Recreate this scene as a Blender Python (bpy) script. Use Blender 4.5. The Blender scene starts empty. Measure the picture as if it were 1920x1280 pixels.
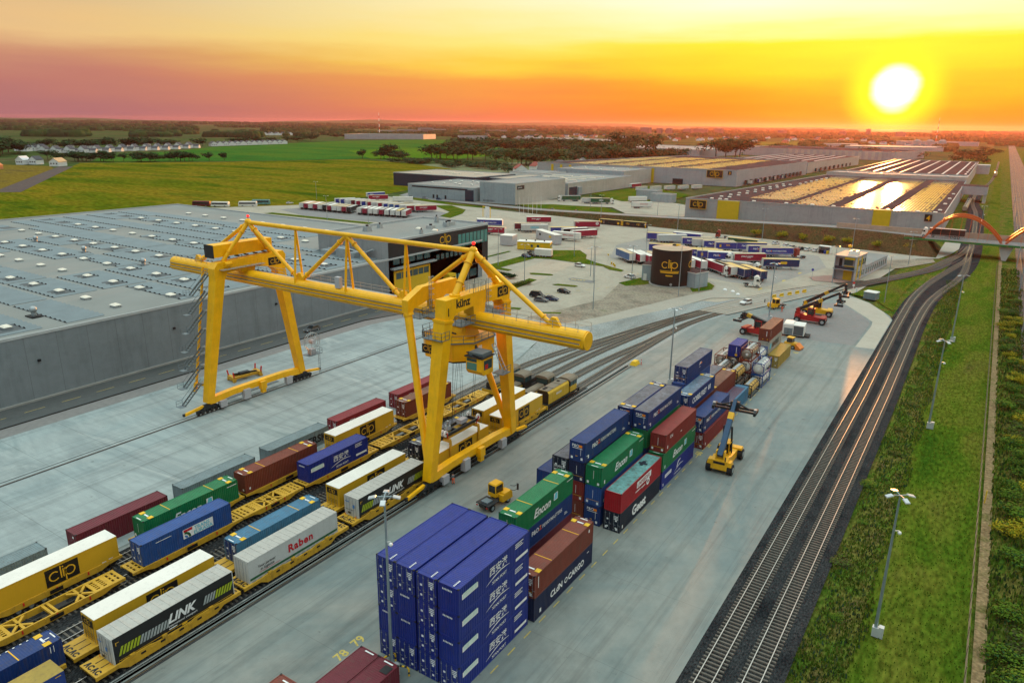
import bpy, math, random
from mathutils import Vector, Matrix
S = bpy.context.scene
C = S.collection
rad = math.radians

# ------------------------------------------------------------------ camera
YAW, PITCH, ROLL, CAM_H = 0.579743037, 0.293518340, 0.0123301497, 52.2986458
fw = Vector((-math.sin(YAW)*math.cos(PITCH), math.cos(YAW)*math.cos(PITCH), -math.sin(PITCH)))
rt = Vector((math.cos(YAW), math.sin(YAW), 0)); up = rt.cross(fw)
r2 = rt*math.cos(ROLL)+up*math.sin(ROLL); u2 = -rt*math.sin(ROLL)+up*math.cos(ROLL)
cd = bpy.data.cameras.new('camera'); cam = bpy.data.objects.new('camera', cd); C.objects.link(cam)
cam.matrix_world = Matrix(((r2.x, u2.x, -fw.x, 0), (r2.y, u2.y, -fw.y, 0), (r2.z, u2.z, -fw.z, CAM_H), (0, 0, 0, 1)))
cd.sensor_width = 36; cd.lens = 36*1350.742/1920; cd.clip_start = 1; cd.clip_end = 60000
S.camera = cam
S.view_settings.view_transform = 'Standard'; S.view_settings.look = 'None'
S.view_settings.exposure = 0.40; S.view_settings.gamma = 1.0; S.view_settings.use_curve_mapping = False
S.render.engine = 'CYCLES'
S.cycles.max_bounces = 5; S.cycles.diffuse_bounces = 2; S.cycles.glossy_bounces = 2; S.cycles.transmission_bounces = 3
S.cycles.volume_bounces = 0; S.cycles.caustics_reflective = False; S.cycles.caustics_refractive = False

# ------------------------------------------------------------------ sun and sky
SUN_AZ, SUN_EL = rad(-6.76), rad(2.6)
sun_dir = Vector((math.sin(SUN_AZ)*math.cos(SUN_EL), math.cos(SUN_AZ)*math.cos(SUN_EL), math.sin(SUN_EL)))
sl = bpy.data.lights.new('sun', 'SUN'); sl.energy = 3.6; sl.angle = rad(0.6); sl.color = (1.0, 0.36, 0.08)
so = bpy.data.objects.new('sun', sl); C.objects.link(so)
so.rotation_euler = (-sun_dir).to_track_quat('-Z', 'Y').to_euler(); so.location = (0, 0, 200)

def lin(r, g, b):
    f = lambda c: (c/255/12.92) if c/255 <= 0.04045 else ((c/255+0.055)/1.055)**2.4
    return (f(r), f(g), f(b), 1)

W = bpy.data.worlds.new('World'); S.world = W; W.use_nodes = True
W.cycles_visibility if hasattr(W, 'cycles_visibility') else None
nt = W.node_tree; nt.nodes.clear()
def N(t, **k):
    n = nt.nodes.new(t)
    for a, b in k.items(): setattr(n, a, b)
    return n
def math_node(op, a, b=None, c=None, clamp=False):
    n = N('ShaderNodeMath', operation=op); n.use_clamp = clamp
    for i, v in enumerate((a, b, c)):
        if v is None: continue
        if isinstance(v, (int, float)): n.inputs[i].default_value = v
        else: nt.links.new(v, n.inputs[i])
    return n.outputs[0]
def ramp(fac, stops):
    n = N('ShaderNodeValToRGB'); e = n.color_ramp.elements
    while len(e) < len(stops): e.new(0.5)
    for el, (p, c) in zip(e, stops): el.position = p; el.color = c
    nt.links.new(fac, n.inputs[0]); return n.outputs[0]
def mixc(f, a, b, mode='MIX'):
    n = N('ShaderNodeMix', data_type='RGBA', blend_type=mode)
    if isinstance(f, (int, float)): n.inputs[0].default_value = f
    else: nt.links.new(f, n.inputs[0])
    for i, v in ((6, a), (7, b)):
        if isinstance(v, tuple): n.inputs[i].default_value = v
        else: nt.links.new(v, n.inputs[i])
    return n.outputs[2]
tc = N('ShaderNodeTexCoord'); D = tc.outputs['Generated']
sep = N('ShaderNodeSeparateXYZ'); nt.links.new(D, sep.inputs[0])
el = math_node('MULTIPLY', math_node('ARCSINE', sep.outputs[2]), 180/math.pi)
dp = N('ShaderNodeVectorMath', operation='DOT_PRODUCT'); nt.links.new(D, dp.inputs[0]); dp.inputs[1].default_value = sun_dir
ang = math_node('MULTIPLY', math_node('ARCCOSINE', math_node('MINIMUM', dp.outputs['Value'], 0.999999)), 180/math.pi)
# thin bands of evening cloud: noise stretched along the horizon, in sky direction
mp = N('ShaderNodeMapping'); mp.inputs['Scale'].default_value = (1.6, 1.6, 16); nt.links.new(D, mp.inputs[0])
nz = N('ShaderNodeTexNoise'); nz.inputs['Scale'].default_value = 2.2; nz.inputs['Detail'].default_value = 5; nz.inputs['Roughness'].default_value = 0.55
nt.links.new(mp.outputs[0], nz.inputs['Vector'])
wob = math_node('MULTIPLY', math_node('SUBTRACT', nz.outputs[0], 0.5), 3.0)
elw = math_node('ADD', el, wob)
t = math_node('DIVIDE', elw, 30.0, clamp=True)
P = lambda d: max(0, d/30)
far_r = ramp(t, [(0, lin(146, 104, 120)), (P(0.8), lin(164, 108, 116)), (P(2.6), lin(184, 116, 110)), (P(4.2), lin(200, 138, 112)), (P(5.6), lin(230, 188, 132)), (P(8.5), lin(208, 178, 138)), (P(16), lin(196, 190, 170)), (1, lin(176, 190, 192))])
mid_r = ramp(t, [(0, lin(212, 112, 86)), (P(1), lin(226, 128, 80)), (P(3), lin(240, 154, 66)), (P(4.2), lin(252, 202, 66)), (P(5.8), lin(252, 226, 116)), (P(8.6), lin(252, 240, 184)), (P(16), lin(226, 216, 180)), (1, lin(190, 200, 196))])
nea_r = ramp(t, [(0, lin(240, 70, 14)), (P(1), lin(246, 104, 0)), (P(2.6), lin(252, 150, 0)), (P(4.0), lin(253, 198, 0)), (P(5.4), lin(254, 226, 20)), (P(6.8), lin(255, 248, 176)), (P(9), lin(255, 252, 228)), (P(16), lin(240, 230, 190)), (1, lin(196, 204, 198))])
f1 = N('ShaderNodeMapRange', interpolation_type='SMOOTHSTEP'); nt.links.new(ang, f1.inputs[0])
for i, v in ((1, 62), (2, 26), (3, 0), (4, 1)): f1.inputs[i].default_value = v
f2 = N('ShaderNodeMapRange', interpolation_type='SMOOTHSTEP'); nt.links.new(ang, f2.inputs[0])
for i, v in ((1, 34), (2, 9), (3, 0), (4, 1)): f2.inputs[i].default_value = v
sky = mixc(f2.outputs[0], mixc(f1.outputs[0], far_r, mid_r), nea_r)
# glow about the sun: yellow halo, white heart
g1 = N('ShaderNodeMapRange', interpolation_type='SMOOTHERSTEP'); nt.links.new(ang, g1.inputs[0])
for i, v in ((1, 3.9), (2, 1.3), (3, 0), (4, 1)): g1.inputs[i].default_value = v
sky = mixc(g1.outputs[0], sky, (1.05, 0.84, 0.0, 1))
angw = math_node('ADD', ang, math_node('MULTIPLY', math_node('SUBTRACT', nz.outputs[0], 0.5), 0.9))
g2 = N('ShaderNodeMapRange', interpolation_type='SMOOTHSTEP'); nt.links.new(angw, g2.inputs[0])
for i, v in ((1, 1.8), (2, 0.75), (3, 0), (4, 1)): g2.inputs[i].default_value = v
sky = mixc(g2.outputs[0], sky, (2.4, 2.2, 1.8, 1))
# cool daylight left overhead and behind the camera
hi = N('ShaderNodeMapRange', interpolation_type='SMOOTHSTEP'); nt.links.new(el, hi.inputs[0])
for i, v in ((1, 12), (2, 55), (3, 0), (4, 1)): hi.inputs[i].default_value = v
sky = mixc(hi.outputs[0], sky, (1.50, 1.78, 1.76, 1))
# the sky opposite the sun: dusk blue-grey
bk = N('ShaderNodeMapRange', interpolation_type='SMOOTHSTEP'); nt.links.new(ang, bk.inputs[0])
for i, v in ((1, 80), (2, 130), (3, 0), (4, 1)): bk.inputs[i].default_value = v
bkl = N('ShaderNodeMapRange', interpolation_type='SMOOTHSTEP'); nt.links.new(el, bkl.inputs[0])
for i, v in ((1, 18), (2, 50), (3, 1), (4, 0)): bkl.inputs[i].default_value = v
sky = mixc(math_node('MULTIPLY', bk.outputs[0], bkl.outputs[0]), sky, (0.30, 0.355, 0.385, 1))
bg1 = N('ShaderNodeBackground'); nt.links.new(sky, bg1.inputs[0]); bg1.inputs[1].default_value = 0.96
st = N('ShaderNodeTexSky', sky_type='NISHITA'); st.sun_disc = False; st.sun_elevation = SUN_EL; st.sun_rotation = SUN_AZ
bg2 = N('ShaderNodeBackground'); nt.links.new(st.outputs[0], bg2.inputs[0]); bg2.inputs[1].default_value = 0.05
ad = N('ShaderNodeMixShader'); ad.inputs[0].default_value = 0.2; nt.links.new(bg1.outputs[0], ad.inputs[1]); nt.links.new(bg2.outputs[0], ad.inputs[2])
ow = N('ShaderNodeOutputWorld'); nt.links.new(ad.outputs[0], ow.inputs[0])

# ------------------------------------------------------------------ materials
MATS = {}
def mat(name, col, rough=0.6, metal=0.0, var=0.12, scale=0.6, bump=0.0, bscale=8.0, dirt=0.0, spec=0.5, emit=None):
    if name in MATS: return MATS[name]
    m = bpy.data.materials.new(name); m.use_nodes = True; t = m.node_tree; b = t.nodes['Principled BSDF']
    b.inputs['Roughness'].default_value = rough; b.inputs['Metallic'].default_value = metal
    b.inputs['Specular IOR Level'].default_value = spec*.7
    tc = t.nodes.new('ShaderNodeTexCoord'); oi = t.nodes.new('ShaderNodeObjectInfo')
    nz = t.nodes.new('ShaderNodeTexNoise'); nz.noise_dimensions = '4D'; nz.inputs['Scale'].default_value = scale; nz.inputs['Detail'].default_value = 5; nz.inputs['Roughness'].default_value = 0.6
    t.links.new(tc.outputs['Object'], nz.inputs['Vector'])
    mw = t.nodes.new('ShaderNodeMath'); mw.operation = 'MULTIPLY'; mw.inputs[1].default_value = 37; t.links.new(oi.outputs['Random'], mw.inputs[0]); t.links.new(mw.outputs[0], nz.inputs['W'])
    mr = t.nodes.new('ShaderNodeMapRange'); t.links.new(nz.outputs[0], mr.inputs[0])
    for i, v in ((1, 0.3), (2, 0.7), (3, 1-var), (4, 1+var)): mr.inputs[i].default_value = v
    mx = t.nodes.new('ShaderNodeVectorMath'); mx.operation = 'SCALE'; mx.inputs[0].default_value = col[:3]; t.links.new(mr.outputs[0], mx.inputs['Scale'])
    out = mx.outputs[0]
    if dirt > 0:
        mpn = t.nodes.new('ShaderNodeMapping'); mpn.inputs['Scale'].default_value = (2.4, 2.4, 0.35); t.links.new(tc.outputs['Object'], mpn.inputs[0])
        n2 = t.nodes.new('ShaderNodeTexNoise'); n2.noise_dimensions = '4D'; n2.inputs['Scale'].default_value = 1.3; n2.inputs['Detail'].default_value = 6
        t.links.new(mpn.outputs[0], n2.inputs['Vector']); t.links.new(mw.outputs[0], n2.inputs['W'])
        m2 = t.nodes.new('ShaderNodeMapRange'); t.links.new(n2.outputs[0], m2.inputs[0])
        for i, v in ((1, 0.52), (2, 0.78), (3, 0), (4, dirt)): m2.inputs[i].default_value = v
        mm = t.nodes.new('ShaderNodeMix'); mm.data_type = 'RGBA'; t.links.new(m2.outputs[0], mm.inputs[0]); t.links.new(out, mm.inputs[6]); mm.inputs[7].default_value = (0.09, 0.065, 0.045, 1)
        out = mm.outputs[2]
    t.links.new(out, b.inputs['Base Color'])
    if bump > 0:
        n3 = t.nodes.new('ShaderNodeTexNoise'); n3.inputs['Scale'].default_value = bscale; n3.inputs['Detail'].default_value = 4; t.links.new(tc.outputs['Object'], n3.inputs['Vector'])
        bp = t.nodes.new('ShaderNodeBump'); bp.inputs['Strength'].default_value = bump; t.links.new(n3.outputs[0], bp.inputs['Height']); t.links.new(bp.outputs[0], b.inputs['Normal'])
    if emit: b.inputs['Emission Color'].default_value = (*emit[:3], 1); b.inputs['Emission Strength'].default_value = emit[3]
    MATS[name] = m; return m
def ground_mat(name, cols, scale=0.05, rough=0.85, fine=2.0, fvar=0.3, stretch=(1, 1, 1), bump=0.4, bscale=3.0, rows=None, joints=None, rot=0.0, spec=0.4, distort=0.4, streak=None):
    """patchy ground: colour ramp over stretched noise + fine noise; rows = stripes, joints = slab joints (spacing x, spacing y, width)"""
    m = bpy.data.materials.new(name); m.use_nodes = True; t = m.node_tree; b = t.nodes['Principled BSDF']
    b.inputs['Roughness'].default_value = rough; b.inputs['Specular IOR Level'].default_value = spec
    ge = t.nodes.new('ShaderNodeNewGeometry'); mpn = t.nodes.new('ShaderNodeMapping'); mpn.inputs['Scale'].default_value = stretch; mpn.inputs['Rotation'].default_value = (0, 0, rot)
    t.links.new(ge.outputs['Position'], mpn.inputs[0])
    nz = t.nodes.new('ShaderNodeTexNoise'); nz.inputs['Scale'].default_value = scale; nz.inputs['Detail'].default_value = 8; nz.inputs['Roughness'].default_value = 0.62; nz.inputs['Distortion'].default_value = distort
    t.links.new(mpn.outputs[0], nz.inputs['Vector'])
    cr = t.nodes.new('ShaderNodeValToRGB'); e = cr.color_ramp.elements
    while len(e) < len(cols): e.new(0.5)
    for i, c in enumerate(cols): e[i].position = 0.30+0.40*i/(max(1, len(cols)-1)); e[i].color = (*c[:3], 1)
    t.links.new(nz.outputs[0], cr.inputs[0]); out = cr.outputs[0]
    n2 = t.nodes.new('ShaderNodeTexNoise'); n2.inputs['Scale'].default_value = fine; n2.inputs['Detail'].default_value = 5; t.links.new(mpn.outputs[0], n2.inputs['Vector'])
    mr = t.nodes.new('ShaderNodeMapRange'); t.links.new(n2.outputs[0], mr.inputs[0])
    for i, v in ((1, 0.3), (2, 0.7), (3, 1-fvar), (4, 1+fvar)): mr.inputs[i].default_value = v
    def scale_by(out, fac):
        s = t.nodes.new('ShaderNodeVectorMath'); s.operation = 'SCALE'; t.links.new(out, s.inputs[0]); t.links.new(fac, s.inputs['Scale']); return s.outputs[0]
    out = scale_by(out, mr.outputs[0])
    for sk in (streak or ()):                        # tyre tracks and drips: noise drawn out along one direction
        m5 = t.nodes.new('ShaderNodeMapping'); m5.inputs['Scale'].default_value = sk[:3]; t.links.new(ge.outputs['Position'], m5.inputs[0])
        n5 = t.nodes.new('ShaderNodeTexNoise'); n5.inputs['Scale'].default_value = 1; n5.inputs['Detail'].default_value = 6; n5.inputs['Roughness'].default_value = .7; t.links.new(m5.outputs[0], n5.inputs['Vector'])
        r5 = t.nodes.new('ShaderNodeMapRange'); t.links.new(n5.outputs[0], r5.inputs[0])
        for i, v in ((1, sk[3]), (2, sk[4]), (3, 1), (4, sk[5])): r5.inputs[i].default_value = v
        out = scale_by(out, r5.outputs[0])
    sp = t.nodes.new('ShaderNodeSeparateXYZ'); t.links.new(mpn.outputs[0] if rows else ge.outputs['Position'], sp.inputs[0])
    if rows:
        wv = t.nodes.new('ShaderNodeTexWave'); wv.inputs['Scale'].default_value = rows[0]; wv.inputs['Distortion'].default_value = rows[2]; wv.inputs['Detail'].default_value = 2; t.links.new(mpn.outputs[0], wv.inputs['Vector'])
        m3 = t.nodes.new('ShaderNodeMapRange'); t.links.new(wv.outputs['Fac'], m3.inputs[0]); m3.inputs[3].default_value = 1-rows[1]; m3.inputs[4].default_value = 1+rows[1]
        out = scale_by(out, m3.outputs[0])
    if joints:
        fs = []
        for ax, spc in ((0, joints[0]), (1, joints[1])):
            if not spc: continue
            d = t.nodes.new('ShaderNodeMath'); d.operation = 'PINGPONG'; t.links.new(sp.outputs[ax], d.inputs[0]); d.inputs[1].default_value = spc/2
            l = t.nodes.new('ShaderNodeMath'); l.operation = 'LESS_THAN'; t.links.new(d.outputs[0], l.inputs[0]); l.inputs[1].default_value = joints[2]; fs.append(l.outputs[0])
        f = fs[0]
        if len(fs) > 1:
            mxn = t.nodes.new('ShaderNodeMath'); mxn.operation = 'MAXIMUM'; t.links.new(fs[0], mxn.inputs[0]); t.links.new(fs[1], mxn.inputs[1]); f = mxn.outputs[0]
        mm = t.nodes.new('ShaderNodeMapRange'); t.links.new(f, mm.inputs[0]); mm.inputs[3].default_value = 1; mm.inputs[4].default_value = joints[3]
        out = scale_by(out, mm.outputs[0])
    t.links.new(out, b.inputs['Base Color'])
    if bump:
        bp = t.nodes.new('ShaderNodeBump'); bp.inputs['Strength'].default_value = bump; bp.inputs['Distance'].default_value = 0.2
        n3 = t.nodes.new('ShaderNodeTexNoise'); n3.inputs['Scale'].default_value = bscale; n3.inputs['Detail'].default_value = 4; t.links.new(ge.outputs['Position'], n3.inputs['Vector'])
        t.links.new(n3.outputs[0], bp.inputs['Height']); t.links.new(bp.outputs[0], b.inputs['Normal'])
    return m

# ------------------------------------------------------------------ mesh helpers
class MB:
    def __init__(s): s.v = []; s.f = []; s.mi = []; s.sm = []; s.mats = []; s.M = None
    def _m(s, m):
        if m not in s.mats: s.mats.append(m)
        return s.mats.index(m)
    def pts(s, ps):
        i = len(s.v)
        for p in ps:
            p = Vector(p)
            s.v.append(tuple(s.M @ p if s.M else p))
        return i
    def face(s, ps, m, smooth=False):
        i = s.pts(ps); s.f.append(tuple(range(i, i+len(ps)))); s.mi.append(s._m(m)); s.sm.append(smooth)
    def faces(s, ps, fs, m, smooth=False):
        i = s.pts(ps); k = s._m(m)
        for f in fs: s.f.append(tuple(i+a for a in f)); s.mi.append(k); s.sm.append(smooth)
    def box(s, x0, x1, y0, y1, z0, z1, m, top=None, ins=0.0, iy=None):
        a = ins; b = ins if iy is None else iy
        P8 = [(x0, y0, z0), (x1, y0, z0), (x1, y1, z0), (x0, y1, z0), (x0+a, y0+b, z1), (x1-a, y0+b, z1), (x1-a, y1-b, z1), (x0+a, y1-b, z1)]
        s.faces(P8, [(0, 3, 2, 1), (0, 1, 5, 4), (1, 2, 6, 5), (2, 3, 7, 6), (3, 0, 4, 7)], m)
        s.faces(P8[4:], [(0, 1, 2, 3)], top or m)
        return s
    def beam(s, p, q, w, h, m, upv=(0, 0, 1), w2=None, h2=None):
        p, q = Vector(p), Vector(q); d = (q-p).normalized(); u = Vector(upv)
        if abs(d.dot(u)) > 0.98: u = Vector((0, 1, 0))
        r = d.cross(u).normalized(); u = r.cross(d)
        w2 = w if w2 is None else w2; h2 = h if h2 is None else h2
        P8 = [p-r*w/2-u*h/2, p+r*w/2-u*h/2, p+r*w/2+u*h/2, p-r*w/2+u*h/2, q-r*w2/2-u*h2/2, q+r*w2/2-u*h2/2, q+r*w2/2+u*h2/2, q-r*w2/2+u*h2/2]
        s.faces(P8, [(0, 1, 2, 3), (7, 6, 5, 4), (1, 0, 4, 5), (2, 1, 5, 6), (3, 2, 6, 7), (0, 3, 7, 4)], m); return s
    def tube(s, p, q, r, m, n=8, r2=None, cap=True):
        p, q = Vector(p), Vector(q); d = (q-p).normalized(); u = Vector((0, 0, 1)) if abs(d.z) < 0.95 else Vector((1, 0, 0))
        a = d.cross(u).normalized(); b = a.cross(d); r2 = r if r2 is None else r2
        A = [p+(a*math.cos(2*math.pi*k/n)+b*math.sin(2*math.pi*k/n))*r for k in range(n)]
        B = [q+(a*math.cos(2*math.pi*k/n)+b*math.sin(2*math.pi*k/n))*r2 for k in range(n)]
        s.faces(A+B, [(k, k+n, (k+1) % n+n, (k+1) % n) for k in range(n)], m, n > 5)
        if cap:
            if r > 0: s.face(A, m)
            if r2 > 0: s.face(B[::-1], m)
        return s
    def pipe(s, ps, r, m, n=6):
        for a, b in zip(ps, ps[1:]): s.tube(a, b, r, m, n)
        return s
    def prism(s, poly, ax, a, b, m, capm=None):
        """extrude 2-D polygon along axis ax (0,1,2) from a to b; poly gives the other two coords in order"""
        def P(q, t):
            l = list(q); l.insert(ax, t); return tuple(l)
        n = len(poly); A = [P(q, a) for q in poly]; B = [P(q, b) for q in poly]
        s.faces(A+B, [(k, (k+1) % n, (k+1) % n+n, k+n) for k in range(n)], m)
        s.face(A[::-1], capm or m); s.face(B, capm or m); return s
    def loft(s, rings, m, cap=True, smooth=False):
        n = len(rings[0])
        ps = [p for r in rings for p in r]
        s.faces(ps, [(j*n+k, j*n+(k+1) % n, (j+1)*n+(k+1) % n, (j+1)*n+k) for j in range(len(rings)-1) for k in range(n)], m, smooth)
        if cap: s.face(rings[0][::-1], m); s.face(rings[-1], m)
        return s
    def ball(s, c, r, m, n=8, k=5, sz=1.0):
        c = Vector(c); rings = []
        for j in range(1, k):
            th = math.pi*j/k
            rings.append([c+Vector((r*math.sin(th)*math.cos(2*math.pi*i/n), r*math.sin(th)*math.sin(2*math.pi*i/n), -r*sz*math.cos(th))) for i in range(n)])
        s.loft(rings, m, True, True); return s
    def flat(s, shape, o, U, V, m):
        """lay a flat 2-D shape (verts, faces) on a plane"""
        o, U, V = Vector(o), Vector(U), Vector(V)
        s.faces([o+U*a+V*b for a, b in shape[0]], shape[1], m); return s
    def mesh(s, name):
        me = bpy.data.meshes.new(name); me.from_pydata(s.v, [], s.f)
        for m in s.mats: me.materials.append(m)
        me.polygons.foreach_set('material_index', s.mi); me.polygons.foreach_set('use_smooth', s.sm); me.update(); return me
    def build(s, name, parent=None, loc=None):
        return link(name, s.mesh(name), parent, loc)
def link(name, me, parent=None, loc=None, rotz=0):
    o = bpy.data.objects.new(name, me); C.objects.link(o)
    if parent: o.parent = parent
    if loc: o.location = loc
    if rotz: o.rotation_euler = (0, 0, rotz)
    return o
CACHE = {}
def cached(key, name, fn):
    if key not in CACHE:
        mb = MB(); fn(mb); CACHE[key] = mb.mesh(name)
    return CACHE[key]
def tag(o, label=None, cat=None, group=None, kind=None):
    if label: o['label'] = label
    if cat: o['category'] = cat
    if group: o['group'] = group
    if kind: o['kind'] = kind
    return o
def thing(name, label, cat, loc=(0, 0, 0), rotz=0.0, group=None):
    o = bpy.data.objects.new(name, None); C.objects.link(o); o.location = loc; o.rotation_euler = (0, 0, rotz); o.empty_display_size = 0.5
    return tag(o, label, cat, group)
KIDS = {}
def dup(root, loc, rotz=0.0, label=None, group=None, scale=None):
    """copy of a thing with copies of its parts and sub-parts"""
    if root.name not in KIDS:
        KIDS[root.name] = [(c, [g for g in c.children]) for c in root.children]
    r = root.copy(); C.objects.link(r); r.location = loc; r.rotation_euler = (0, 0, rotz)
    if scale: r.scale = scale if isinstance(scale, tuple) else (scale,)*3
    if label: r['label'] = label
    if group: r['group'] = group
    for c, gs in KIDS[root.name]:
        k = c.copy(); C.objects.link(k); k.parent = r
        for g in gs:
            d = g.copy(); C.objects.link(d); d.parent = k
    return r
def struct(name, mb, loc=None):
    return tag(mb.build(name, None, loc), kind='structure')

# ------------------------------------------------------------------ lettering
TXT = {}
def text(s, h=1.0, bold=0.0, shear=0.0, space=1.0):
    """flat outline of a string: (verts, faces, width); cap height about h"""
    k = (s, h, bold, shear, space)
    if k in TXT: return TXT[k]
    cu = bpy.data.curves.new('txt', 'FONT'); cu.body = s; cu.size = h*1.38; cu.offset = bold*h; cu.shear = shear; cu.space_character = space
    cu.resolution_u = 3; cu.fill_mode = 'FRONT'
    ob = bpy.data.objects.new('txt', cu); C.objects.link(ob)
    bpy.context.view_layer.update()
    me = ob.evaluated_get(bpy.context.evaluated_depsgraph_get()).to_mesh()
    vs = [(v.co.x, v.co.y) for v in me.vertices]; fs = [tuple(p.vertices) for p in me.polygons]
    ob.to_mesh_clear(); C.objects.unlink(ob); bpy.data.objects.remove(ob); bpy.data.curves.remove(cu)
    if vs:
        x0 = min(a for a, b in vs); vs = [(a-x0, b) for a, b in vs]
    TXT[k] = (vs, fs, max([a for a, b in vs] or [0])); return TXT[k]
def shape_join(parts):
    V, F = [], []
    for (vs, fs), dx, dy in parts:
        i = len(V); V += [(a+dx, b+dy) for a, b in vs]; F += [tuple(i+k for k in f) for f in fs]
    return V, F
def ring2d(r, w, a0=0, a1=360, n=28):
    vs = []; fs = []
    for k in range(n+1):
        a = rad(a0+(a1-a0)*k/n); vs += [((r-w/2)*math.cos(a), (r-w/2)*math.sin(a)), ((r+w/2)*math.cos(a), (r+w/2)*math.sin(a))]
        if k: fs.append((2*k-2, 2*k-1, 2*k+1, 2*k))
    return vs, fs
def rect2d(w, h): return [(0, 0), (w, 0), (w, h), (0, h)], [(0, 1, 2, 3)]
def dashes(n, w, h): return shape_join([(rect2d(w, h), k*w*1.7, 0) for k in range(n)])
def logo2d(h=1.0):
    """thin round lower-case letters c l i p; x-height about h"""
    r = h*0.5; w = h*0.135
    V, F = shape_join([(ring2d(r, w, 42, 318), r, r), (rect2d(w, h*1.42), 2.22*r, 0), (rect2d(w, h), 2.72*r, 0), (rect2d(w, w*1.1), 2.72*r, h*1.16),
                       (ring2d(r, w), 4.22*r, r), (rect2d(w, h*1.5), 3.16*r, -h*0.5)])
    return V, F, 5.3*r
# ------------------------------------------------------------------ ground
def poly_sheet(name, pts, z, m, kind='structure'):
    mb = MB(); mb.face([(x, y, z) for x, y in pts], m)
    o = mb.build(name); o['kind'] = kind; return o
def smooth_path(pts, n=8):
    out = []
    P_ = [Vector(p) for p in pts]; P_ = [2*P_[0]-P_[1]]+P_+[2*P_[-1]-P_[-2]]
    for i in range(1, len(P_)-2):
        a, b, c, d = P_[i-1:i+3]
        for k in range(n):
            t = k/n; out.append(0.5*((2*b)+(c-a)*t+(2*a-5*b+4*c-d)*t*t+(3*b-a-3*c+d)*t**3))
    out.append(P_[-2]); return out
def resample(path, step):
    out = [path[0].copy()]; acc = 0
    for a, b in zip(path, path[1:]):
        L = (b-a).length; s = step-acc
        while s <= L: out.append(a.lerp(b, s/L)); s += step
        acc = (acc+L) % step
    return out
def offset(path, d):
    out = []
    for i, p in enumerate(path):
        t = (path[min(i+1, len(path)-1)]-path[max(i-1, 0)]); t.z = 0; t.normalize(); out.append(p+Vector((t.y, -t.x, 0))*d)
    return out
def ribbon(mb, path, a, b, m, dz=0):
    A, B = offset(path, a), offset(path, b); n = len(path)
    mb.faces([p+Vector((0, 0, dz)) for p in A+B], [(k, k+n, k+n+1, k+1) for k in range(n-1)], m)

G_earth = ground_mat('countryside', [(0.02, 0.045, 0.018), (0.05, 0.085, 0.025), (0.075, 0.075, 0.032), (0.025, 0.05, 0.02)], 0.004, fine=0.05, fvar=0.35, bump=0, spec=0.0)
G_corn = ground_mat('corn_field', [(0.012, 0.055, 0.005), (0.085, 0.105, 0.006), (0.17, 0.125, 0.010), (0.030, 0.085, 0.006)], 0.014, fine=0.35, fvar=0.45, stretch=(0.45, 1.6, 1), bump=0.8, bscale=0.6, rot=rad(32), rows=(0.35, 0.30, 4.0), spec=0.0)
G_green = ground_mat('green_field', [(0.018, 0.09, 0.014), (0.035, 0.12, 0.018), (0.075, 0.12, 0.014)], 0.006, fine=0.2, fvar=0.3, stretch=(1, 2, 1), bump=0.3, bscale=0.5, spec=0.0)
G_lawn = ground_mat('mown_grass', [(0.030, 0.072, 0.006), (0.058, 0.100, 0.008), (0.098, 0.112, 0.014), (0.085, 0.08, 0.02)], 0.12, fine=2.2, fvar=0.45, stretch=(1, 0.35, 1), bump=0.8, bscale=4, spec=0.0)
G_rough = ground_mat('rough_grass', [(0.03, 0.065, 0.010), (0.06, 0.105, 0.012), (0.12, 0.11, 0.025), (0.09, 0.07, 0.03)], 0.25, fine=2.5, fvar=0.55, stretch=(1, 0.5, 1), bump=1.0, bscale=3, spec=0.0)
G_dirt = ground_mat('brown_earth', [(0.10, 0.085, 0.06), (0.20, 0.165, 0.12), (0.26, 0.22, 0.16), (0.12, 0.115, 0.05)], 0.12, fine=1.5, fvar=0.35, bump=0.8, bscale=2.5)
G_bank = ground_mat('bank_earth', [(0.05, 0.025, 0.015), (0.085, 0.05, 0.025), (0.05, 0.05, 0.02), (0.12, 0.07, 0.04)], 0.15, fine=1.6, fvar=0.5, bump=1.0, bscale=2, spec=0.0)
G_conc = ground_mat('yard_concrete', [(0.130, 0.172, 0.168), (0.23, 0.24, 0.215), (0.16, 0.196, 0.19), (0.28, 0.27, 0.23)], 0.05, fine=0.9, fvar=0.07, stretch=(1, 0.55, 1), rough=0.55, bump=0.08, bscale=5, joints=(9.5, 14, 0.035, 0.80), spec=0.2, streak=[(.55, .012, 1, .50, .72, .66), (.05, .05, 1, .54, .75, .66), (.5, .5, 1, .64, .72, .5)])
G_slab = ground_mat('slab_concrete', [(0.19, 0.24, 0.24), (0.31, 0.36, 0.355), (0.24, 0.285, 0.285), (0.38, 0.42, 0.405)], 0.075, fine=0.9, fvar=0.07, stretch=(0.35, 1.5, 1), rough=0.5, bump=0.08, bscale=5, joints=(26.5, 9.2, 0.05, 0.72), spec=0.18, distort=0.8, streak=[(.55, .012, 1, .50, .72, .66), (.05, .05, 1, .54, .75, .66), (.5, .5, 1, .64, .72, .5)])
G_asph = ground_mat('asphalt', [(0.055, 0.065, 0.065), (0.085, 0.09, 0.088), (0.07, 0.075, 0.075)], 0.12, fine=2.5, fvar=0.12, stretch=(1, 0.3, 1), bump=0.25, bscale=9)
G_pave = ground_mat('paving_blocks', [(0.285, 0.25, 0.19), (0.36, 0.315, 0.24), (0.31, 0.275, 0.21)], 0.05, fine=1.2, fvar=0.10, rough=0.8, bump=0.2, bscale=5, distort=1.0, streak=[(.06, .06, 1, .5, .75, .7), (.4, .03, 1, .55, .75, .85)])
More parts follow.
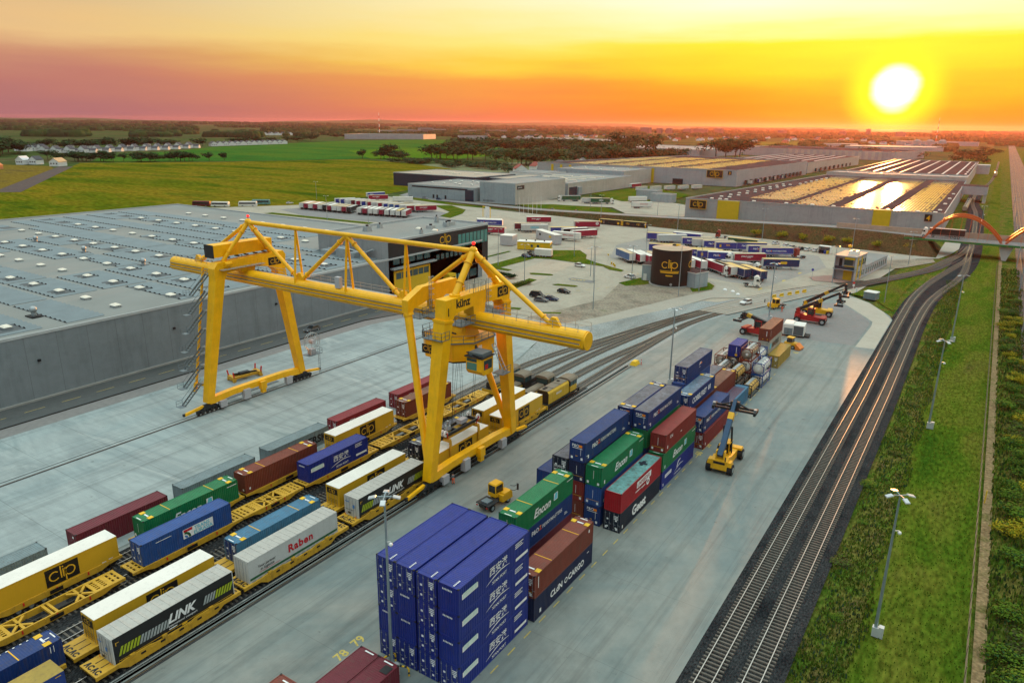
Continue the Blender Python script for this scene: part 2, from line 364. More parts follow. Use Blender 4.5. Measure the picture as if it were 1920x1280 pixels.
G_pave2 = ground_mat('dark_paving', [(0.15, 0.145, 0.14), (0.20, 0.19, 0.18), (0.17, 0.165, 0.16)], 0.06, fine=1.2, fvar=0.10, rough=0.7, bump=0.2, bscale=5)
G_apron = ground_mat('pale_apron', [(0.34, 0.305, 0.24), (0.42, 0.375, 0.30)], 0.08, fine=1.0, fvar=0.06, rough=0.7, bump=0.1)
G_red = ground_mat('red_paving', [(0.26, 0.15, 0.12), (0.33, 0.20, 0.16)], 0.2, fine=2, fvar=0.12)
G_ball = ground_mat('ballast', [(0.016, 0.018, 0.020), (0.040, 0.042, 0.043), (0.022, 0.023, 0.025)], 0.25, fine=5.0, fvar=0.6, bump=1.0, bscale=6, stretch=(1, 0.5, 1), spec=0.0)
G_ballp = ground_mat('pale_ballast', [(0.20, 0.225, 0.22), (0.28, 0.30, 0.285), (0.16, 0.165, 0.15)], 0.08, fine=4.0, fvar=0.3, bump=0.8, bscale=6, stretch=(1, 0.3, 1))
G_road = ground_mat('pale_road', [(0.30, 0.275, 0.22), (0.36, 0.325, 0.265)], 0.1, fine=1.5, fvar=0.08)
M_yline = mat('yellow_paint', (0.48, 0.36, 0.08), 0.6, var=0.3, scale=3)
M_wline = mat('white_paint', (0.6, 0.6, 0.56), 0.6, var=0.2, scale=3)
M_curb = mat('kerb_stone', (0.30, 0.30, 0.28), 0.8)
M_drain = mat('drain_grate', (0.035, 0.035, 0.035), 0.6)
M_steel = mat('rail_steel', (0.50, 0.46, 0.41), 0.22, 0.95, var=0.1)
M_slee = mat('sleeper_concrete', (0.115, 0.10, 0.082), 0.8, var=0.3, scale=2)

mb = MB(); mb.face([(-21000, -2000, -0.6), (12000, -2000, -0.6), (12000, 21000, -0.6), (-21000, 21000, -0.6)], G_earth); struct('ground', mb)
poly_sheet('corn_field', [(-640, -80), (-610, 235), (-870, 420), (-945.4, 468.7), (-847.8, 610.2), (-783.2, 789.7), (-640, 745), (-500, 672), (-455, 640), (-470, 560), (-405, 480), (-384, 400), (-375, 320), (-376, 290), (-390, 210), (-390, -80)], -0.40, G_corn)
poly_sheet('green_field', [(-1131.9, 602.0), (-1197.5, 757.5), (-1346.8, 935.2), (-1538.4, 1432.5), (-1590, 1790), (-1480, 1950), (-1108.2, 1488.2), (-874.6, 907.0), (-789.5, 807.2), (-858.9, 618.3), (-955, 485.0)], -0.45, G_green)
poly_sheet('bright_meadow', [(-1050, 1020), (-1010, 1400), (-1290, 1700), (-1000, 1450), (-720, 1060), (-680, 800), (-775, 800)], -0.42, ground_mat('meadow', [(0.05, 0.14, 0.01), (0.085, 0.155, 0.014)], 0.01, fine=0.2, bump=0.2, bscale=0.5, spec=0.0))
poly_sheet('left_field', [(-607, 236), (-618, 250), (-860, 398), (-905, 416), (-1000, 380), (-800, 240), (-640, -80)], -0.42, ground_mat('stubble_field', [(0.12, 0.085, 0.02), (0.17, 0.12, 0.02), (0.09, 0.07, 0.03)], 0.03, fine=0.4, stretch=(0.5, 1.5, 1), bump=0.3, spec=0.0))
poly_sheet('dirt_track', [(-612, 238), (-600, 252), (-876, 426), (-889, 417)], -0.36, ground_mat('track_earth', [(0.035, 0.025, 0.022), (0.06, 0.04, 0.035)], 0.1, fine=0.5, bump=0.5))
poly_sheet('far_airfield', [(-520, 2100), (-900, 2450), (-650, 2900), (-100, 2300), (-280, 2050)], -0.42, ground_mat('airfield_grass', [(0.10, 0.12, 0.02), (0.15, 0.14, 0.03)], 0.01, fine=0.1, bump=0, spec=0.0))
poly_sheet('rough_ground', [(-26, -30), (-26, 420), (-60, 470), (-40, 2600), (60, 2600), (60, -30)], -0.30, G_rough)
poly_sheet('scrub_field', [(-640, 745), (-500, 672), (-455, 640), (-470, 560), (-405, 480), (-300, 640), (-420, 860), (-560, 900)], -0.36, ground_mat('scrub_grass', [(0.06, 0.09, 0.03), (0.12, 0.14, 0.05), (0.08, 0.11, 0.03)], 0.03, fine=0.3, fvar=0.5, bump=1, bscale=0.6))
# the logistics park: paving around the sheds, lorry park, car park
poly_sheet('pavement', [(-420, 255), (-335, 258), (-335, 205), (-148, 205), (-148, 161), (-113, 161), (-96, 168), (-60, 222), (-33, 258), (-26, 330), (-20, 356), (-60, 362), (-92, 366), (-150, 372), (-245, 378), (-300, 386), (-372, 400), (-378, 320)], -0.16, G_pave)
poly_sheet('estate_road', [(-368, 402), (-300, 384), (-245, 380), (-190, 386), (-150, 389), (-150, 396), (-245, 394), (-310, 404), (-388, 470), (-396, 466)], -0.12, G_pave2)
poly_sheet('lorry_park', [(-366, 296), (-358, 346), (-300, 354), (-268, 345), (-262, 318), (-276, 290), (-330, 284)], -0.13, G_pave2)
poly_sheet('lorry_bay', [(-138, 330), (-96, 336), (-58, 326), (-50, 300), (-60, 250), (-72, 250), (-128, 268), (-140, 300)], -0.13, ground_mat('bay_paving', [(0.20, 0.19, 0.17), (0.26, 0.245, 0.215), (0.23, 0.215, 0.19)], 0.06, fine=1.2, fvar=0.1, rough=0.75, distort=1))
poly_sheet('depot_forecourt', [(-300, 408), (-268, 412), (-250, 430), (-210, 440), (-180, 404), (-154, 404), (-154, 470), (-195, 500), (-255, 480), (-270, 450), (-298, 428)], -0.13, G_pave)
def lawn(pts, z=-0.05, m=None): poly_sheet('lawn', pts, z, m or G_lawn)
lawn([(-357.2, 283), (-278.2, 286.5), (-276.8, 281), (-357.0, 277)])
lawn([(-308, 374), (-299.9, 382), (-276.3, 367), (-266, 350), (-259, 329), (-268.8, 331.9), (-277.5, 352)])
lawn([(-372, 410), (-300, 392), (-245, 387), (-245, 381), (-300, 383.5), (-368, 399)])
lawn([(-268, 414), (-250, 431), (-212, 436), (-196, 418), (-180, 403), (-240, 397)])
lawn([(-222, 480), (-196, 500), (-200, 560), (-260, 620), (-268, 520)])
lawn([(-170, 238), (-168.5, 238), (-168.5, 256), (-170, 256)])
lawn([(-158.6, 224), (-159, 258.9), (-156.6, 268.8), (-146.4, 276.6), (-138.5, 268), (-134.5, 259.7), (-127, 254.6), (-119.6, 250.8), (-111.6, 246.9), (-111.3, 243.9), (-116.7, 244.7), (-121.7, 249.2), (-146.3, 250.4), (-151.9, 248.1), (-152.0, 223.2), (-146, 222.5), (-146, 219.8), (-154, 220)])
for a in ([(-137.6, 221.2), (-136.6, 222.3), (-130.3, 224.2), (-128.8, 223.6), (-128.6, 222.4), (-129.8, 221.6), (-135.9, 219.4)], [(-121.0, 209.2), (-119.6, 211.3), (-113.5, 212.6), (-112.2, 211.8), (-112.6, 210.2), (-119.6, 208.7)], [(-116.9, 173.4), (-111.4, 175.3), (-111.0, 173), (-115.1, 171.2)], [(-104.4, 174.8), (-99.2, 177.8), (-98.8, 176), (-103, 173.8)]): lawn(a)
lawn([(-130, 190.5), (-132.5, 213), (-129, 212.5), (-126.6, 189.4)])
poly_sheet('brown_verge', [(-106.3, 158.2), (-97, 200), (-103.5, 227), (-100, 237), (-92, 243), (-79, 246), (-74.5, 240), (-73.0, 233.0), (-79.4, 213.1), (-88.1, 178.5), (-92, 168)], -0.06, G_dirt)
lawn([(-103.5, 225), (-101, 237.5), (-93, 240.5), (-88, 239), (-93, 233), (-95, 227.5), (-99.5, 222)], -0.05)
lawn([(-82.5, 240.5), (-78, 244.5), (-74.8, 240.5), (-73.6, 234), (-77.5, 226.5), (-80, 231)], -0.05)
poly_sheet('service_road', [(-100, 158), (-91.8, 169.6), (-88.1, 178.5), (-79.4, 213.1), (-72.8, 234.5), (-75.0, 242.0), (-79.7, 248.1), (-70, 246), (-60, 229), (-69.7, 221.3), (-74.8, 201.5), (-84.2, 170.9), (-88, 162)], -0.02, G_road)
poly_sheet('asphalt_mark', [(-121.5, 221.3), (-120.5, 223.5), (-111.3, 223.2), (-111.3, 219.1), (-119, 218.6)], -0.11, G_pave2)
# the container terminal
poly_sheet('terminal_yard', [(-90, -30), (-18, -30), (-18.2, 225.5), (-19.4, 230.1), (-21.5, 234.4), (-27, 245), (-34.4, 253), (-37, 258), (-46, 243), (-58, 222), (-66, 196), (-70, 172), (-88, 150)], 0.0, G_conc)
poly_sheet('crane_slabs', [(-133, -30), (-85.6, -30), (-85.6, 132), (-92, 158), (-113, 160), (-126, 153), (-132, 146), (-134.4, 136), (-134.6, 122)], 0.004, G_slab)
poly_sheet('yard_strip', [(-137.4, -30), (-133, -30), (-134.6, 122), (-134.4, 136), (-132, 146), (-126, 153), (-113, 160), (-113, 162.5), (-128, 156), (-135.5, 148), (-138.6, 137), (-138.6, 121)], -0.004, G_pave2)
poly_sheet('warehouse_road', [(-148, -30), (-137.7, -30), (-139.2, 121), (-139.2, 138), (-135.7, 148.4), (-128, 156.6), (-113, 163), (-113, 172), (-148, 172)], -0.012, G_asph)
mb = MB(); ribbon(mb, [Vector((x, y, 0.13)) for x, y in [(-137.7, -30), (-138.9, 121), (-138.9, 137.7), (-135.5, 148), (-128, 156.2), (-113, 162.7)]], -0.12, 0.12, M_drain); struct('kerb', mb)
poly_sheet('dark_apron', [(-52, 206), (-40, 236), (-33.5, 237.9), (-26, 225), (-23.4, 219.9), (-22.9, 215), (-23.2, 191.9), (-31.4, 190.7), (-45, 191)], 0.008, G_pave2)
poly_sheet('pale_apron', [(-35.5, 249.8), (-33.0, 238.5), (-25.5, 225.4), (-22.6, 219.9), (-22.2, 214.7), (-22.6, 190.9), (-18.3, 191.5), (-18.4, 225.4), (-21.6, 234.3), (-27, 244.5), (-31, 249)], 0.012, G_apron)
poly_sheet('red_forecourt', [(-48.5, 270.2), (-51.5, 276), (-47, 283), (-35, 289), (-36, 277), (-40, 272)], -0.02, G_red)
lawn([(-33.6, 255.0), (-31.4, 266.6), (-26.1, 281.2), (-17.5, 304), (-18.8, 285.5), (-19.9, 261.4), (-19.4, 237.9), (-21.4, 241.0), (-26.2, 250.9)], -0.03)
poly_sheet('pale_path', [(-35, 341), (-21, 356), (-16.5, 366), (-15.9, 406), (-8, 414), (-8.2, 394), (-11.5, 366), (-15, 350.7), (-34, 333)], -0.05, G_road)
lawn([(-33, 332), (-17, 348), (-15.5, 340), (-25, 318), (-34, 305)], -0.07, G_dirt)
lawn([(-7.6, -30), (-9.3, 190), (-8.6, 246), (-3.1, 294), (-1.2, 345), (-1.2, 420), (-3, 1400), (1, 1400), (6, 420), (5.9, -30)], -0.10)
lawn([(-7.6, -30), (-9.4, 200), (-8.6, 250), (-5.6, 280), (-5, 250), (-5.4, 205), (-4.6, 120), (-3.6, -30)], -0.06, G_rough)
lawn([(6.2, 30), (6.2, 430), (7.4, 430), (7.4, 30)], -0.08, ground_mat('tan_verge', [(0.17, 0.12, 0.06), (0.24, 0.17, 0.09), (0.10, 0.10, 0.03)], 0.3, fine=2.5, fvar=0.4, bump=0.8, spec=0.0))
# yellow bay marks and numbers painted on the concrete
mb = MB()
for k in range(40):
    y = 36+k*3.1; mb.face([(-33.85, y, 0.014), (-33.72, y, 0.014), (-33.72, y+1.4, 0.014), (-33.85, y+1.4, 0.014)], M_yline)
for k in range(28):
    y = -12+k*6.6; mb.face([(-143.2, y, 0.0), (-143.05, y, 0.0), (-143.05, y+3.6, 0.0), (-143.2, y+3.6, 0.0)], M_yline)
for s, x, y in (('79', -47.5, 43.7), ('78', -47.4, 41.2), ('60', -33.4, 108.4), ('58', -33.2, 112.2), ('62', -33.2, 176.4)):
    v, f, w = text(s, 1.1, 0.03); mb.flat((v, f), (x, y, 0.014), (0, 1, 0), (-1, 0, 0), M_yline)
for x, y in ((-60.6, 243), (-57.5, 262), (-56, 280), (-131, 318), (-118, 304)):
    mb.face([(x-.15, y, -.1), (x+.15, y, -.1), (x+.6, y+3.4, -.1), (x-.1, y+3.6, -.1), (x-.5, y+2.4, -.1)], M_yline)
for k in range(16):
    x, y = -121+k*1.9, 185+k*3.4; mb.face([(x, y, -.1), (x+.2, y-.1, -.1), (x+.9, y+1.4, -.1), (x+.7, y+1.5, -.1)], M_yline)
for k in range(9):
    x, y = -121+k*2.6, 252-k*2.2+(k*k)*.16; mb.face([(x, y, -.1), (x+1.4, y-1.1, -.1), (x+1.5, y-.9, -.1), (x+.1, y+.2, -.1)], M_yline)
for k in range(10):
    x, y = -124+k*.9, 172.2+k*.3; mb.face([(x, y, -.1), (x+.12, y, -.1), (x-1.4, y+4.4, -.1), (x-1.52, y+4.4, -.1)], M_wline)
v, f, w = text('POST', 1.7, 0.03); mb.flat((v, f), (-119.6, 219.9, -.1), (0.97, 0.22, 0), (-0.22, 0.97, 0), M_yline)
struct('painted_markings', mb)
# embankment that carries the bridge road
M_para = mat('parapet_concrete', (0.42, 0.30, 0.22), 0.7)
bk_pts = [(-330, 405, -0.1), (-243, 389, 1.2), (-190, 383, 2.8), (-137, 379, 4.5), (-91.5, 376.5, 6.0), (-61, 374, 7.0), (-40, 372, 7.0), (-22, 368, 6.8)]
bk = smooth_path(bk_pts, 6); mb = MB()
for a, b in zip(bk, bk[1:]):
    def sec(p): z = max(p.z, -0.1); return [Vector((p.x, p.y-6-z*1.5, -0.25)), Vector((p.x, p.y-6, z)), Vector((p.x, p.y+6, z)), Vector((p.x, p.y+6+z*1.5, -0.25))]
    A, B = sec(a), sec(b)
    for k in range(3): mb.face([A[k], B[k], B[k+1], A[k+1]], G_bank)
A = sec(bk[-1]); e = Vector((3, 0, 0)); mb.face([A[0]+e*2, A[1], A[0]], G_bank); mb.face([A[1], A[0]+e*2, A[3]+e*2, A[2]], G_bank); mb.face([A[2], A[3]+e*2, A[3]], G_bank)
struct('embankment', mb)
mb = MB(); ribbon(mb, bk, -4.6, 4.6, G_pave2, 0.03); struct('bridge_road', mb)

# ------------------------------------------------------------------ tracks
def track(path, label, near=None, ball=None, bw=1.9, rail_z=0.0, group='railway tracks', step=0.62, sleepers=True):
    root = thing('railway_track', label, 'railway track', (path[0].x, path[0].y, 0), 0, group)
    off = Vector((path[0].x, path[0].y, 0)); pp = [p-off for p in path]
    for s in (-0.75, 0.75):
        mb = MB(); A = offset(pp, s)
        for a, b in zip(A, A[1:]): mb.beam(a+Vector((0, 0, 0.20+rail_z)), b+Vector((0, 0, 0.20+rail_z)), 0.09, 0.15, M_steel)
        mb.build('rail', root)
    if sleepers:
        rs = resample(pp, step); mb = MB(); n = 0
        sm = cached('sleeper', 'sleeper', lambda q: q.box(-1.3, 1.3, -0.13, 0.13, 0, 0.14, M_slee, ins=0.03))
        for i, p in enumerate(rs[:-1]):
            d = rs[i+1]-p; a = math.atan2(-d.x, d.y)
            if near and near[0] < p.y+off.y < near[1] and n < 100:
                o = link('sleeper', sm, root, (p.x, p.y, 0.0+rail_z), a); n += 1
            else:
                mb.M = Matrix.Translation((p.x, p.y, rail_z)) @ Matrix.Rotation(a, 4, 'Z'); mb.box(-1.3, 1.3, -0.13, 0.13, 0, 0.14, M_slee, ins=0.03)
        if mb.v:
            o = mb.build('sleeper_row', root); o['kind'] = 'stuff'
    return root
V2 = lambda l: [Vector((x, y, 0)) for x, y in l]
def bed(path, w, m, z, name='ballast_bed'):
    mb = MB(); n = len(path)
    A, B, Cc, D_ = offset(path, -w-0.5), offset(path, -w), offset(path, w), offset(path, w+0.5)
    Z = Vector((0, 0, z)); ps = A+[p+Z for p in B]+[p+Z for p in Cc]+D_
    mb.faces(ps, [(j*n+k, (j+1)*n+k, (j+1)*n+k+1, j*n+k+1) for j in range(3) for k in range(n-1)], m); struct(name, mb)
t1 = [Vector((-15.75, 20, 0)), Vector((-15.75, 90, 0))]+smooth_path(V2([(-15.75, 155), (-16.3, 200), (-16.5, 226.7), (-16.2, 259.3), (-14.4, 285.5), (-11.4, 309.2), (-7.6, 335), (-5.2, 352), (-4.8, 372)]), 5)
t2 = [Vector((-11.8, 20, 0)), Vector((-11.8, 90, 0))]+smooth_path(V2([(-11.8, 158.7), (-12.1, 200), (-12.2, 226.3), (-11.5, 254.0), (-9.4, 276.0), (-6.4, 298), (-4.7, 320), (-4.5, 342), (-4.7, 372), (-4.9, 410), (-6, 480), (-8, 560), (-12.5, 640), (-12.5, 760), (-6, 900), (-3.2, 1100), (-3, 1500)]), 4)
t3 = smooth_path(V2([(-44.6, 253.5), (-41, 260.5), (-37.8, 264.4), (-27.1, 290.1), (-16.5, 318.2), (-11.4, 344), (-7.2, 372), (-5.6, 395.9)]), 5)
bedp = [Vector((-13.6, 20, 0)), Vector((-13.7, 155, 0))]+smooth_path(V2([(-14.1, 200), (-14.2, 228), (-13.6, 258), (-11.2, 285), (-8, 308), (-5.6, 336), (-4.8, 370), (-5.2, 420), (-8, 560), (-12.5, 640), (-12.5, 760)]), 5)
bed(bedp, 4.0, G_ball, -0.02)
bed(t3, 2.0, ground_mat('brown_ballast', [(0.05, 0.035, 0.03), (0.09, 0.065, 0.055)], 0.3, fine=3, fvar=0.4, bump=1, bscale=6), -0.03)
track(t1, 'left one of the two parallel tracks on dark ballast along the concrete yard edge', (40, 130))
track(t2, 'right one of the two parallel tracks on dark ballast, running on under the arch bridge', (40, 130))
track(t3, 'single track that crosses the yard mouth beside the grass triangle', None)
lead1 = smooth_path(V2([(-65.2, -20), (-65.2, 60), (-65.2, 120), (-65.3, 150), (-65.2, 178.0), (-64.0, 190), (-61.4, 202.5), (-57.4, 215.3), (-52.6, 228), (-47, 242), (-43.6, 252.0), (-39.9, 260), (-37.5, 264.8)]), 5)
lead2 = smooth_path(V2([(-82.6, -20), (-82.6, 60), (-82.5, 120), (-80.6, 142), (-76.9, 158), (-72.3, 179.5), (-68.5, 194.6), (-64.2, 211.3), (-59.7, 227.0), (-54, 243.1), (-46.5, 258.5), (-40.5, 268.8), (-33, 280)]), 5)
yt = [(lead1, 'track nearest the yard, under the front row of trailers, curving to the yard mouth'),
      (smooth_path(V2([(-69.5, -20), (-69.5, 60), (-69.4, 110), (-69.2, 135), (-68.2, 150), (-66.6, 164), (-65.5, 178)]), 5), 'second terminal track from the reach stacker yard'),
      (smooth_path(V2([(-73.8, -20), (-73.8, 60), (-73.7, 110), (-73.5, 140), (-71.8, 162), (-69.6, 180), (-67.4, 192), (-64.2, 204), (-60.5, 214)]), 5), 'middle one of the five terminal tracks'),
      (smooth_path(V2([(-78.1, -20), (-78.1, 60), (-78, 115), (-77.3, 138), (-74.6, 160), (-71.2, 178), (-68.2, 194.6)]), 5), 'fourth terminal track from the reach stacker yard'),
      (lead2, 'terminal track beside the pale slabs, farthest from the yard, curving past the tank')]
poly_sheet('track_bed', [(-84.9, -30), (-63.4, -30), (-63.4, 150), (-62.2, 190), (-57, 209.5), (-45.6, 239), (-37, 262), (-43, 266), (-56, 241), (-66, 217), (-70.5, 216), (-77, 195), (-85.5, 170), (-90, 161), (-97, 157.5), (-90, 150), (-85.4, 134)], 0.02, G_ballp)
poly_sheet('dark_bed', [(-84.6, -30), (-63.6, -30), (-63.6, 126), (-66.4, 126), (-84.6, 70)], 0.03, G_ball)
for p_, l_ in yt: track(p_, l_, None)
poly_sheet('level_crossing', [(-67.5, 203), (-58.5, 203), (-44, 243), (-36, 263), (-42, 269), (-58, 236)], 0.20, ground_mat('crossing_concrete', [(0.25, 0.23, 0.19), (0.31, 0.28, 0.235)], 0.1, fine=1.2, fvar=0.1))
# crane rails in their dark channels
for x, lab in ((-115.5, 'crane rail on the pale slabs under the left crane legs'), (-62.2, 'crane rail in its dark channel under the right crane legs')):
    r_ = thing('crane_rail', lab, 'crane rail', (x, -20, 0), 0, 'crane rails')
    y1 = 170 if x < -100 else 164
    MB().box(-0.28, 0.28, 0, y1, 0.012, 0.03, M_drain).build('channel', r_)
    MB().box(-0.05, 0.05, 0, y1, 0.03, 0.10, M_steel).build('rail', r_)
    MB().box(-1.15, -1.05, 0, y1, 0.01, 0.05, M_drain).build('cable_slot', r_)
mb = MB()
for k in range(2):
    mb.box(-62.95+k*.02, -62.75, -20, 144, 0.0, 0.16, M_curb)
struct('kerb', mb)
# main line on the far right
G_main = ground_mat('main_ballast', [(0.06, 0.04, 0.035), (0.11, 0.075, 0.06)], 0.1, fine=2, fvar=0.4, bump=0.6)
ml = [[Vector((x, y, 0)) for y in (200, 500, 900, 1600, 3200)] for x in (14.6, 18.4, 23.4, 27.2)]
poly_sheet('main_line_bed', [(12.2, 200), (30, 200), (30, 3200), (12.2, 3200)], -0.04, G_main)
for p_, w_ in zip(ml, ('first', 'second', 'third', 'fourth')):
    track(p_, w_+' track of the main line at the right edge, counted from the grass', None, group='main line tracks', sleepers=False)
# ------------------------------------------------------------------ buildings
def wall_mat(name, col, ax=1, spc=5.8, rough=0.55, var=0.05):
    m = ground_mat(name, [tuple(c*(1-var) for c in col), tuple(c*(1+var) for c in col)], 0.05, rough=rough, fine=0.8, fvar=0.05, bump=0.05, joints=((spc, 0, 0.045, 0.68) if ax == 0 else (0, spc, 0.045, 0.68)), spec=.25, streak=[(.45, .45, .05, .5, .75, .8), (.04, .04, .12, .45, .7, .85)])
    return m
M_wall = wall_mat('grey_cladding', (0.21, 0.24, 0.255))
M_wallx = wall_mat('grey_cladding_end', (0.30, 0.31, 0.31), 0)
M_lilac = wall_mat('pale_cladding', (0.36, 0.36, 0.37), 0, 12)
M_lilac_side = wall_mat('pale_cladding_side', (0.36, 0.36, 0.37), 1, 12)
M_beige = wall_mat('beige_cladding', (0.46, 0.43, 0.38), 1, 9)
M_teal = wall_mat('blue_grey_cladding', (0.30, 0.36, 0.38), 0, 6)
M_navy = wall_mat('navy_cladding', (0.022, 0.035, 0.055), 0, 6)
M_black = mat('black_cladding', (0.018, 0.021, 0.024), 0.4, var=0.2)
M_roof = mat('roof_membrane', (0.215, 0.22, 0.205), 0.75, var=0.14, scale=0.05, bump=0.15, bscale=0.5)
M_roofd = mat('dark_roof_membrane', (0.085, 0.055, 0.052), 0.95, spec=0.0, var=0.2, scale=0.08)
M_parapet = mat('parapet_metal', (0.40, 0.42, 0.42), 0.4, var=0.08)
M_glass = mat('window_glass', (0.03, 0.07, 0.075), 0.08, 0.0, var=0.1, spec=0.8)
M_gteal = mat('green_glass', (0.08, 0.24, 0.21), 0.12, var=0.1, spec=0.8)
M_dark = mat('dark_opening', (0.012, 0.012, 0.014), 0.7)
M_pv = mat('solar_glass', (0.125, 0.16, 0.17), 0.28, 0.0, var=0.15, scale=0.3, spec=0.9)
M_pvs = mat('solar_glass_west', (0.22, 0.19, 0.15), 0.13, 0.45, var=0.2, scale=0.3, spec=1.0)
M_pvd = mat('dark_gap_backing', (.07, .08, .085), .6)  # dark sheet added under the panels; its colour shades the gaps between rows
M_dome = mat('skylight_dome', (0.78, 0.72, 0.60), 0.3, var=0.06)
M_alu = mat('galvanised_steel', (0.36, 0.40, 0.41), 0.45, 0.5, var=0.15)
M_yel = mat('clip_yellow', (0.80, 0.42, 0.012), 0.42, var=0.05, spec=0.5)
M_yelw = mat('yellow_wall', (0.66, 0.42, 0.015), 0.5, var=0.06)
M_blackp = mat('black_panel', (0.012, 0.011, 0.010), 0.5)
M_white = mat('white_paint_metal', (0.74, 0.72, 0.66), 0.4, var=0.06, dirt=0.15)
M_rubber = mat('rubber', (0.014, 0.014, 0.015), 0.75)

def skylight_mesh(mb, w=1.0, l=1.5, h=0.5):
    mb.box(-w, w, -l/2, l/2, 0, h, M_alu); mb.box(-w-.08, w+.08, -l/2-.08, l/2+.08, h, h+.28, M_dome, ins=0.35)
def dock_row(parent, n, x0, dx, y, z1=3.4, w=2.8, side=None):
    for k in range(n):
        a = x0+k*dx; mb = MB()
        if side is None: mb.box(a-w/2, a+w/2, y-.35, y, 0.4, z1, M_dark)
        else: mb.box(side, side+.35, a-w/2, a+w/2, 0.4, z1, M_dark)
        mb.build('dock_door', parent)

# -- the long grey warehouse on the left
wh = thing('warehouse', 'long grey warehouse on the left with rows of roof panels and pale skylights', 'warehouse', (-238, 90, 0))
ox, oy = -238, 90
mb = MB(); x0, x1, y0, y1, H = -330-ox, -148-ox, -40-oy, 206-oy, 13.0
mb.face([(x1, y0, -.2), (x1, y1, -.2), (x1, y1, H), (x1, y0, H)], M_wall); mb.face([(x0, y1, -.2), (x0, y0, -.2), (x0, y0, H), (x0, y1, H)], M_wall)
mb.face([(x1, y1, -.2), (x0, y1, -.2), (x0, y1, H), (x1, y1, H)], M_wallx); mb.face([(x0, y0, -.2), (x1, y0, -.2), (x1, y0, H), (x0, y0, H)], M_wallx)
mb.build('wall', wh)
mb = MB(); mb.face([(x0+.2, y0+.2, H-.35), (x1-.2, y0+.2, H-.35), (x1-.2, y1-.2, H-.35), (x0+.2, y1-.2, H-.35)], M_roof); mb.build('roof', wh)
mb = MB()
for a in ((x1-.25, x1+.12, y0, y1), (x0-.12, x0+.25, y0, y1)): mb.box(*a, H-.4, H+.16, M_parapet)
for a in ((x0+.25, x1-.25, y1-.25, y1+.12), (x0+.25, x1-.25, y0-.12, y0+.25)): mb.box(*a, H-.4, H+.16, M_parapet)
mb.build('parapet', wh)
mb = MB(); mb.box(x1, x1+.5, y0, y1-50, -.1, 0.32, M_curb); mb.build('plinth', wh)
RND = random.Random(11)
rows = [64.5, 76.2, 87.6, 100, 112.6, 124.6, 136.2, 148.8, 158.3, 172, 182]
skyY = [59, 80.7, 93.5, 105.3, 121, 141, 166.2, 187.5]
sm = cached('skylight', 'skylight', skylight_mesh)
n = 0
for yy in skyY:
    for k in range(12):
        xx = -157-12.35*k+RND.uniform(-.3, .3)
        if yy > 155 and xx > -180: continue
        if n < 100 and RND.random() > .04: link('skylight', sm, wh, (xx-ox, yy-oy, H-.35)); n += 1
for i, (a, b) in enumerate(zip([40]+[52.5]+rows[:-1], [52]+[64]+rows[1:])):
    for k in range(7):
        xa = -152-24.6*k; xb = xa-23.4
        if RND.random() < 0.14 or (a > 150 and xa > -200): continue
        mb = MB(); zt = H-.28
        ya, yb = a+.9, b-.7
        if RND.random() < .35: ya += RND.choice((2.5, 4.5))
        nn = 12
        for j in range(nn):
            q0 = xa-(xa-xb)*j/nn; q1 = xa-(xa-xb)*(j+1)/nn+.6; qm = (q0+q1)/2
            segs = [(ya, yb)]
            for sy in skyY:                      # panels stop short of the skylights
                for kk in range(14):
                    sx = -157-12.35*kk
                    if abs(qm-sx) < 3.0:
                        ns = []
                        for (s0, s1) in segs:
                            if s0 < sy+2.2 and s1 > sy-2.2:
                                if sy-2.2-s0 > 1: ns.append((s0, sy-2.2))
                                if s1-sy-2.2 > 1: ns.append((sy+2.2, s1))
                            else: ns.append((s0, s1))
                        segs = ns
            for s0, s1 in segs:
                A = [(q0-ox, s0-oy, zt), (q0-ox, s1-oy, zt), (qm-ox, s1-oy, zt+.34), (qm-ox, s0-oy, zt+.34), (q1-ox, s0-oy, zt), (q1-ox, s1-oy, zt)]
                mb.faces(A, [(0, 1, 2, 3), (3, 2, 5, 4)], M_pv); mb.faces(A, [(0, 3, 4), (1, 5, 2)], M_dark)
        if mb.v: mb.box(xb-ox, xa-ox, ya-oy, yb-oy, zt-.05, zt-.02, M_pvd); mb.build('solar_array', wh)
for xx, yy in ((-263, 112.3), (-230.5, 111.4), (-197, 110.6), (-162.6, 66.6)):
    mb = MB(); mb.tube((xx-ox, yy-oy, H-.35), (xx-ox, yy-oy, H+.9), .5, M_alu, 10); mb.ball((xx-ox, yy-oy, H+1.2), .75, M_alu, 10, 6); mb.box(xx-ox-1.6, xx-ox+1.6, yy-oy-1.1, yy-oy+1.1, H-.35, H-.1, M_dark); mb.build('roof_vent', wh)
for yy in (60, 88, 116): MB().box(-148-ox, -147.6-ox, yy-oy-.25, yy-oy+.25, 7.5, 7.9, M_dark).build('wall_lamp', wh)

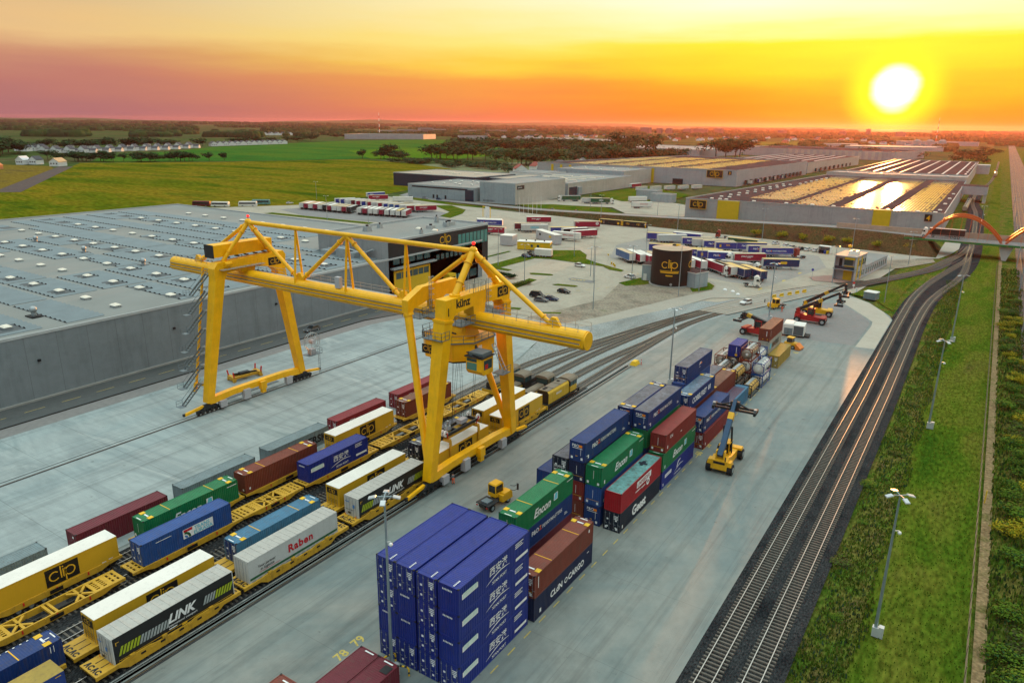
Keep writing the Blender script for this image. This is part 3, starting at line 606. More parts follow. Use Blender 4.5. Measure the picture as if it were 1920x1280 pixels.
# -- the dark office block on the end of the warehouse
of = thing('office_building', 'dark clad office block with a big yellow door and round yellow letters', 'office block', (-162, 184, 0)); ox, oy = -162, 184
x0, x1, y0, y1, H = -178-ox, -148-ox, 158-oy, 209.5-oy, 18.4
xm = -163-ox
mb = MB()
mb.face([(x1, y0, 0), (x1, y1-12, 0), (x1, y1-12, H), (x1, y0, H)], M_black)
mb.face([(x1, y1-12, 5.2), (x1, y1, 5.2), (x1, y1, H), (x1, y1-12, H)], M_black)
mb.face([(x0, y0, 0), (x1, y0, 0), (x1, y0, H), (x0, y0, H)], M_wallx)
mb.face([(x1, y1, 5.2), (x0, y1, 5.2), (x0, y1, H), (x1, y1, H)], M_black); mb.face([(x0, y1, 0), (x0, y0, 0), (x0, y0, H), (x0, y1, H)], M_wallx)
mb.face([(x1, y1-12, 5.2), (x0, y1-12, 5.2), (x0, y1, 5.2), (x1, y1, 5.2)], M_black); mb.face([(x1, y1-12, 0), (x0, y1-12, 0), (x0, y1-12, 5.2), (x1, y1-12, 5.2)], M_black)
mb.build('wall', of)
mb = MB(); mb.box(x0, x1, y1-11.6, y1-6, -.1, 5.1, M_black); mb.box(x1-.0, x1+.02, y1-11, y1-7, 1, 3.6, M_glass); mb.build('lobby', of)
MB().face([(x0+.3, y0+.3, H-.5), (x1-.3, y0+.3, H-.5), (x1-.3, y1-.3, H-.5), (x0+.3, y1-.3, H-.5)], M_roof)
mb = MB(); mb.face([(x0+.3, y0+.3, H-.5), (x1-.3, y0+.3, H-.5), (x1-.3, y1-.3, H-.5), (x0+.3, y1-.3, H-.5)], M_roof); mb.build('roof', of)
mb = MB()
for a in ((x1-.35, x1+.06, y0-.06, y1+.06), (x0-.06, x0+.35, y0-.06, y1+.06), (x0+.35, x1-.35, y1-.35, y1+.06), (x0+.35, x1-.35, y0-.06, y0+.35)): mb.box(*a, H-.55, H+.12, M_parapet)
mb.build('parapet', of)
# the yellow roller door with its strip of windows, and the canopy above
mb = MB(); mb.box(x1, x1+.12, 160-oy, 177-oy, 0.2, 8.9, M_yelw); mb.box(x1+.12, x1+.2, 160-oy, 160.5-oy, .2, 8.9, M_yel); mb.box(x1+.12, x1+.2, 176.5-oy, 177-oy, .2, 8.9, M_yel); mb.box(x1+.12, x1+.2, 160.5-oy, 176.5-oy, 8.5, 8.9, M_yel)
mb.box(x1+.12, x1+.18, 162-oy, 166-oy, .2, 3.2, M_yel); d_ = mb.build('yellow_door', of)
mb = MB()
for k in range(6): mb.box(x1+.12, x1+.17, 161-oy+k*2.6, 163.3-oy+k*2.6, 6.3, 8.2, M_glass)
mb.build('window_strip', d_)
MB().box(x1, x1+1.5, 158.6-oy, 179-oy, 9.6, 10.1, M_alu).build('canopy', of)
for k in range(5): MB().box(x1+.0, x1+.06, 160-oy+k*3.6, 162.8-oy+k*3.6, 10.9, 12.6, M_glass).build('window', of)
MB().box(x1, x1+2.6, 184-oy, 187.5-oy, 0, 4.4, M_yelw).box(x1+2.6, x1+2.66, 184.6-oy, 186.9-oy, 0, 3.4, M_dark).build('porch', of)
for k in range(8):
    mb = MB(); mb.box(x1+.01, x1+.08, 192.2-oy+k*2.15, 193.9-oy+k*2.15, 12.2, 16.4, M_gteal); mb.build('window', of)
for k in range(6):
    MB().box(x1+.01, x1+.07, 180.5-oy+k*2.4, 182-oy+k*2.4, 9.5, 11.2, M_glass).build('window', of)
for k in range(4): MB().box(x1+.01, x1+.07, 190-oy+k*1.9, 191.3-oy+k*1.9, 1.2, 3.2, M_gteal).build('window', of)
mb = MB(); v, f, w = logo2d(2.1); mb.flat((v, f), (x1+.1, 182.5-oy, 14.6), (0, 1, 0), (0, 0, 1), M_yel); mb.build('sign_letters', of)
for xx, yy, w, h in ((-170, 172, 2.2, 1.6), (-172, 180, 1.5, 1.3), (-158, 190, 2.4, 1.0), (-156, 196, 1.6, 1.6), (-166, 203, 1.2, 2.2), (-158, 200, 3.2, 1.3), (-152, 178, 1.0, 1.4)):
    mb = MB(); mb.box(xx-ox-w/2, xx-ox+w/2, yy-oy-w/2, yy-oy+w/2, H-.5, H-.5+h, M_alu, ins=.15); mb.tube((xx-ox, yy-oy, H-.5+h), (xx-ox, yy-oy, H+h), w*.22, M_dark, 10); mb.build('roof_unit', of)
for xx in (-160, -153): mb = MB(); mb.ball((xx-ox, 186-oy, H-.4), 1.0, M_dome, 10, 6, .6); mb.build('skylight', of)
mb = MB()                                                           # plant on the low roof in front of the office
for k, (xx, yy, w, l, h) in enumerate(((-172, 154.5, 5, 2.6, 1.6), (-165, 154, 4, 2, 2.8), (-160.5, 155, 2.5, 2.4, 1.8), (-156, 155, 1.4, 1.6, 2.4))): mb.box(xx-ox, xx-ox+w, yy-oy-l/2, yy-oy+l/2, 12.6, 12.6+h, M_alu, ins=.1)
mb.pipe([(-172-ox, 156.6-oy, 14), (-166-ox, 157.4-oy, 15), (-158-ox, 157.4-oy, 13.6), (-153-ox, 157-oy, 15.5)], .35, M_alu, 8); mb.build('air_plant', of)

# -- round tank with the yellow letters
tk = thing('water_tank', 'big black round tank with yellow lettering beside the lorry bays', 'tank', (-88.6, 234.6, 0))
mb = MB(); mb.tube((0, 0, -.1), (0, 0, 0.25), 7.2, M_curb, 48); mb.build('base', tk)
M_tank = mat('tank_black', (0.012, 0.009, 0.007), 0.7, var=0.15, scale=0.3, dirt=0.12)
MB().tube((0, 0, .25), (0, 0, 12.4), 6.7, M_tank, 64, cap=False).build('wall', tk)
mb = MB(); mb.tube((0, 0, 12.4), (0, 0, 12.9), 6.75, mat('tank_roof', (0.42, 0.30, 0.20), 0.6), 64, 0.05); mb.build('roof', tk)
MB().box(-.9, .2, 2.2, 3.4, 12.4, 13.2, M_dark).box(.3, 1.5, 2.4, 3.3, 12.4, 13.3, M_yel).build('roof_hatch', tk)
def bend(shape, r, a_mid, z0, wid):
    out = []
    for u, v in shape[0]:
        a = a_mid+(u-wid/2)/r; out.append((r*math.cos(a), r*math.sin(a), z0+v))
    return out, shape[1]
aT = math.atan2(-234.6, 88.6)+rad(-4)
mb = MB(); v, f, w = logo2d(2.0); vs, fs = bend((v, f), 6.74, aT, 6.5, w); mb.faces(vs, fs, M_yel)
for zz, ww, hh in ((5.35, 6.6, .2), (4.75, 6.2, .42), (3.7, 2.3, .38)):
    n_ = 14; vs = []; fs = []
    for k in range(n_+1):
        for b in (0, hh): vs.append((ww*k/n_, b))
        if k: fs.append((2*k-2, 2*k, 2*k+1, 2*k-1))
    p3, f3 = bend((vs, fs), 6.74, aT, zz, ww); mb.faces(p3, f3, M_yel)
for s, zz in (('CONTAINER LOGISTIC PARK', 5.0), ):
    pass
mb.build('lettering', tk)
mb = MB(); v, f, w = logo2d(2.0); vs, fs = bend((v, f), 6.74, aT+rad(86), 6.5, w); mb.faces(vs, fs, M_yel); mb.build('lettering', tk)
MB().tube((6.3*math.cos(aT+.12), 6.3*math.sin(aT+.12), 1.0), (7.0*math.cos(aT+.12), 7.0*math.sin(aT+.12), 1.0), .42, M_alu, 14).build('outlet', tk)
for nm, lab, x, y, rz, w, l, h in (('pump_house', 'small grey pump house on the left of the black tank', -97.2, 238.2, .1, 4.6, 7, 5.4), ('pump_house', 'small open topped grey pump house on the right of the black tank', -80.6, 236.2, -.35, 6.2, 6.5, 5.0)):
    b_ = thing(nm, lab, 'pump house', (x, y, -.1), rz, 'pump houses at the tank')
    MB().box(-w/2, w/2, -l/2, l/2, 0, h, M_teal).build('wall', b_); MB().box(-w/2-.15, w/2+.15, -l/2-.15, l/2+.15, h, h+.25, M_white, top=M_roofd).build('roof', b_)
    MB().box(-w/2+.6, -w/2+1.8, -l/2-.06, -l/2, 0, 2.4, M_white).build('door', b_)

# -- the big solar sheds at the upper right
def shed(name, label, poly, H, roofm=M_roof, wm=(M_lilac, M_lilac_side), par=0.5, base=-.3):
    cx = sum(p[0] for p in poly)/len(poly); cy = sum(p[1] for p in poly)/len(poly)
    r_ = thing(name, label, 'warehouse', (cx, cy, 0)); pl = [(x-cx, y-cy) for x, y in poly]; n = len(pl)
    mb = MB()
    for i in range(n):
        a, b = pl[i], pl[(i+1) % n]; m = wm[0] if abs(b[0]-a[0]) > abs(b[1]-a[1]) else wm[1]
        mb.face([(a[0], a[1], base), (b[0], b[1], base), (b[0], b[1], H), (a[0], a[1], H)], m)
    mb.build('wall', r_)
    mb = MB(); mb.face([(x*.999, y*.999, H-par) for x, y in pl], roofm); mb.build('roof', r_)
    mb = MB()
    for i in range(n):
        a, b = Vector((*pl[i], H+.05)), Vector((*pl[(i+1) % n], H+.05)); mb.beam(a, b, .35, .3, M_parapet)
    mb.build('parapet', r_); r_['_c'] = (cx, cy); return r_, cx, cy
s4, cx, cy = shed('warehouse', 'nearest pale shed at right with four bright solar bands and a yellow wall stripe', [(-153, 421), (-19.5, 430), (-21.5, 722), (-131, 722)], 11.0, M_roofd)
def front(x): return 421+9*(x+153)/133.5
for x0_, x1_ in ((-134, -121.5), (-52, -43.5)): MB().box(x0_-cx, x1_-cx, front(x0_)-cy-.45, front(x1_)-cy, -.2, 10.9, M_yelw).build('wall_stripe', s4)
def sign(parent, x, y, z, w, h, lh, U=(1, 0, 0), nrm=(0, -1, 0), border=True, txt=None):
    o = Vector((x, y, z)); U = Vector(U); Nn = Vector(nrm); V = Vector((0, 0, 1)); mb = MB()
    P_ = lambda a, b, d=0: o+U*a+V*b+Nn*d
    if border:
        mb.face([P_(-.3, -.3), P_(w+.3, -.3), P_(w+.3, h+.3), P_(-.3, h+.3)], M_yel)
    mb.face([P_(0, 0, .05), P_(w, 0, .05), P_(w, h, .05), P_(0, h, .05)], M_blackp)
    v, f, ww = logo2d(lh) if not txt else text(txt, lh, .03)
    mb.flat((v, f), P_((w-ww)/2, (h-lh)/2, .1), U, V, M_yel); return mb.build('sign', parent)
sign(s4, -150-cx, 420.7-cy-.1, 5.6, 9.6, 4.6, 2.2)
sign(s4, -28-cx, front(-28)-cy-.3, 6.6, 3.4, 3.6, 2.4, border=False, txt='4')
RN = random.Random(5)
def solar(parent, cx, cy, xa, xb, ya, yb, z, rowsN, seg, mname, gap=0.25, hole=0.10):
    """rows of tilted panels running along the shed, in separate tables"""
    pitch = (xb-xa)/rowsN; mb = MB(); L = (yb-ya)/seg
    for r in range(rowsN):
        a = xa+r*pitch; edge = r < 2 or r >= rowsN-2
        for s in range(seg):
            if edge and RN.random() < .18: continue
            if RN.random() < hole*.3: continue
            y0_ = ya+s*L; y1_ = y0_+L-(gap if edge or s % 6 == 0 else .3)
            q = [(a-cx, y0_-cy, z), (a+pitch*.36-cx, y0_-cy, z+.07), (a+pitch*.72-cx, y0_-cy, z), (a-cx, y1_-cy, z), (a+pitch*.36-cx, y1_-cy, z+.07), (a+pitch*.72-cx, y1_-cy, z)]
            mb.faces(q, [(0, 1, 4, 3), (1, 2, 5, 4)], mname); mb.faces(q, [(0, 2, 1), (3, 4, 5)], M_dark)
    return mb.build('solar_array', parent)
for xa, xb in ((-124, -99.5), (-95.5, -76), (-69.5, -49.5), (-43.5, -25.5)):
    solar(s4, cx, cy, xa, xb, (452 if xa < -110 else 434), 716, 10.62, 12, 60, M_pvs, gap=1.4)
sk4 = cached('skylight4', 'skylight', lambda q: (q.box(-.9, .9, -.8, .8, 0, .4, M_alu), q.box(-1, 1, -.9, .9, .4, .7, M_dome, ins=.3)))
for k in range(16):
    for x in (-141, -136) if k < 10 else (-133,): link('skylight', sk4, s4, (x+k*.75-cx, 432+k*16-cy, 10.5))
for x in (-132, -116, -98, -84, -73, -58, -46, -32, -24): link('skylight', sk4, s4, (x-cx, 430.5+(x+153)*.04-cy, 10.5))
for k in range(4): link('skylight', sk4, s4, (-22.8-cx, 450+k*40-cy, 10.5))
s4b, cx, cy = shed('warehouse', 'raised pale band of roof across the back of the nearest solar shed', [(-131.5, 722.5), (-21.5, 722.5), (-22, 760), (-128, 760)], 13.5, M_roof, (M_beige, M_beige))
for x in (-116, -100, -88, -74, -58, -36): link('skylight', sk4, s4b, (x-cx, 738-cy, 13.0))
s5, cx, cy = shed('warehouse', 'long dark red roofed shed with narrow pale roof lights, in the sun glare', [(-127, 760.5), (-22, 760.5), (-24, 1130), (-120, 1130)], 12.0, M_roofd, (M_beige, M_beige))
M_rl = mat('roof_light', (0.55, 0.52, 0.50), 0.4)
for k in range(8): MB().box(-114+k*11.6-cx, -112.8+k*11.6-cx, 764-cy, 1126-cy, 11.5, 12.1, M_rl).build('roof_light', s5)
for k in range(9): MB().box(-26.5-cx, -25-cx, 770+k*38-cy, 786+k*38-cy, 11.5, 12.0, M_rl).build('roof_light', s5)
br = thing('rail_shed', 'pale box building that bridges the siding at the side of the solar shed', 'shed', (-13, 655, 0))
MB().box(-8.5, 8.5, -12, 13, 5.6, 11.6, M_lilac_side, top=M_roofd).build('wall', br); MB().box(6.2, 8.3, -11, 12, -.3, 5.6, M_beige).build('leg_wall', br)
br2 = thing('rail_shed', 'small pale box building beyond the bridging shed by the siding', 'shed', (-15, 1080, 0)); MB().box(-8, 5, -8, 14, -.3, 10, M_lilac_side, top=M_roofd).build('wall', br2); MB().box(-8.2, 5.2, -8.2, 14.2, 10, 10.4, M_parapet).build('parapet', br2)
s3, cx, cy = shed('warehouse', 'pale shed behind with a wide solar roof and three yellow stripes on its end', [(-400, 655), (-197, 668), (-186, 900), (-352, 960)], 14.2, M_roofd)
def fr3(x): return 655+13*(x+400)/203
for x0_ in (-299, -288, -277, -384, -374, -364): MB().box(x0_-cx, x0_+2.6-cx, fr3(x0_)-cy-.4, fr3(x0_)-cy+.2, -.3, 13, M_yelw).build('wall_stripe', s3)
sign(s3, -224-cx, fr3(-224)-cy-.3, 7.2, 14.5, 6.2, 3.2)
sign(s3, -205-cx, fr3(-205)-cy-.3, 10, 3.4, 3.2, 2.2, border=False, txt='3')
MB().box(-256-cx, -246-cx, fr3(-250)-cy-.4, fr3(-250)-cy+.3, -.3, 4.5, M_dark).build('dock_door', s3)
for k in range(14): y = 690+k*14; MB().box((-195.6+(y-668)*.047)-cx-.2, (-195.6+(y-668)*.047)-cx+.7, y-cy-3, y-cy+3, .5, 4.6, M_dark).build('dock_door', s3)
for xa, xb in ((-372, -340), (-334, -300), (-294, -262), (-256, -226)):
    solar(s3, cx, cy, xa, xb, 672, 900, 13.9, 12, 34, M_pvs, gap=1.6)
s2, cx, cy = shed('warehouse', 'dull purple shed far behind with ribbed wall under the sunset glow', [(-420, 1450), (-150, 1390), (-120, 1560), (-390, 1640)], 14, M_roofd, (M_lilac, M_lilac))
for k in range(16): MB().box(-340+k*11-cx, -335+k*11-cx, 1431.6-k*2.45-cy-1, 1431.6-k*2.45-cy, 0, 13, M_beige).build('wall_rib', s2)
s6, cx, cy = shed('warehouse', 'red roofed shed between the two solar sheds in the glow', [(-300, 965), (-190, 925), (-176, 1200), (-280, 1230)], 12, M_roofd, (M_lilac, M_beige))
for k in range(7): MB().box(-286+k*15-cx, -284+k*15-cx, 985-cy, 1200-cy, 11.5, 12.0, M_rl).build('roof_light', s6)
for k in range(9): MB().box(-186.5-cx+k*.9, -185.6-cx+k*.9, 950+k*24-cy, 958+k*24-cy, .5, 4.6, M_dark).build('dock_door', s6)
# far factories and sheds on the plain
for lab, pl, H in (('wide pale factory roof among the trees, far centre', [(-1150, 1640), (-760, 1430), (-720, 1560), (-1080, 1800)], 11), ('second wide pale factory roof, just behind the first', [(-1240, 1890), (-900, 1700), (-830, 1860), (-1150, 2080)], 12),
                   ('long pale shed behind the tall poplars', [(-690, 1330), (-440, 1260), (-420, 1440), (-640, 1540)], 12), ('pale shed with dark open side, far behind the dark tree clump', [(-560, 1560), (-360, 1600), (-360, 1760), (-560, 1720)], 10),
                   ('white factory at the edge of the green field', [(-1720, 1660), (-1570, 1860), (-1600, 1960), (-1760, 1780)], 15), ('white shed at the right end of the far green field', [(-1500, 1960), (-1440, 2040), (-1470, 2060), (-1530, 1990)], 12),
                   ('long low shed in the red glow below the sun', [(-330, 2000), (-120, 2060), (-120, 2200), (-340, 2160)], 9), ('long pale roof behind the three round silos', [(-300, 2760), (-70, 2820), (-70, 2900), (-300, 2860)], 12), ('white roofed shed in front of the three silos', [(-250, 2150), (-140, 2220), (-140, 2300), (-260, 2250)], 8), ('low shed beside the red glow, far right', [(-420, 2200), (-340, 2240), (-350, 2330), (-430, 2290)], 9)):
    shed('factory', lab, pl, H, M_roof, (M_lilac, M_lilac))
for k, x in enumerate((-221, -190, -160)):
    r_ = thing('silo', '%s of three round domed silos far below the sun' % ('leftmost', 'middle one', 'rightmost')[k], 'silo', (x, 2560+k*40, 0), 0, 'far silos'); mb = MB(); mb.tube((0, 0, 0), (0, 0, 12), 12, M_lilac, 20, cap=False); mb.build('wall', r_)
    mb = MB(); mb.ball((0, 0, 12), 12, M_roof, 20, 10, .75); mb.build('roof', r_)
# -- middle buildings
def block(label, x0, x1, y0, y1, H, wm, roofm=M_roof, extra=None, name='warehouse', cat='warehouse'):
    cx, cy = (x0+x1)/2, (y0+y1)/2; r_ = thing(name, label, cat, (cx, cy, 0)); a, b = (x1-x0)/2, (y1-y0)/2
    mb = MB(); mb.face([(-a, -b, -.3), (a, -b, -.3), (a, -b, H), (-a, -b, H)], wm[0]); mb.face([(a, b, -.3), (-a, b, -.3), (-a, b, H), (a, b, H)], wm[0])
    mb.face([(a, -b, -.3), (a, b, -.3), (a, b, H), (a, -b, H)], wm[1]); mb.face([(-a, b, -.3), (-a, -b, -.3), (-a, -b, H), (-a, b, H)], wm[1]); mb.build('wall', r_)
    mb = MB(); mb.face([(-a, -b, H-.4), (a, -b, H-.4), (a, b, H-.4), (-a, b, H-.4)], roofm); mb.build('roof', r_)
    mb = MB()
    for q in ((-a-.05, a+.05, -b-.05, -b+.3), (-a-.05, a+.05, b-.3, b+.05), (a-.3, a+.05, -b+.3, b-.3), (-a-.05, -a+.3, -b+.3, b-.3)): mb.box(*q, H-.45, H+.1, M_parapet)
    mb.build('parapet', r_); return r_, a, b
b1, a, b = block('tall plain hall with beige side wall and pale blue end, in the middle', -298, -268.6, 412, 480, 13.8, (M_teal, M_beige))
MB().box(a, a+.15, -b+2, -b+11, 9.6, 12.2, M_blackp).box(a+.15, a+.2, -b+3.2, -b+8.2, 10.5, 11.1, M_parapet).build('sign', b1)
for k in range(9):
    MB().box(-a+3+k*1.1, -a+3.4+k*1.1, -b-.06, -b, 0.6, 1.8, M_dark).build('louvre', b1) if k < 9 else None
b2, a, b = block('low grey hall with a row of white roof domes, left of the tall plain hall', -361, -300.5, 409, 470, 9.3, (M_teal, M_teal))
MB().box(-a+4, a-6, -b-.08, -b, 7.2, 8.2, M_dark).build('window_strip', b2)
MB().box(a-8, a-.6, -b-.1, -b, 0, 7.6, M_navy).build('gate', b2)
for x in (-7, -3.5, 4): MB().box(x, x+1.6, -b-.07, -b, .2, 2.8, M_dark).build('window', b2)
for k in range(12): link('skylight', sm, b2, (-a+8+(k % 6)*8.6, -12+(k//6)*22+(k % 3)*3, 8.9))
b3, a, b = block('dark navy hall with white skylights at the edge of the yellow field', -440, -352, 480, 540, 10.5, (M_navy, M_navy), M_apr if False else mat('tan_roof', (0.36, 0.30, 0.23), 0.8, var=.1))
for k in range(4): MB().box(-a+14+k*16, -a+24+k*16, -8+6*(k % 2)*2, -5.6+12*(k % 2), 10.1, 11.0, M_dome).build('skylight', b3)
for x in (10, 14, 20): MB().box(x, x+2.4, -b-.08, -b, 4, 6, M_glass).build('window', b3)
b3b, a, b = block('lower navy annex with a row of small lit windows beside the navy hall', -351.5, -286, 500, 560, 9.2, (M_navy, M_navy), mat('tan_roof', (0.36, 0.30, 0.23), 0.8))
for k in range(5): MB().box(-a+10+k*2.4, -a+11.2+k*2.4, -b-.08, -b, 4, 6, M_dome).build('window', b3b)
for k in range(5): MB().box(-a+22+k*8, -a+27+k*8, -6+k % 2*12, -3.4+k % 2*12, 8.8, 9.8, M_dome).build('skylight', b3b)
b4, a, b = block('long low hall with beige side wall and white roof strips, behind the tall hall', -330, -269.5, 486, 600, 9.6, (M_teal, M_beige))
for k in range(10): MB().box(-a+4+(k % 2)*24, -a+24+(k % 2)*26, -b+8+k*8, -b+10+k*8, 9.2, 9.9, M_dome).build('skylight', b4)
MB().box(a, a+.3, -b+2, -b+14, 0, 6.5, M_navy).box(a, a+1.6, -b+14.2, -b+20, 0, 6, M_teal).build('annex', b4)
b5, a, b = block('higher grey hall with beige wall at the back of the low halls', -345, -277, 600.5, 690, 13.0, (M_teal, M_beige))
for k in range(12): link('skylight', sk4, b5, (-a+8+(k % 4)*15, -b+14+(k//4)*26, 12.6))
b6, a, b = block('small white flat roofed house with square windows among the halls', -372, -335, 560.5, 600, 10.5, (M_white, M_white), name='house', cat='house')
for k in range(5): MB().box(-a+4+k*4, -a+5.6+k*4, -b-.08, -b, 5, 6.6, M_dark).build('window', b6)
b7, a, b = block('small grey substation behind the white trailers', -206, -190, 494, 503, 5.6, (M_teal, M_teal), name='substation', cat='substation')
b8, a, b = block('small blue grey kiosk by the lawn of the middle halls', -222, -206, 505, 516, 6.5, (M_teal, M_teal), name='substation', cat='substation')

# -- control building at the yard mouth
cb = thing('control_building', 'two storey grey and yellow control building at the yard mouth', 'office block', (-40.2, 276.8, -.1), rad(-7))
M_lgrey = mat('light_grey_render', (0.42, 0.41, 0.42), 0.7, var=.06); M_tanr = mat('warm_roof', (0.42, 0.31, 0.24), 0.7)
w, l, h = 3.6, 13, 8.6
mb = MB(); mb.box(-w, w, 1.8, l, 0, h, M_lgrey); mb.box(-w, -w+.25, 0, 1.8, 0, h, M_lgrey); mb.box(w-.25, w, 0, 1.8, 0, h, M_lgrey); mb.box(-w+.25, w-.25, 0, 1.8, 3.9, 4.3, M_lgrey); mb.build('wall', cb)
MB().box(-w-.25, w+.25, -.35, l+.2, h, h+.35, M_lgrey, top=M_tanr).build('roof', cb)
MB().box(-w+.25, w-.25, -.4, -.3, 4.3, 5.2, M_navy).build('balcony_rail', cb)
MB().box(-w-.2, w+.2, -.9, 1.7, 4.02, 4.24, M_lgrey, top=M_navy).build('balcony', cb)
MB().box(-.8, 2.2, 1.72, 1.8, 5.4, 7.8, M_glass).build('window', cb); MB().box(-2.5, -1.4, 1.72, 1.8, 4.5, 7.6, M_dark).build('door', cb)
MB().box(-.6, 3.0, 1.70, 1.79, 4.4, 5.2, M_yelw).build('yellow_panel', cb); MB().box(-.2, 3.2, -.05, .1, h-.9, h-.02, M_yelw).build('yellow_panel', cb)
MB().box(-.6, 2.4, 1.70, 1.79, .1, 3.8, M_yelw).build('yellow_door', cb)
for k in range(2): MB().box(w, w+.08, 2.2+k*4.6, 3.6+k*4.6, .2, h-.3, M_yelw).build('yellow_panel', cb)
for k in range(4):
    for z in (1.0, 5.2): MB().box(w, w+.06, 4+k*2.3, 5.4+k*2.3, z, z+2.0, M_glass).build('window', cb)
mb = MB(); mb.box(-w, w, l+.02, l+31, 0, 3.9, M_lgrey); mb.build('low_wing', cb)
MB().box(-w-.15, w+.15, l+.3, l+31.2, 3.9, 4.2, M_lgrey, top=M_roof).build('low_roof', cb)
for k in range(10): MB().box(w, w+.06, l+1.5+k*2.9, l+3+k*2.9, .9, 3.0, M_glass).build('window', cb)
mb = MB(); mb.box(-.6, 2.4, 4.5, 8.5, h+.35, h+1.5, M_white, ins=.2); mb.tube((.9, 6, h+1.5), (.9, 6, h+1.7), .7, M_dark, 12); mb.build('roof_unit', cb)
mb = MB(); mb.tube((-1.5, 9, h), (-1.5, 9, h+3.2), .07, M_yel, 6); mb.box(-2.1, -.9, 8.8, 9.2, h+2.2, h+2.9, M_yel); mb.build('mast', cb)

# -- the arch bridge
bg = thing('arch_bridge', 'road bridge with orange red arches and green deck edge over the tracks', 'bridge', (0, 367, 0))
M_arch = mat('arch_red', (0.60, 0.10, 0.02), 0.4, var=.1); M_grn = mat('deck_green', (0.03, 0.16, 0.03), 0.5); M_bc = mat('bridge_concrete', (0.45, 0.42, 0.40), 0.7, var=.1)
MB().box(-22, 60, -6.2, 6.2, 6.1, 6.8, M_bc, top=G_pave2).build('deck', bg)
for y in (-6.35, 6.35): MB().box(-30, 60, y-.12, y+.12, 5.75, 6.5, M_grn).build('edge_beam', bg)
for y in (-6.0, 6.0):
    mb = MB()
    for k in range(31):
        x = -30+k*3; mb.box(x-.05, x+.05, y-.05, y+.05, 6.8, 8.0, M_alu)
    for z in (7.3, 7.9): mb.box(-30, 60, y-.04, y+.04, z-.04, z+.04, M_alu)
    mb.build('railing', bg)
MB().box(-60, 60, 4.9, 5.1, 6.8, 9.2, M_para).build('parapet', bg)
for sp in (0, 1):
    xa = -25.2+sp*32.6; n_ = 18
    for y in (-5.0, 4.3):
        pts = []
        for k in range(n_+1):
            u = k/n_; x = xa+31.2*u; z = 1.2+(16.9-1.2)*(1-(2*u-1)**2)**.92 if sp == 0 else 6.8+(16.9-6.8)*(1-(2*u-1)**2)**.95
            if sp == 0 and u > .5: z = 6.8+(16.9-6.8)*(1-(2*u-1)**2)**.95
            pts.append(Vector((x, y, z)))
        mb = MB()
        for p_, q_ in zip(pts, pts[1:]): mb.beam(p_, q_, .55, .9, M_arch)
        ar = mb.build('arch', bg)
        mb = MB()
        for k in range(3, n_-2, 2): p_ = pts[k]; mb.tube((p_.x, y, 6.9), (p_.x, y, p_.z), .05, M_arch, 5)
        mb.build('hanger', ar)
    for k in (5, 13): x = xa+31.2*k/n_; zz = 6.8+(10.1)*(1-(2*k/n_-1)**2)**.93; MB().beam((x, -5, zz), (x, 4.3, zz), .4, .4, M_arch).build('cross_beam', bg)
mb = MB()
for y in (-5.0, 3.6): mb.prism([(7.0, -.2), (8.6, -.2), (10.6, 6.1), (5.2, 6.1)], 1, y, y+1.3, M_bc)
mb.build('pier', bg)
MB().prism([(-28.5, 6.1), (-21.5, 6.1), (-21.5, .5), (-22.5, -.2)], 1, -6.1, -5.3, M_bc).prism([(-28.5, 6.1), (-20.8, 6.1), (-20.8, -.2), (-22.5, -.2)], 1, -5.28, 6.1, M_bc).build('abutment', bg)
MB().prism([(39, -.2), (42, -.2), (42, 6.1), (39, 6.1)], 1, -4, 4, M_bc).build('pier', bg)
# yellow cabins and grey cabins of the gate
for nm, lab, x, y, rz, w, l, h, m in (('site_cabin', 'long yellow site cabin with a flat white roof on the lawn', -163.5, 266.8, rad(20), 14.5, 5.2, 3.4, M_yelw), ('site_cabin', 'plain grey white box cabin left of the yellow cabin', -179.3, 270, rad(12), 6, 6, 4.4, M_lgrey), ('site_cabin', 'long grey cabin with yellow signs behind the yellow cabin', -170, 289.5, rad(-33), 20, 3.4, 4.2, M_lgrey)):
    r_ = thing(nm, lab, 'cabin', (x, y, -.1), rz, 'gate cabins'); MB().box(-w/2, w/2, -l/2, l/2, .2, h, m).build('wall', r_); MB().box(-w/2-.1, w/2+.1, -l/2-.1, l/2+.1, h, h+.2, M_white).build('roof', r_)
    if m is M_yelw:
        for k in range(3): MB().box(w/2, w/2+.05, -l/2+.7+k*1.5, -l/2+1.6+k*1.5, 1.3, 2.4, M_glass).build('window', r_)
        for x_ in (1.5, -1.2): MB().box(x_, x_+1.0, -l/2-.05, -l/2, 1.3, 2.4, M_glass).build('window', r_)
        MB().box(3.4, 4.3, -l/2-.06, -l/2, .3, 2.5, M_yel).build('door', r_)
        for x_ in (-4, 0, 4): MB().box(x_, x_+.5, -.2, .3, h+.2, h+.8, M_dark).build('roof_vent', r_)
    elif w > 10:
        MB().box(4, 6.2, -l/2-.05, -l/2, 2.4, 3.4, M_yelw).build('sign', r_); MB().box(-6.5, -4.6, -l/2-.05, -l/2, 2.2, 3.2, M_dark).build('window', r_)
sh = thing('smoking_shelter', 'small white framed open shelter with coloured bins by the parked cars', 'shelter', (-57.6, 334, -.1), rad(-10))
MB().box(-2.6, 2.6, -.1, 2.4, 2.9, 3.2, M_white).box(-2.6, -2.4, 0, 2.4, 0, 2.9, M_white).box(2.4, 2.6, 0, 2.4, 0, 2.9, M_white).box(-2.4, 2.4, 2.3, 2.4, 0, 2.9, M_lgrey).build('frame', sh)
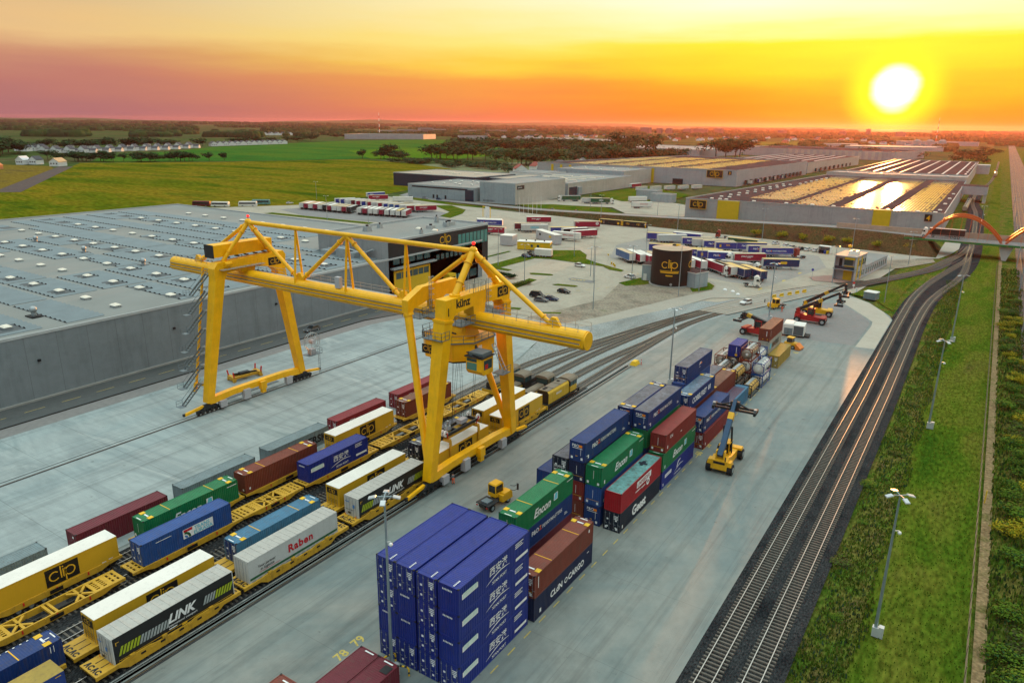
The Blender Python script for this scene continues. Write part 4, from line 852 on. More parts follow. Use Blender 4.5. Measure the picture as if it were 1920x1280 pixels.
for k, m in enumerate((M_dark, M_dark, mat('bin_blue', (0.02, .05, .3), .5), M_yelw)):
    b_ = thing('waste_bin', '%s wheeled bin in the open white shelter' % ('black leftmost', 'second black', 'blue', 'yellow')[k], 'bin', (-59.2+k*1.05, 334.6-k*.2, -.1), 0, 'bins in the shelter'); MB().box(-.4, .4, -.4, .4, 0, 1.3, m, ins=-.06).build('body', b_); MB().box(-.48, .48, -.48, .48, 1.3, 1.4, m, ins=.1).build('lid', b_)
# ------------------------------------------------------------------ shipping containers
def paint(name, col, rough=0.42, dirt=0.25, var=0.10): return mat(name, col, rough, 0.0, var=var*1.6, scale=0.9, dirt=dirt*1.3+.08, bump=0.04, bscale=3)
P_xian = paint('port_blue', (0.012, 0.026, 0.20), 0.4, .10); P_po = paint('ferry_blue', (0.010, 0.036, 0.145), 0.45, .3); P_enc = paint('sea_green', (0.008, 0.155, 0.055), 0.42, .12)
P_red = paint('oxide_red', (0.21, 0.024, 0.020), 0.5, .3); P_brn = paint('rust_brown', (0.175, 0.038, 0.022), 0.5, .35); P_drk = paint('dark_maroon', (0.13, 0.014, 0.024), 0.5, .3); P_sig = paint('signal_red', (0.33, 0.010, 0.016), 0.42, .15)
P_gst = paint('night_blue', (0.008, 0.015, 0.03), 0.45, .2); P_cld = paint('deep_navy', (0.009, 0.016, 0.055), 0.45, .2); P_gry = paint('blue_grey', (0.16, 0.21, 0.22), 0.5, .35); P_lbl = paint('faded_blue', (0.05, 0.16, 0.26), 0.5, .35); P_teal = paint('faded_teal_roof', (0.11, 0.26, 0.25), 0.6, .75, .3)
P_och = paint('ochre', (0.34, 0.23, 0.04), 0.5, .35); P_crm = paint('stone_grey', (0.36, 0.35, 0.30), 0.5, .3); P_blk = paint('frame_black', (0.018, 0.018, 0.018), 0.5, .2); P_tbl = paint('mid_blue', (0.02, 0.07, 0.24), 0.45, .25)
P_rporust = paint('weathered_roof', (0.13, 0.13, 0.15), 0.6, .8, .25); P_rost = paint('rusty_roof', (0.20, 0.085, 0.05), 0.6, .5, .25); P_rstripe = paint('blue_rust_roof', (0.10, 0.16, 0.22), 0.6, .6, .25)
M_let = mat('white_lettering', (0.78, 0.78, 0.76), 0.5, var=.12, scale=1.5, dirt=.3); M_lety = mat('yellow_lettering', (0.75, 0.40, 0.02), 0.5); M_letr = mat('red_lettering', (0.50, 0.01, 0.02), 0.5); M_leto = mat('orange_lettering', (0.80, 0.22, 0.01), 0.5); M_letb = mat('blue_lettering', (0.05, 0.18, 0.45), 0.5); M_letg = mat('pale_green', (0.35, 0.62, 0.52), 0.5); M_letc = mat('cyan_lettering', (0.12, 0.5, 0.62), 0.5); M_letk = mat('black_lettering', (0.012, 0.012, 0.012), 0.5)
M_pad = mat('pad_yellow', (0.74, 0.44, 0.02), 0.55, var=.2, scale=2, dirt=.3); M_bar = mat('lock_bar', (0.30, 0.32, 0.34), 0.4, .6)
CW = 2.44
def corr(mb, o, U, V, Nn, L, H, m, pitch=0.28, dep=0.036):
    o, U, V, Nn = Vector(o), Vector(U), Vector(V), Vector(Nn); n = max(4, int(L/pitch)); p = L/n; vs = []
    for k in range(n):
        for f, d in ((0, 0), (.32, 0), (.5, -dep), (.82, -dep)): vs.append((k*p+f*p, d))
    vs.append((L, 0)); ps = [o+U*u+Nn*d for u, d in vs]; q = len(ps)
    mb.faces(ps+[a+V*H for a in ps], [(k, k+1, k+1+q, k+q) for k in range(q-1)], m)
def c_sidew(L, H, m, s):
    def f(mb):
        if s > 0: corr(mb, (CW/2-.015, .12, .15), (0, 1, 0), (0, 0, 1), (1, 0, 0), L-.24, H-.27, m)
        else: corr(mb, (-CW/2+.015, L-.12, .15), (0, -1, 0), (0, 0, 1), (-1, 0, 0), L-.24, H-.27, m)
    return cached(('side', L, H, m.name, s), 'side_wall', f)
def c_end(L, H, m, far):
    def f(mb):
        if far: corr(mb, (CW/2-.1, L-.03, .15), (-1, 0, 0), (0, 0, 1), (0, 1, 0), CW-.2, H-.27, m, .25)
        else: corr(mb, (-CW/2+.1, .03, .15), (1, 0, 0), (0, 0, 1), (0, -1, 0), CW-.2, H-.27, m, .25)
    return cached(('end', L if far else 0, H, m.name, far), 'end_wall', f)
def c_roof(L, H, m, pads, stripe):
    def f(mb):
        n = int(L/.24); o = H-.035
        mb.face([(-CW/2+.06, .1, o-.02), (CW/2-.06, .1, o-.02), (CW/2-.06, L-.1, o-.02), (-CW/2+.06, L-.1, o-.02)], m)
        corr(mb, (CW/2-.12, .5, o), (0, 1, 0), (-1, 0, 0), (0, 0, 1), L-1.0, CW-.24, m, .24, .022)
        if pads:
            for y in ((.85, 1.5) if L > 13 else (.05, .55)), ((L-1.5, L-.85) if L > 13 else (L-.55, L-.05)):
                for a, b in ((-CW/2+.02, -CW/2+.62), (CW/2-.62, CW/2-.02)): mb.box(a, b, y[0], y[1], o-.03, o+.05, M_pad)
                mb.box(-.42, .42, (y[0]+y[1])/2-.1, (y[0]+y[1])/2+.1, o-.03, o+.03, M_let)
            for y in (.12, L-.3): mb.box(-.5, .5, y, y+.12, o-.03, o+.03, M_let)
        if stripe:
            for y in (L*.27, L*.73): mb.box(-CW/2+.1, CW/2-.1, y-.05, y+.05, o-.03, o+.03, M_lety)
    return cached(('roof', L, H, m.name, pads, stripe), 'roof', f)
def c_frame(L, H, m):
    def f(mb):
        w = CW/2
        for x in (-w, w-.12):
            for y in (0, L-.12): mb.box(x, x+.12, y, y+.12, 0, H, m)
            mb.box(x, x+.12, .12, L-.12, 0.02, .17, m); mb.box(x+.02, x+.10, .12, L-.12, H-.14, H-.02, m)
        for y in (0, L-.12):
            mb.box(-w+.12, w-.12, y, y+.12, .02, .17, m); mb.box(-w+.12, w-.12, y, y+.12, H-.13, H-.01, m)
        for x in (-w-.004, w-.176):
            for y in (-.004, L-.176):
                for z in (-.004, H-.114): mb.box(x, x+.18, y, y+.18, z, z+.118, P_blk)
        mb.face([(-w, 0, .1), (-w, L, .1), (w, L, .1), (w, 0, .1)], P_blk)
    return cached(('frame', L, H, m.name), 'frame', f)
def c_door(H, m, s):
    def f(mb):
        a, b = (-CW/2+.13, -.02) if s < 0 else (.02, CW/2-.13)
        mb.box(a, b, .02, .06, .18, H-.14, m)
        for k in range(5): z = .3+k*(H-.5)/5; mb.box(a+.06, b-.06, -.0, .02, z, z+(H-.5)/5-.12, m)
    return cached(('door', H, m.name, s), 'door', f)
def c_bars(H, s):
    def f(mb):
        for x in ((-.95, -.32) if s < 0 else (.32, .95)):
            mb.tube((x, -.045, .12), (x, -.045, H-.08), .022, M_bar, 5)
            for z in (.35, H*.42, H-.35): mb.box(x-.07, x+.07, -.06, .0, z-.03, z+.03, M_bar)
            mb.box(x-.02, x+.3, -.07, -.04, 1.05, 1.1, M_bar)
        c = -.62 if s < 0 else .62
        mb.box(c-.13, c+.13, -.012, 0, H*.55, H*.55+.22, M_let); mb.box(c-.12, c+.12, -.012, 0, .5, .72, M_let)
        if s > 0:
            for k in range(3): mb.box(.25, .95, -.014, 0, H-.62-k*.2, H-.52-k*.2, M_let)
    return cached(('bars', H, s), 'lock_bars', f)
def put(decor, L, H):
    """lettering: list of (face, shape, u, v, material); face S = long side to the right, E = near end, R = roof"""
    mb = MB()
    for i, (face, shp, u, v, m) in enumerate(decor):
        sh_ = (shp[0], shp[1]); e = .004*i
        if face == 'S': mb.flat(sh_, (CW/2+.012+e, u, v), (0, 1, 0), (0, 0, 1), m)
        elif face == 'E': mb.flat(sh_, (-CW/2+u, -.03-e, v), (1, 0, 0), (0, 0, 1), m)
        else: mb.flat(sh_, (CW/2-v, u, H+.01+e), (0, 1, 0), (-1, 0, 0), m)
    return mb.mesh('lettering')
def container(label, x, y, z, L, H, m, group, roof=None, pads=False, stripe=False, near='end', decor=None, dkey=None, name='shipping_container', endm=None):
    r_ = thing(name, label, 'container', (x, y, z), 0, group); em = endm or m
    for s in (1, -1): link('side_wall', c_sidew(L, H, m, s), r_)
    link('roof', c_roof(L, H, roof or m, pads, stripe), r_); link('frame', c_frame(L, H, m), r_); link('end_wall', c_end(L, H, em, True), r_)
    if near == 'door':
        for s in (-1, 1):
            d = link('door', c_door(H, em, s), r_); link('lock_bars', c_bars(H, s), d)
    else: link('end_wall', c_end(L, H, em, False), r_)
    if decor:
        k = ('dec', dkey or label)
        if k not in CACHE: CACHE[k] = put(decor, L, H)
        link('lettering', CACHE[k], r_)
    return r_
def T(s, h, bold=.015, shear=0, sp=1.0):
    v, f, w = text(s, h, bold, shear, sp); return (v, f)
def swoosh(w, h, t, n=14):
    vs, fs = [], []
    for k in range(n+1):
        u = k/n; y = h*(1-(1-u)**2) if u < .62 else h*(1-.38**2)-(u-.62)**2*h*.9
        vs += [(u*w, y), (u*w, y+t*(.3+math.sin(math.pi*u)))]
        if k: fs.append((2*k-2, 2*k, 2*k+1, 2*k-1))
    return vs, fs
R2d = rect2d
def placard(u, v, w=2.5, h=.58):
    out = [('S', R2d(w, h), u, v, M_let)]
    return out+[('S', R2d(w-.3, .06), u+.15, v+.12+k*.16, M_letg) for k in range(4)]
def lines(u, v, n=3, w=1.9): return [('S', R2d(w-.25*(k % 2), .10), u, v+k*.22, M_let) for k in range(n)]
D_xian = placard(.5, 1.5)+[('S', T('西安港', .76, .015, .1, 1.0), 4.9, 1.5, M_let), ('S', swoosh(4.1, .62, .11), 4.3, .66, M_let), ('S', T("XI'AN PORT", .34, .02), 5.3, .34, M_let)]+lines(9.4, 2.1, 3, 1.5)+[('S', R2d(2.3, .34), 9.5, .62, M_let)]
D_xend = [('E', dashes(7, .1, .2), .6, 2.35, M_let)]
Hc = 2.9
xc = (-43.68, -41.20, -38.52, -35.88)
near = {0: 'ddpd', 1: 'dppd', 2: 'dddd', 3: 'pppd'}
for c in range(4):
    for lv in range(4):
        k = near[c][3-lv]; lv_ = ('bottom', 'second', 'third', 'top')[lv]
        lab = 'blue port container, %s level of the %s column of the big blue block' % (lv_, ('leftmost', 'second', 'third', 'rightmost')[c])
        dec = (D_xian if c == 3 else [])+(D_xend if k == 'p' else [])+([('R', dashes(6, .1, .16), .15, .6, M_let)] if lv == 3 else [])
        container(lab, xc[c], 44.55, lv*Hc, 12.19, Hc, P_xian, 'blue port containers', near='door' if k == 'd' else 'end', decor=dec or None, dkey='x%d%s%d' % (c == 3, k, lv == 3))
c1, c2, c3, c4 = -43.62, -41.03, -38.42, -35.45
YS = 'yard stacks'
def po(side=True, end=True, u=2.0):
    d = []
    if side: d += [('S', T('P&O', .62, .03), u, 1.5, M_let), ('S', ([(0, 0), (.5, 0), (.25, .3), (.6, .62), (.1, .62), (.35, .3)], [(0, 1, 2), (5, 4, 3)]), u+1.65, 1.5, M_leto), ('S', ([(0, 0), (.5, 0), (.25, .3)], [(0, 1, 2)]), u+1.85, 1.5, M_letr), ('S', T('FERRYMASTERS', .52, .012), u+2.5, 1.5, M_let), ('S', R2d(.28, .5), .75, .5, M_let), ('S', R2d(.5, .1), .3, .9, M_let)]+lines(11.6, .7, 2, .8)
    if end: d += [('E', T('P&O', .4, .02), .45, 2.15, M_let), ('E', R2d(.5, .36), 1.45, 2.15, M_leto), ('E', R2d(1.5, .08), .5, 1.95, M_let), ('E', R2d(.3, .36), .3, .35, M_let), ('E', R2d(.3, .36), 1.8, .35, M_let), ('E', R2d(.3, .1), 1.0, .8, M_lety), ('E', R2d(.05, 1.1), 1.75, 1.0, M_let)]
    return d
D_enc = [('S', T('Encon', 1.15, .035, .35), 4.0, .85, M_let), ('S', R2d(.95, 1.0), 8.75, 1.1, M_let), ('S', ([(0, 0), (.8, .0), (.8, .8), (.3, .9), (.1, .4)], [(0, 1, 2, 3, 4)]), 8.8, 1.2, M_letc), ('S', R2d(.3, .5), .7, .4, M_let), ('S', R2d(1.5, .1), 12, 2.3, M_let), ('E', R2d(.3, .36), .25, .3, M_let), ('E', R2d(.3, .36), 1.8, .3, M_let), ('E', R2d(.05, 1.2), 1.2, 1.1, M_let)]
D_small = [('S', R2d(.28, .5), .75, .5, M_let), ('E', R2d(.3, .36), .25, .3, M_let), ('E', R2d(.3, .36), 1.8, .3, M_let), ('E', R2d(.05, 1.2), 1.2, 1.1, M_let), ('E', R2d(1.9, .05), .3, .8, M_lety)]
# front pair at the bottom edge
container('plain dark red container, left of the pair at the bottom edge', -43.4, 29.5, 0, 12.19, Hc, P_drk, YS, decor=[('R', R2d(.16, 1.1), 11.8, .5, M_let)])
container('dark red container with sooty roof corner, right of the pair at the bottom edge', -40.9, 29.5, 0, 12.19, Hc, P_drk, YS, decor=[('R', R2d(.16, 1.1), 11.8, .5, M_let), ('R', R2d(1.0, .9), 10.6, .2, P_blk)])
container('brown container corner with yellow roof marks, leftmost at the bottom edge', -46.9, 22.6, 0, 12.19, Hc, P_brn, YS, decor=[('R', R2d(.16, 1.1), 11.6, .5, M_let), ('R', R2d(.1, .9), 10.9, .2, M_lety), ('R', R2d(.9, .25), 10.6, 1.0, M_lety)])
# second bay
container('navy container with bold white capitals, on the ground behind the blue block', c4, 57.35, 0, 13.72, Hc, P_cld, YS, decor=[('S', T('CLdN', .8, .045), 3.5, 1.0, M_let), ('S', ring2d(.3, .14), 7.05, 1.35, M_let), ('S', T('CARGO', .8, .045), 7.6, 1.0, M_let), ('S', R2d(.35, .5), 1.1, .6, M_let), ('S', R2d(.5, .1), 12.2, 2.1, M_let)], endm=P_cld)
container('brown container with yellow roof pads on top of the navy container with bold capitals', c4, 57.35, Hc, 13.72, Hc, P_brn, YS, pads=True, stripe=True, decor=[('S', R2d(.12, 1.4), .7, 1.1, M_let), ('S', R2d(.3, .4), 12.4, 1.9, M_let)]+D_small[1:], near='door')
container('dark red container at the hidden bottom of the front green stack', c2, 62.1, 0, 13.72, Hc, P_drk, YS)
container('blue white lettered container under the nearest green container', c2, 62.1, Hc, 13.72, Hc, P_po, YS, decor=po(u=3.6))
container('green white lettered container nearest the camera, on top of a blue one', c2, 62.1, 2*Hc, 13.72, Hc, P_enc, YS, pads=True, stripe=True, decor=D_enc)
# third bay
Y3 = 79.05
container('night blue container with fat white letters, lowest at the right front of the middle stack', c4, Y3, 0, 13.72, Hc, P_gst, YS, near='door', decor=[('S', T('Geest', 1.45, .05, 0, .95), 3.9, .75, M_let), ('S', R2d(.28, .5), .7, .4, M_let), ('E', R2d(.3, .36), .25, .3, M_let), ('E', R2d(.3, .36), 1.8, .3, M_let)])
container('bright red container with faded blue green roof, on top of the night blue one', c4, Y3, Hc, 13.72, Hc, P_sig, YS, roof=P_teal, decor=[('S', R2d(4.9, .95), 5.0, 1.55, M_let), ('S', T('UNIFEEDER', .6, .03, .2), 5.25, 1.72, M_sig if False else P_sig), ('S', R2d(1.7, .16), 4.6, 1.05, M_let), ('S', R2d(1.3, .16), 6.6, .95, M_let), ('S', ring2d(.4, .3), 8.9, 1.1, M_let), ('R', R2d(1.6, .5), 9.4, 1.2, P_gst), ('R', R2d(.5, 1.3), 9.9, .75, P_gst)])
for lv, mm, lb in ((0, P_po, 'dark blue container at the bottom under the middle green container'), (1, P_tbl, 'blue container under the middle green container, above the lowest blue one')):
    container(lb, c3, Y3, lv*Hc, 13.72, Hc, mm, YS, decor=po(False) if lv == 0 else D_small)
container('green white lettered container on the middle stack below the top blue one', c3, Y3, 2*Hc, 13.72, Hc, P_enc, YS, pads=True, decor=D_enc)
for lv, mm, lb in ((0, P_brn, 'brown container at the foot of the column under the topmost front blue container'), (1, P_red, 'red brown container in the column under the topmost front blue container, second up'), (2, P_cld, 'dark navy container right under the topmost front blue container')):
    container(lb, c2, Y3, lv*Hc, 13.72, Hc, mm, YS, decor=D_small)
container('dark blue lettered container, topmost at the near end of the middle stack', c2, Y3, 3*Hc, 13.72, Hc, P_po, YS, decor=po())
for lv in range(2): container('weathered container in the left column of the middle stack, %s level' % ('lowest', 'second')[lv], c1-2.55, Y3+.1, lv*Hc, 13.72, Hc, (P_drk, P_po)[lv], YS)
container('dark blue doored container with brown roof at the left of the middle stack', c1, 79.0, 2*Hc, 13.72, Hc, P_gst, YS, roof=P_rporust, near='door', decor=[('E', T('SAMSKIP', .34, .02), .3, 1.3, M_let), ('E', T('45', .34, .02), .3, .75, M_let)])
for lv in range(2): container('dark container in the leftmost full column of the middle stack, %s level' % ('lowest', 'second')[lv], c1, 79.0, lv*Hc, 13.72, Hc, (P_brn, P_cld)[lv], YS)
# fourth bay
Y4 = 94.0
container('dark blue container with white boat emblem, on the ground by the reach stacker', c4, 93.5, 0, 13.72, Hc, P_xian, YS, decor=[('S', R2d(2.6, .55), 1.2, 1.5, M_let), ('S', R2d(2.2, .08), 1.4, 1.75, P_xian), ('S', ([(0, 0), (.5, .9), (1.6, 1.05), (1.5, .85), (.75, .75), (.4, 0)], [(0, 1, 4, 5), (1, 2, 3, 4)]), 6.0, 1.35, M_let), ('S', swoosh(3.7, .55, .12), 5.2, .9, M_let), ('S', T('containerships', .36, .02), 5.0, .4, M_let), ('S', R2d(.26, .45), .5, .4, M_let)])
container('green lettered container between the boat emblem container and the red one on top', c4, 93.5, Hc, 13.72, Hc, P_enc, YS, pads=True, decor=D_enc)
container('smooth red container on top of the green one above the boat emblem', c4, Y4, 2*Hc, 12.9, Hc, P_red, YS, roof=P_red, decor=D_small+[('S', T('CAI', .5, .03), 1.6, 1.9, M_let), ('S', R2d(.5, .16), 6, 1.4, M_let)])
for lv, mm in ((0, P_brn), (1, P_po), (2, P_enc)):
    container(('brown', 'blue', 'green')[lv]+' container inside the fourth bay, under the right one of the two highest weathered roofs', c3, Y4, lv*Hc, 13.4, Hc, mm, YS, pads=lv == 2)
    container(('red', 'navy', 'blue')[lv]+' container inside the fourth bay, under the left one of the two highest weathered roofs', c2, Y4, lv*Hc, 13.4, Hc, (P_red, P_cld, P_tbl)[lv], YS)
container('blue lettered container with brown weathered roof, right one of the highest pair', c3, Y4, 3*Hc, 13.4, Hc, P_po, YS, roof=P_rporust, decor=po())
container('blue container with grey weathered roof and yellow pads, left one of the highest pair', c2, Y4, 3*Hc, 13.4, Hc, P_po, YS, roof=P_rporust, pads=True, decor=po(False))
# fifth and sixth bays
container('red brown container on the ground just behind the emblem container', -35.0, 110.9, 0, 13.72, Hc, P_red, YS, decor=D_small, near='door')
container('blue lettered container beside the reach stacker boom', -35.3, 110.9, Hc, 13.72, Hc, P_po, YS, decor=po(u=1.4), roof=P_po, near='door')
for lv, mm in ((0, P_cld), (1, P_brn)): container(('navy', 'brown')[lv]+' container under the big lettered one with striped roof', -38.3, 111.4, lv*Hc, 13.4, Hc, mm, YS)
container('blue container with big white capitals and striped rusty roof', -38.3, 111.4, 2*Hc, 13.4, Hc, P_po, YS, roof=P_rstripe, pads=True, near='door', decor=[('S', T('COBELFRET', 1.0, .05), 1.7, 1.0, M_let), ('S', R2d(.5, .9), 9.8, 1.1, M_let), ('S', R2d(.5, .9), 10.5, 1.1, M_let), ('S', R2d(.28, .5), .7, .3, M_let)])
for lv, mm in ((0, P_brn), (1, P_cld), (2, P_tbl)): container(('brown', 'navy', 'blue')[lv]+' container under the blue one with a small orange emblem', -41.0, 116.4, lv*Hc, 13.7, Hc, mm, YS, decor=[('R', R2d(.3, 1.0), .8, .7, M_let)] if lv == 2 else None)
container('dark blue container with small orange emblem, topmost of the far stacks', -41.0, 117.3, 3*Hc, 13.2, Hc, P_po, YS, roof=P_rporust, near='door', decor=[('S', ([(0, 0), (.9, .25), (1.1, .6), (.3, .5)], [(0, 1, 2, 3)]), 6.0, 1.7, M_let), ('S', R2d(.9, .35), 6.6, 1.8, M_leto), ('S', R2d(.7, .1), 6.1, 1.3, M_let), ('E', T('45', .4, .02), .3, .9, M_let), ('E', R2d(.6, .2), 1.4, 1.0, M_letb), ('E', R2d(2.0, .06), .2, .7, M_lety)])
for lv, mm in ((0, P_drk), (1, P_brn)): container(('maroon', 'brown')[lv]+' container under the brown one with orange striped roof', -35.85, 124.9, lv*Hc, 12.19, Hc, mm, YS) if lv == 0 else None
container('brown container with orange striped roof behind the blue striped roof', -38.35, 125.2, Hc, 13.5, Hc, P_brn, YS, roof=P_rost, pads=True)
container('brown container hidden under the one with orange striped roof', -38.35, 125.2, 0, 13.5, Hc, P_brn, YS)
container('weathered container with purple grey striped roof, left of the orange striped roof', -40.95, 131.0, Hc, 8.2, Hc, P_brn, YS, roof=P_rporust)
container('weathered container under the purple grey striped roof', -40.95, 131.0, 0, 8.2, Hc, P_po, YS)
container('faded light blue container on the ground behind the reach stacker boom', -35.5, 126.0, 0, 12.6, Hc, P_lbl, YS, roof=P_lbl)
# far end group
container('ochre container standing on the yard floor, last at the right', -35.5, 162.1, 0, 11.6, Hc, P_och, YS, near='door')
container('stone grey container with big black capitals under the rust red one', -38.05, 162.2, Hc, 11.9, Hc, P_crm, YS, decor=[('S', T('MAERSK', 1.2, .04), 3.4, .8, M_letk), ('S', R2d(1.3, 1.3), 1.2, .8, M_letc)])
container('stone grey container at the bottom below the rust red one', -38.05, 162.2, 0, 11.9, Hc, P_crm, YS)
container('rust red container on top of the stone grey ones', -38.05, 162.2, 2*Hc, 11.9, Hc, P_brn, YS, roof=P_rost, decor=[('S', R2d(.12, 1.3), .9, 1.1, M_let), ('E', R2d(.12, 1.2), 1.7, 1.2, M_let), ('E', R2d(.2, .2), .9, .4, M_lety), ('E', R2d(.2, .2), 1.9, .4, M_lety)])
container('short blue container with a yellow dot among the tank frames', -40.75, 148.6, 5.2, 6.06, 2.6, P_xian, YS, decor=[('E', R2d(.12, 1.3), 1.7, .9, M_let), ('E', ring2d(.15, .28), 1.76, .5, M_lety)])
# tank containers: a barrel in a box frame
M_tankw = mat('tank_white', (0.66, 0.64, 0.58), 0.35, var=.08, dirt=.25); M_tankg = mat('tank_steel', (0.40, 0.36, 0.30), 0.3, .7, var=.15); M_tanky = mat('tank_ochre', (0.55, 0.33, 0.08), 0.45, var=.15, dirt=.3)
def tankbox(label, x, y, z, fm, bm, open_top=True):
    r_ = thing('tank_container', label, 'tank container', (x, y, z), 0, 'tank containers in the yard'); L, H, w = 6.06, 2.59, CW/2
    def f(mb):
        for yy in (.06, L-.06):
            for xx in (-w+.07, w-.07): mb.box(xx-.07, xx+.07, yy-.06, yy+.06, 0, H, fm)
            for zz in (.08, H-.08): mb.box(-w+.14, w-.14, yy-.06, yy+.06, zz-.08, zz+.08, fm)
            for sx in (-1, 1):
                for sz in (0, 1): mb.beam((sx*(w-.75), yy, .15 if sz else H-.15), (sx*(w-.12), yy, .8 if sz else H-.8), .1, .1, fm)
        for xx in (-w+.07, w-.07): mb.box(xx-.06, xx+.06, .12, L-.12, .02, .16, fm); mb.box(xx-.05, xx+.05, .12, L-.12, H-.14, H-.02, fm)
        mb.box(-.32, .32, .4, L-.4, H-.10, H-.04, M_alu)
    link('frame', cached(('tf', fm.name), 'frame', f), r_)
    def g(mb):
        mb.tube((0, .35, 1.32), (0, L-.35, 1.32), 1.1, bm, 20); mb.tube((0, .35, 1.32), (0, .12, 1.32), 1.1, bm, 20, .6); mb.tube((0, L-.35, 1.32), (0, L-.12, 1.32), 1.1, bm, 20, .6)
        for k in range(4): mb.tube((0, .9+k*1.42, 1.32), (0, .98+k*1.42, 1.32), 1.13, fm, 20)
        mb.tube((0, L/2, 2.3), (0, L/2, 2.58), .3, M_alu, 12)
    link('barrel', cached(('tb', bm.name, fm.name), 'barrel', g), r_)
    MB().tube((.1, .1, 1.35), (.1, .06, 1.35), .28, M_let, 12).build('data_plate', r_)
tankbox('black framed tank container with ochre barrel, on the ground nearest the reach stacker', -35.2, 139.9, 0, P_blk, M_tanky)
tankbox('black framed tank container with brown barrel, second level of the tank group', -38.2, 139.6, 2.6, P_blk, M_tanky)
tankbox('black framed tank container hidden below the second level one', -38.2, 139.6, 0, P_blk, M_tankg)
tankbox('dark framed steel tank container beside the purple grey roofed container', -41.3, 140.6, 2.6, P_blk, M_tankg)
tankbox('blue framed white tank container on the ground at the yard side', -35.0, 147.2, 0, P_tbl, M_tankw)
tankbox('blue framed white tank container on top, at the yard side', -35.0, 147.2, 2.6, P_tbl, M_tankw)
tankbox('brown framed tank container with tan top, highest of the tank group', -37.75, 147.5, 5.2, P_brn, M_tankg)
tankbox('red framed white tank container under the highest tan topped one', -37.75, 147.5, 2.6, P_red, M_tankw)
tankbox('brown framed steel tank container at the left back of the tank group', -43.4, 148.2, 2.6, P_brn, M_tankg)
tankbox('steel tank container at the bottom left back of the tank group', -43.4, 148.2, 0, P_blk, M_tankg)
tankbox('steel tank container under the short blue container', -40.75, 148.6, 2.6, P_blk, M_tankg)
tankbox('white tank container with cream barrel end, behind the highest tank container', -37.75, 154.4, 2.6, P_tbl, M_tankw)
for x_, y_, t_ in ((-37.75, 147.5, 'brown'), (-40.75, 148.6, 'short blue'), (-37.75, 154.4, 'cream')): tankbox('bottom tank container below the %s one of the tank group' % t_, x_, y_, 0, P_blk, M_tankg)
# ------------------------------------------------------------------ wagons, trailers and locomotives
P_wag = mat('wagon_yellow', (0.56, 0.31, 0.025), 0.5, var=.12, scale=.8, dirt=.45); M_dirtm = mat('bogie_grime', (0.028, 0.024, 0.02), 0.7, var=.3); M_wheel = mat('wheel_steel', (0.08, 0.07, 0.06), 0.45, .6)
M_redp = mat('red_marker', (0.55, 0.02, 0.015), 0.5)
def bogie(root, y):
    def f(mb):
        for x in (-1.0, 1.0): mb.box(x-.08, x+.08, -1.35, 1.35, .38, .72, M_dirtm); mb.box(x-.14, x+.14, -1.15, -.65, .3, .62, M_dirtm); mb.box(x-.14, x+.14, .65, 1.15, .3, .62, M_dirtm)
        mb.box(-1, 1, -.3, .3, .5, .8, M_dirtm)
    b = link('bogie', cached('bogie', 'bogie', f), root, (0, y, .34))
    def g(mb):
        for x in (-.75, .75): mb.tube((x-.07, 0, .46), (x+.07, 0, .46), .45, M_wheel, 14)
        mb.tube((-.8, 0, .46), (.8, 0, .46), .08, M_wheel, 6)
    for yy in (-.9, .9): link('wheelset', cached('wheelset', 'wheelset', g), b, (0, yy, -.1))
def slot_deck(mb, y0, y1, z, m, nx=4):
    """deck plate with long slots"""
    w = 1.25; L = y1-y0
    for x in (-w, w-.3): mb.box(x, x+.3, y0, y1, z-.12, z, m)
    for k in range(3): yy = y0+k*(L-.35)/2; mb.box(-w+.3, w-.3, yy, yy+.35, z-.12, z, m)
    for k in range(nx-1): x = -w+.3+(k+1)*(2*w-.6)/nx; mb.box(x-.09, x+.09, y0+.35, y1-.35, z-.12, z-.02, m)
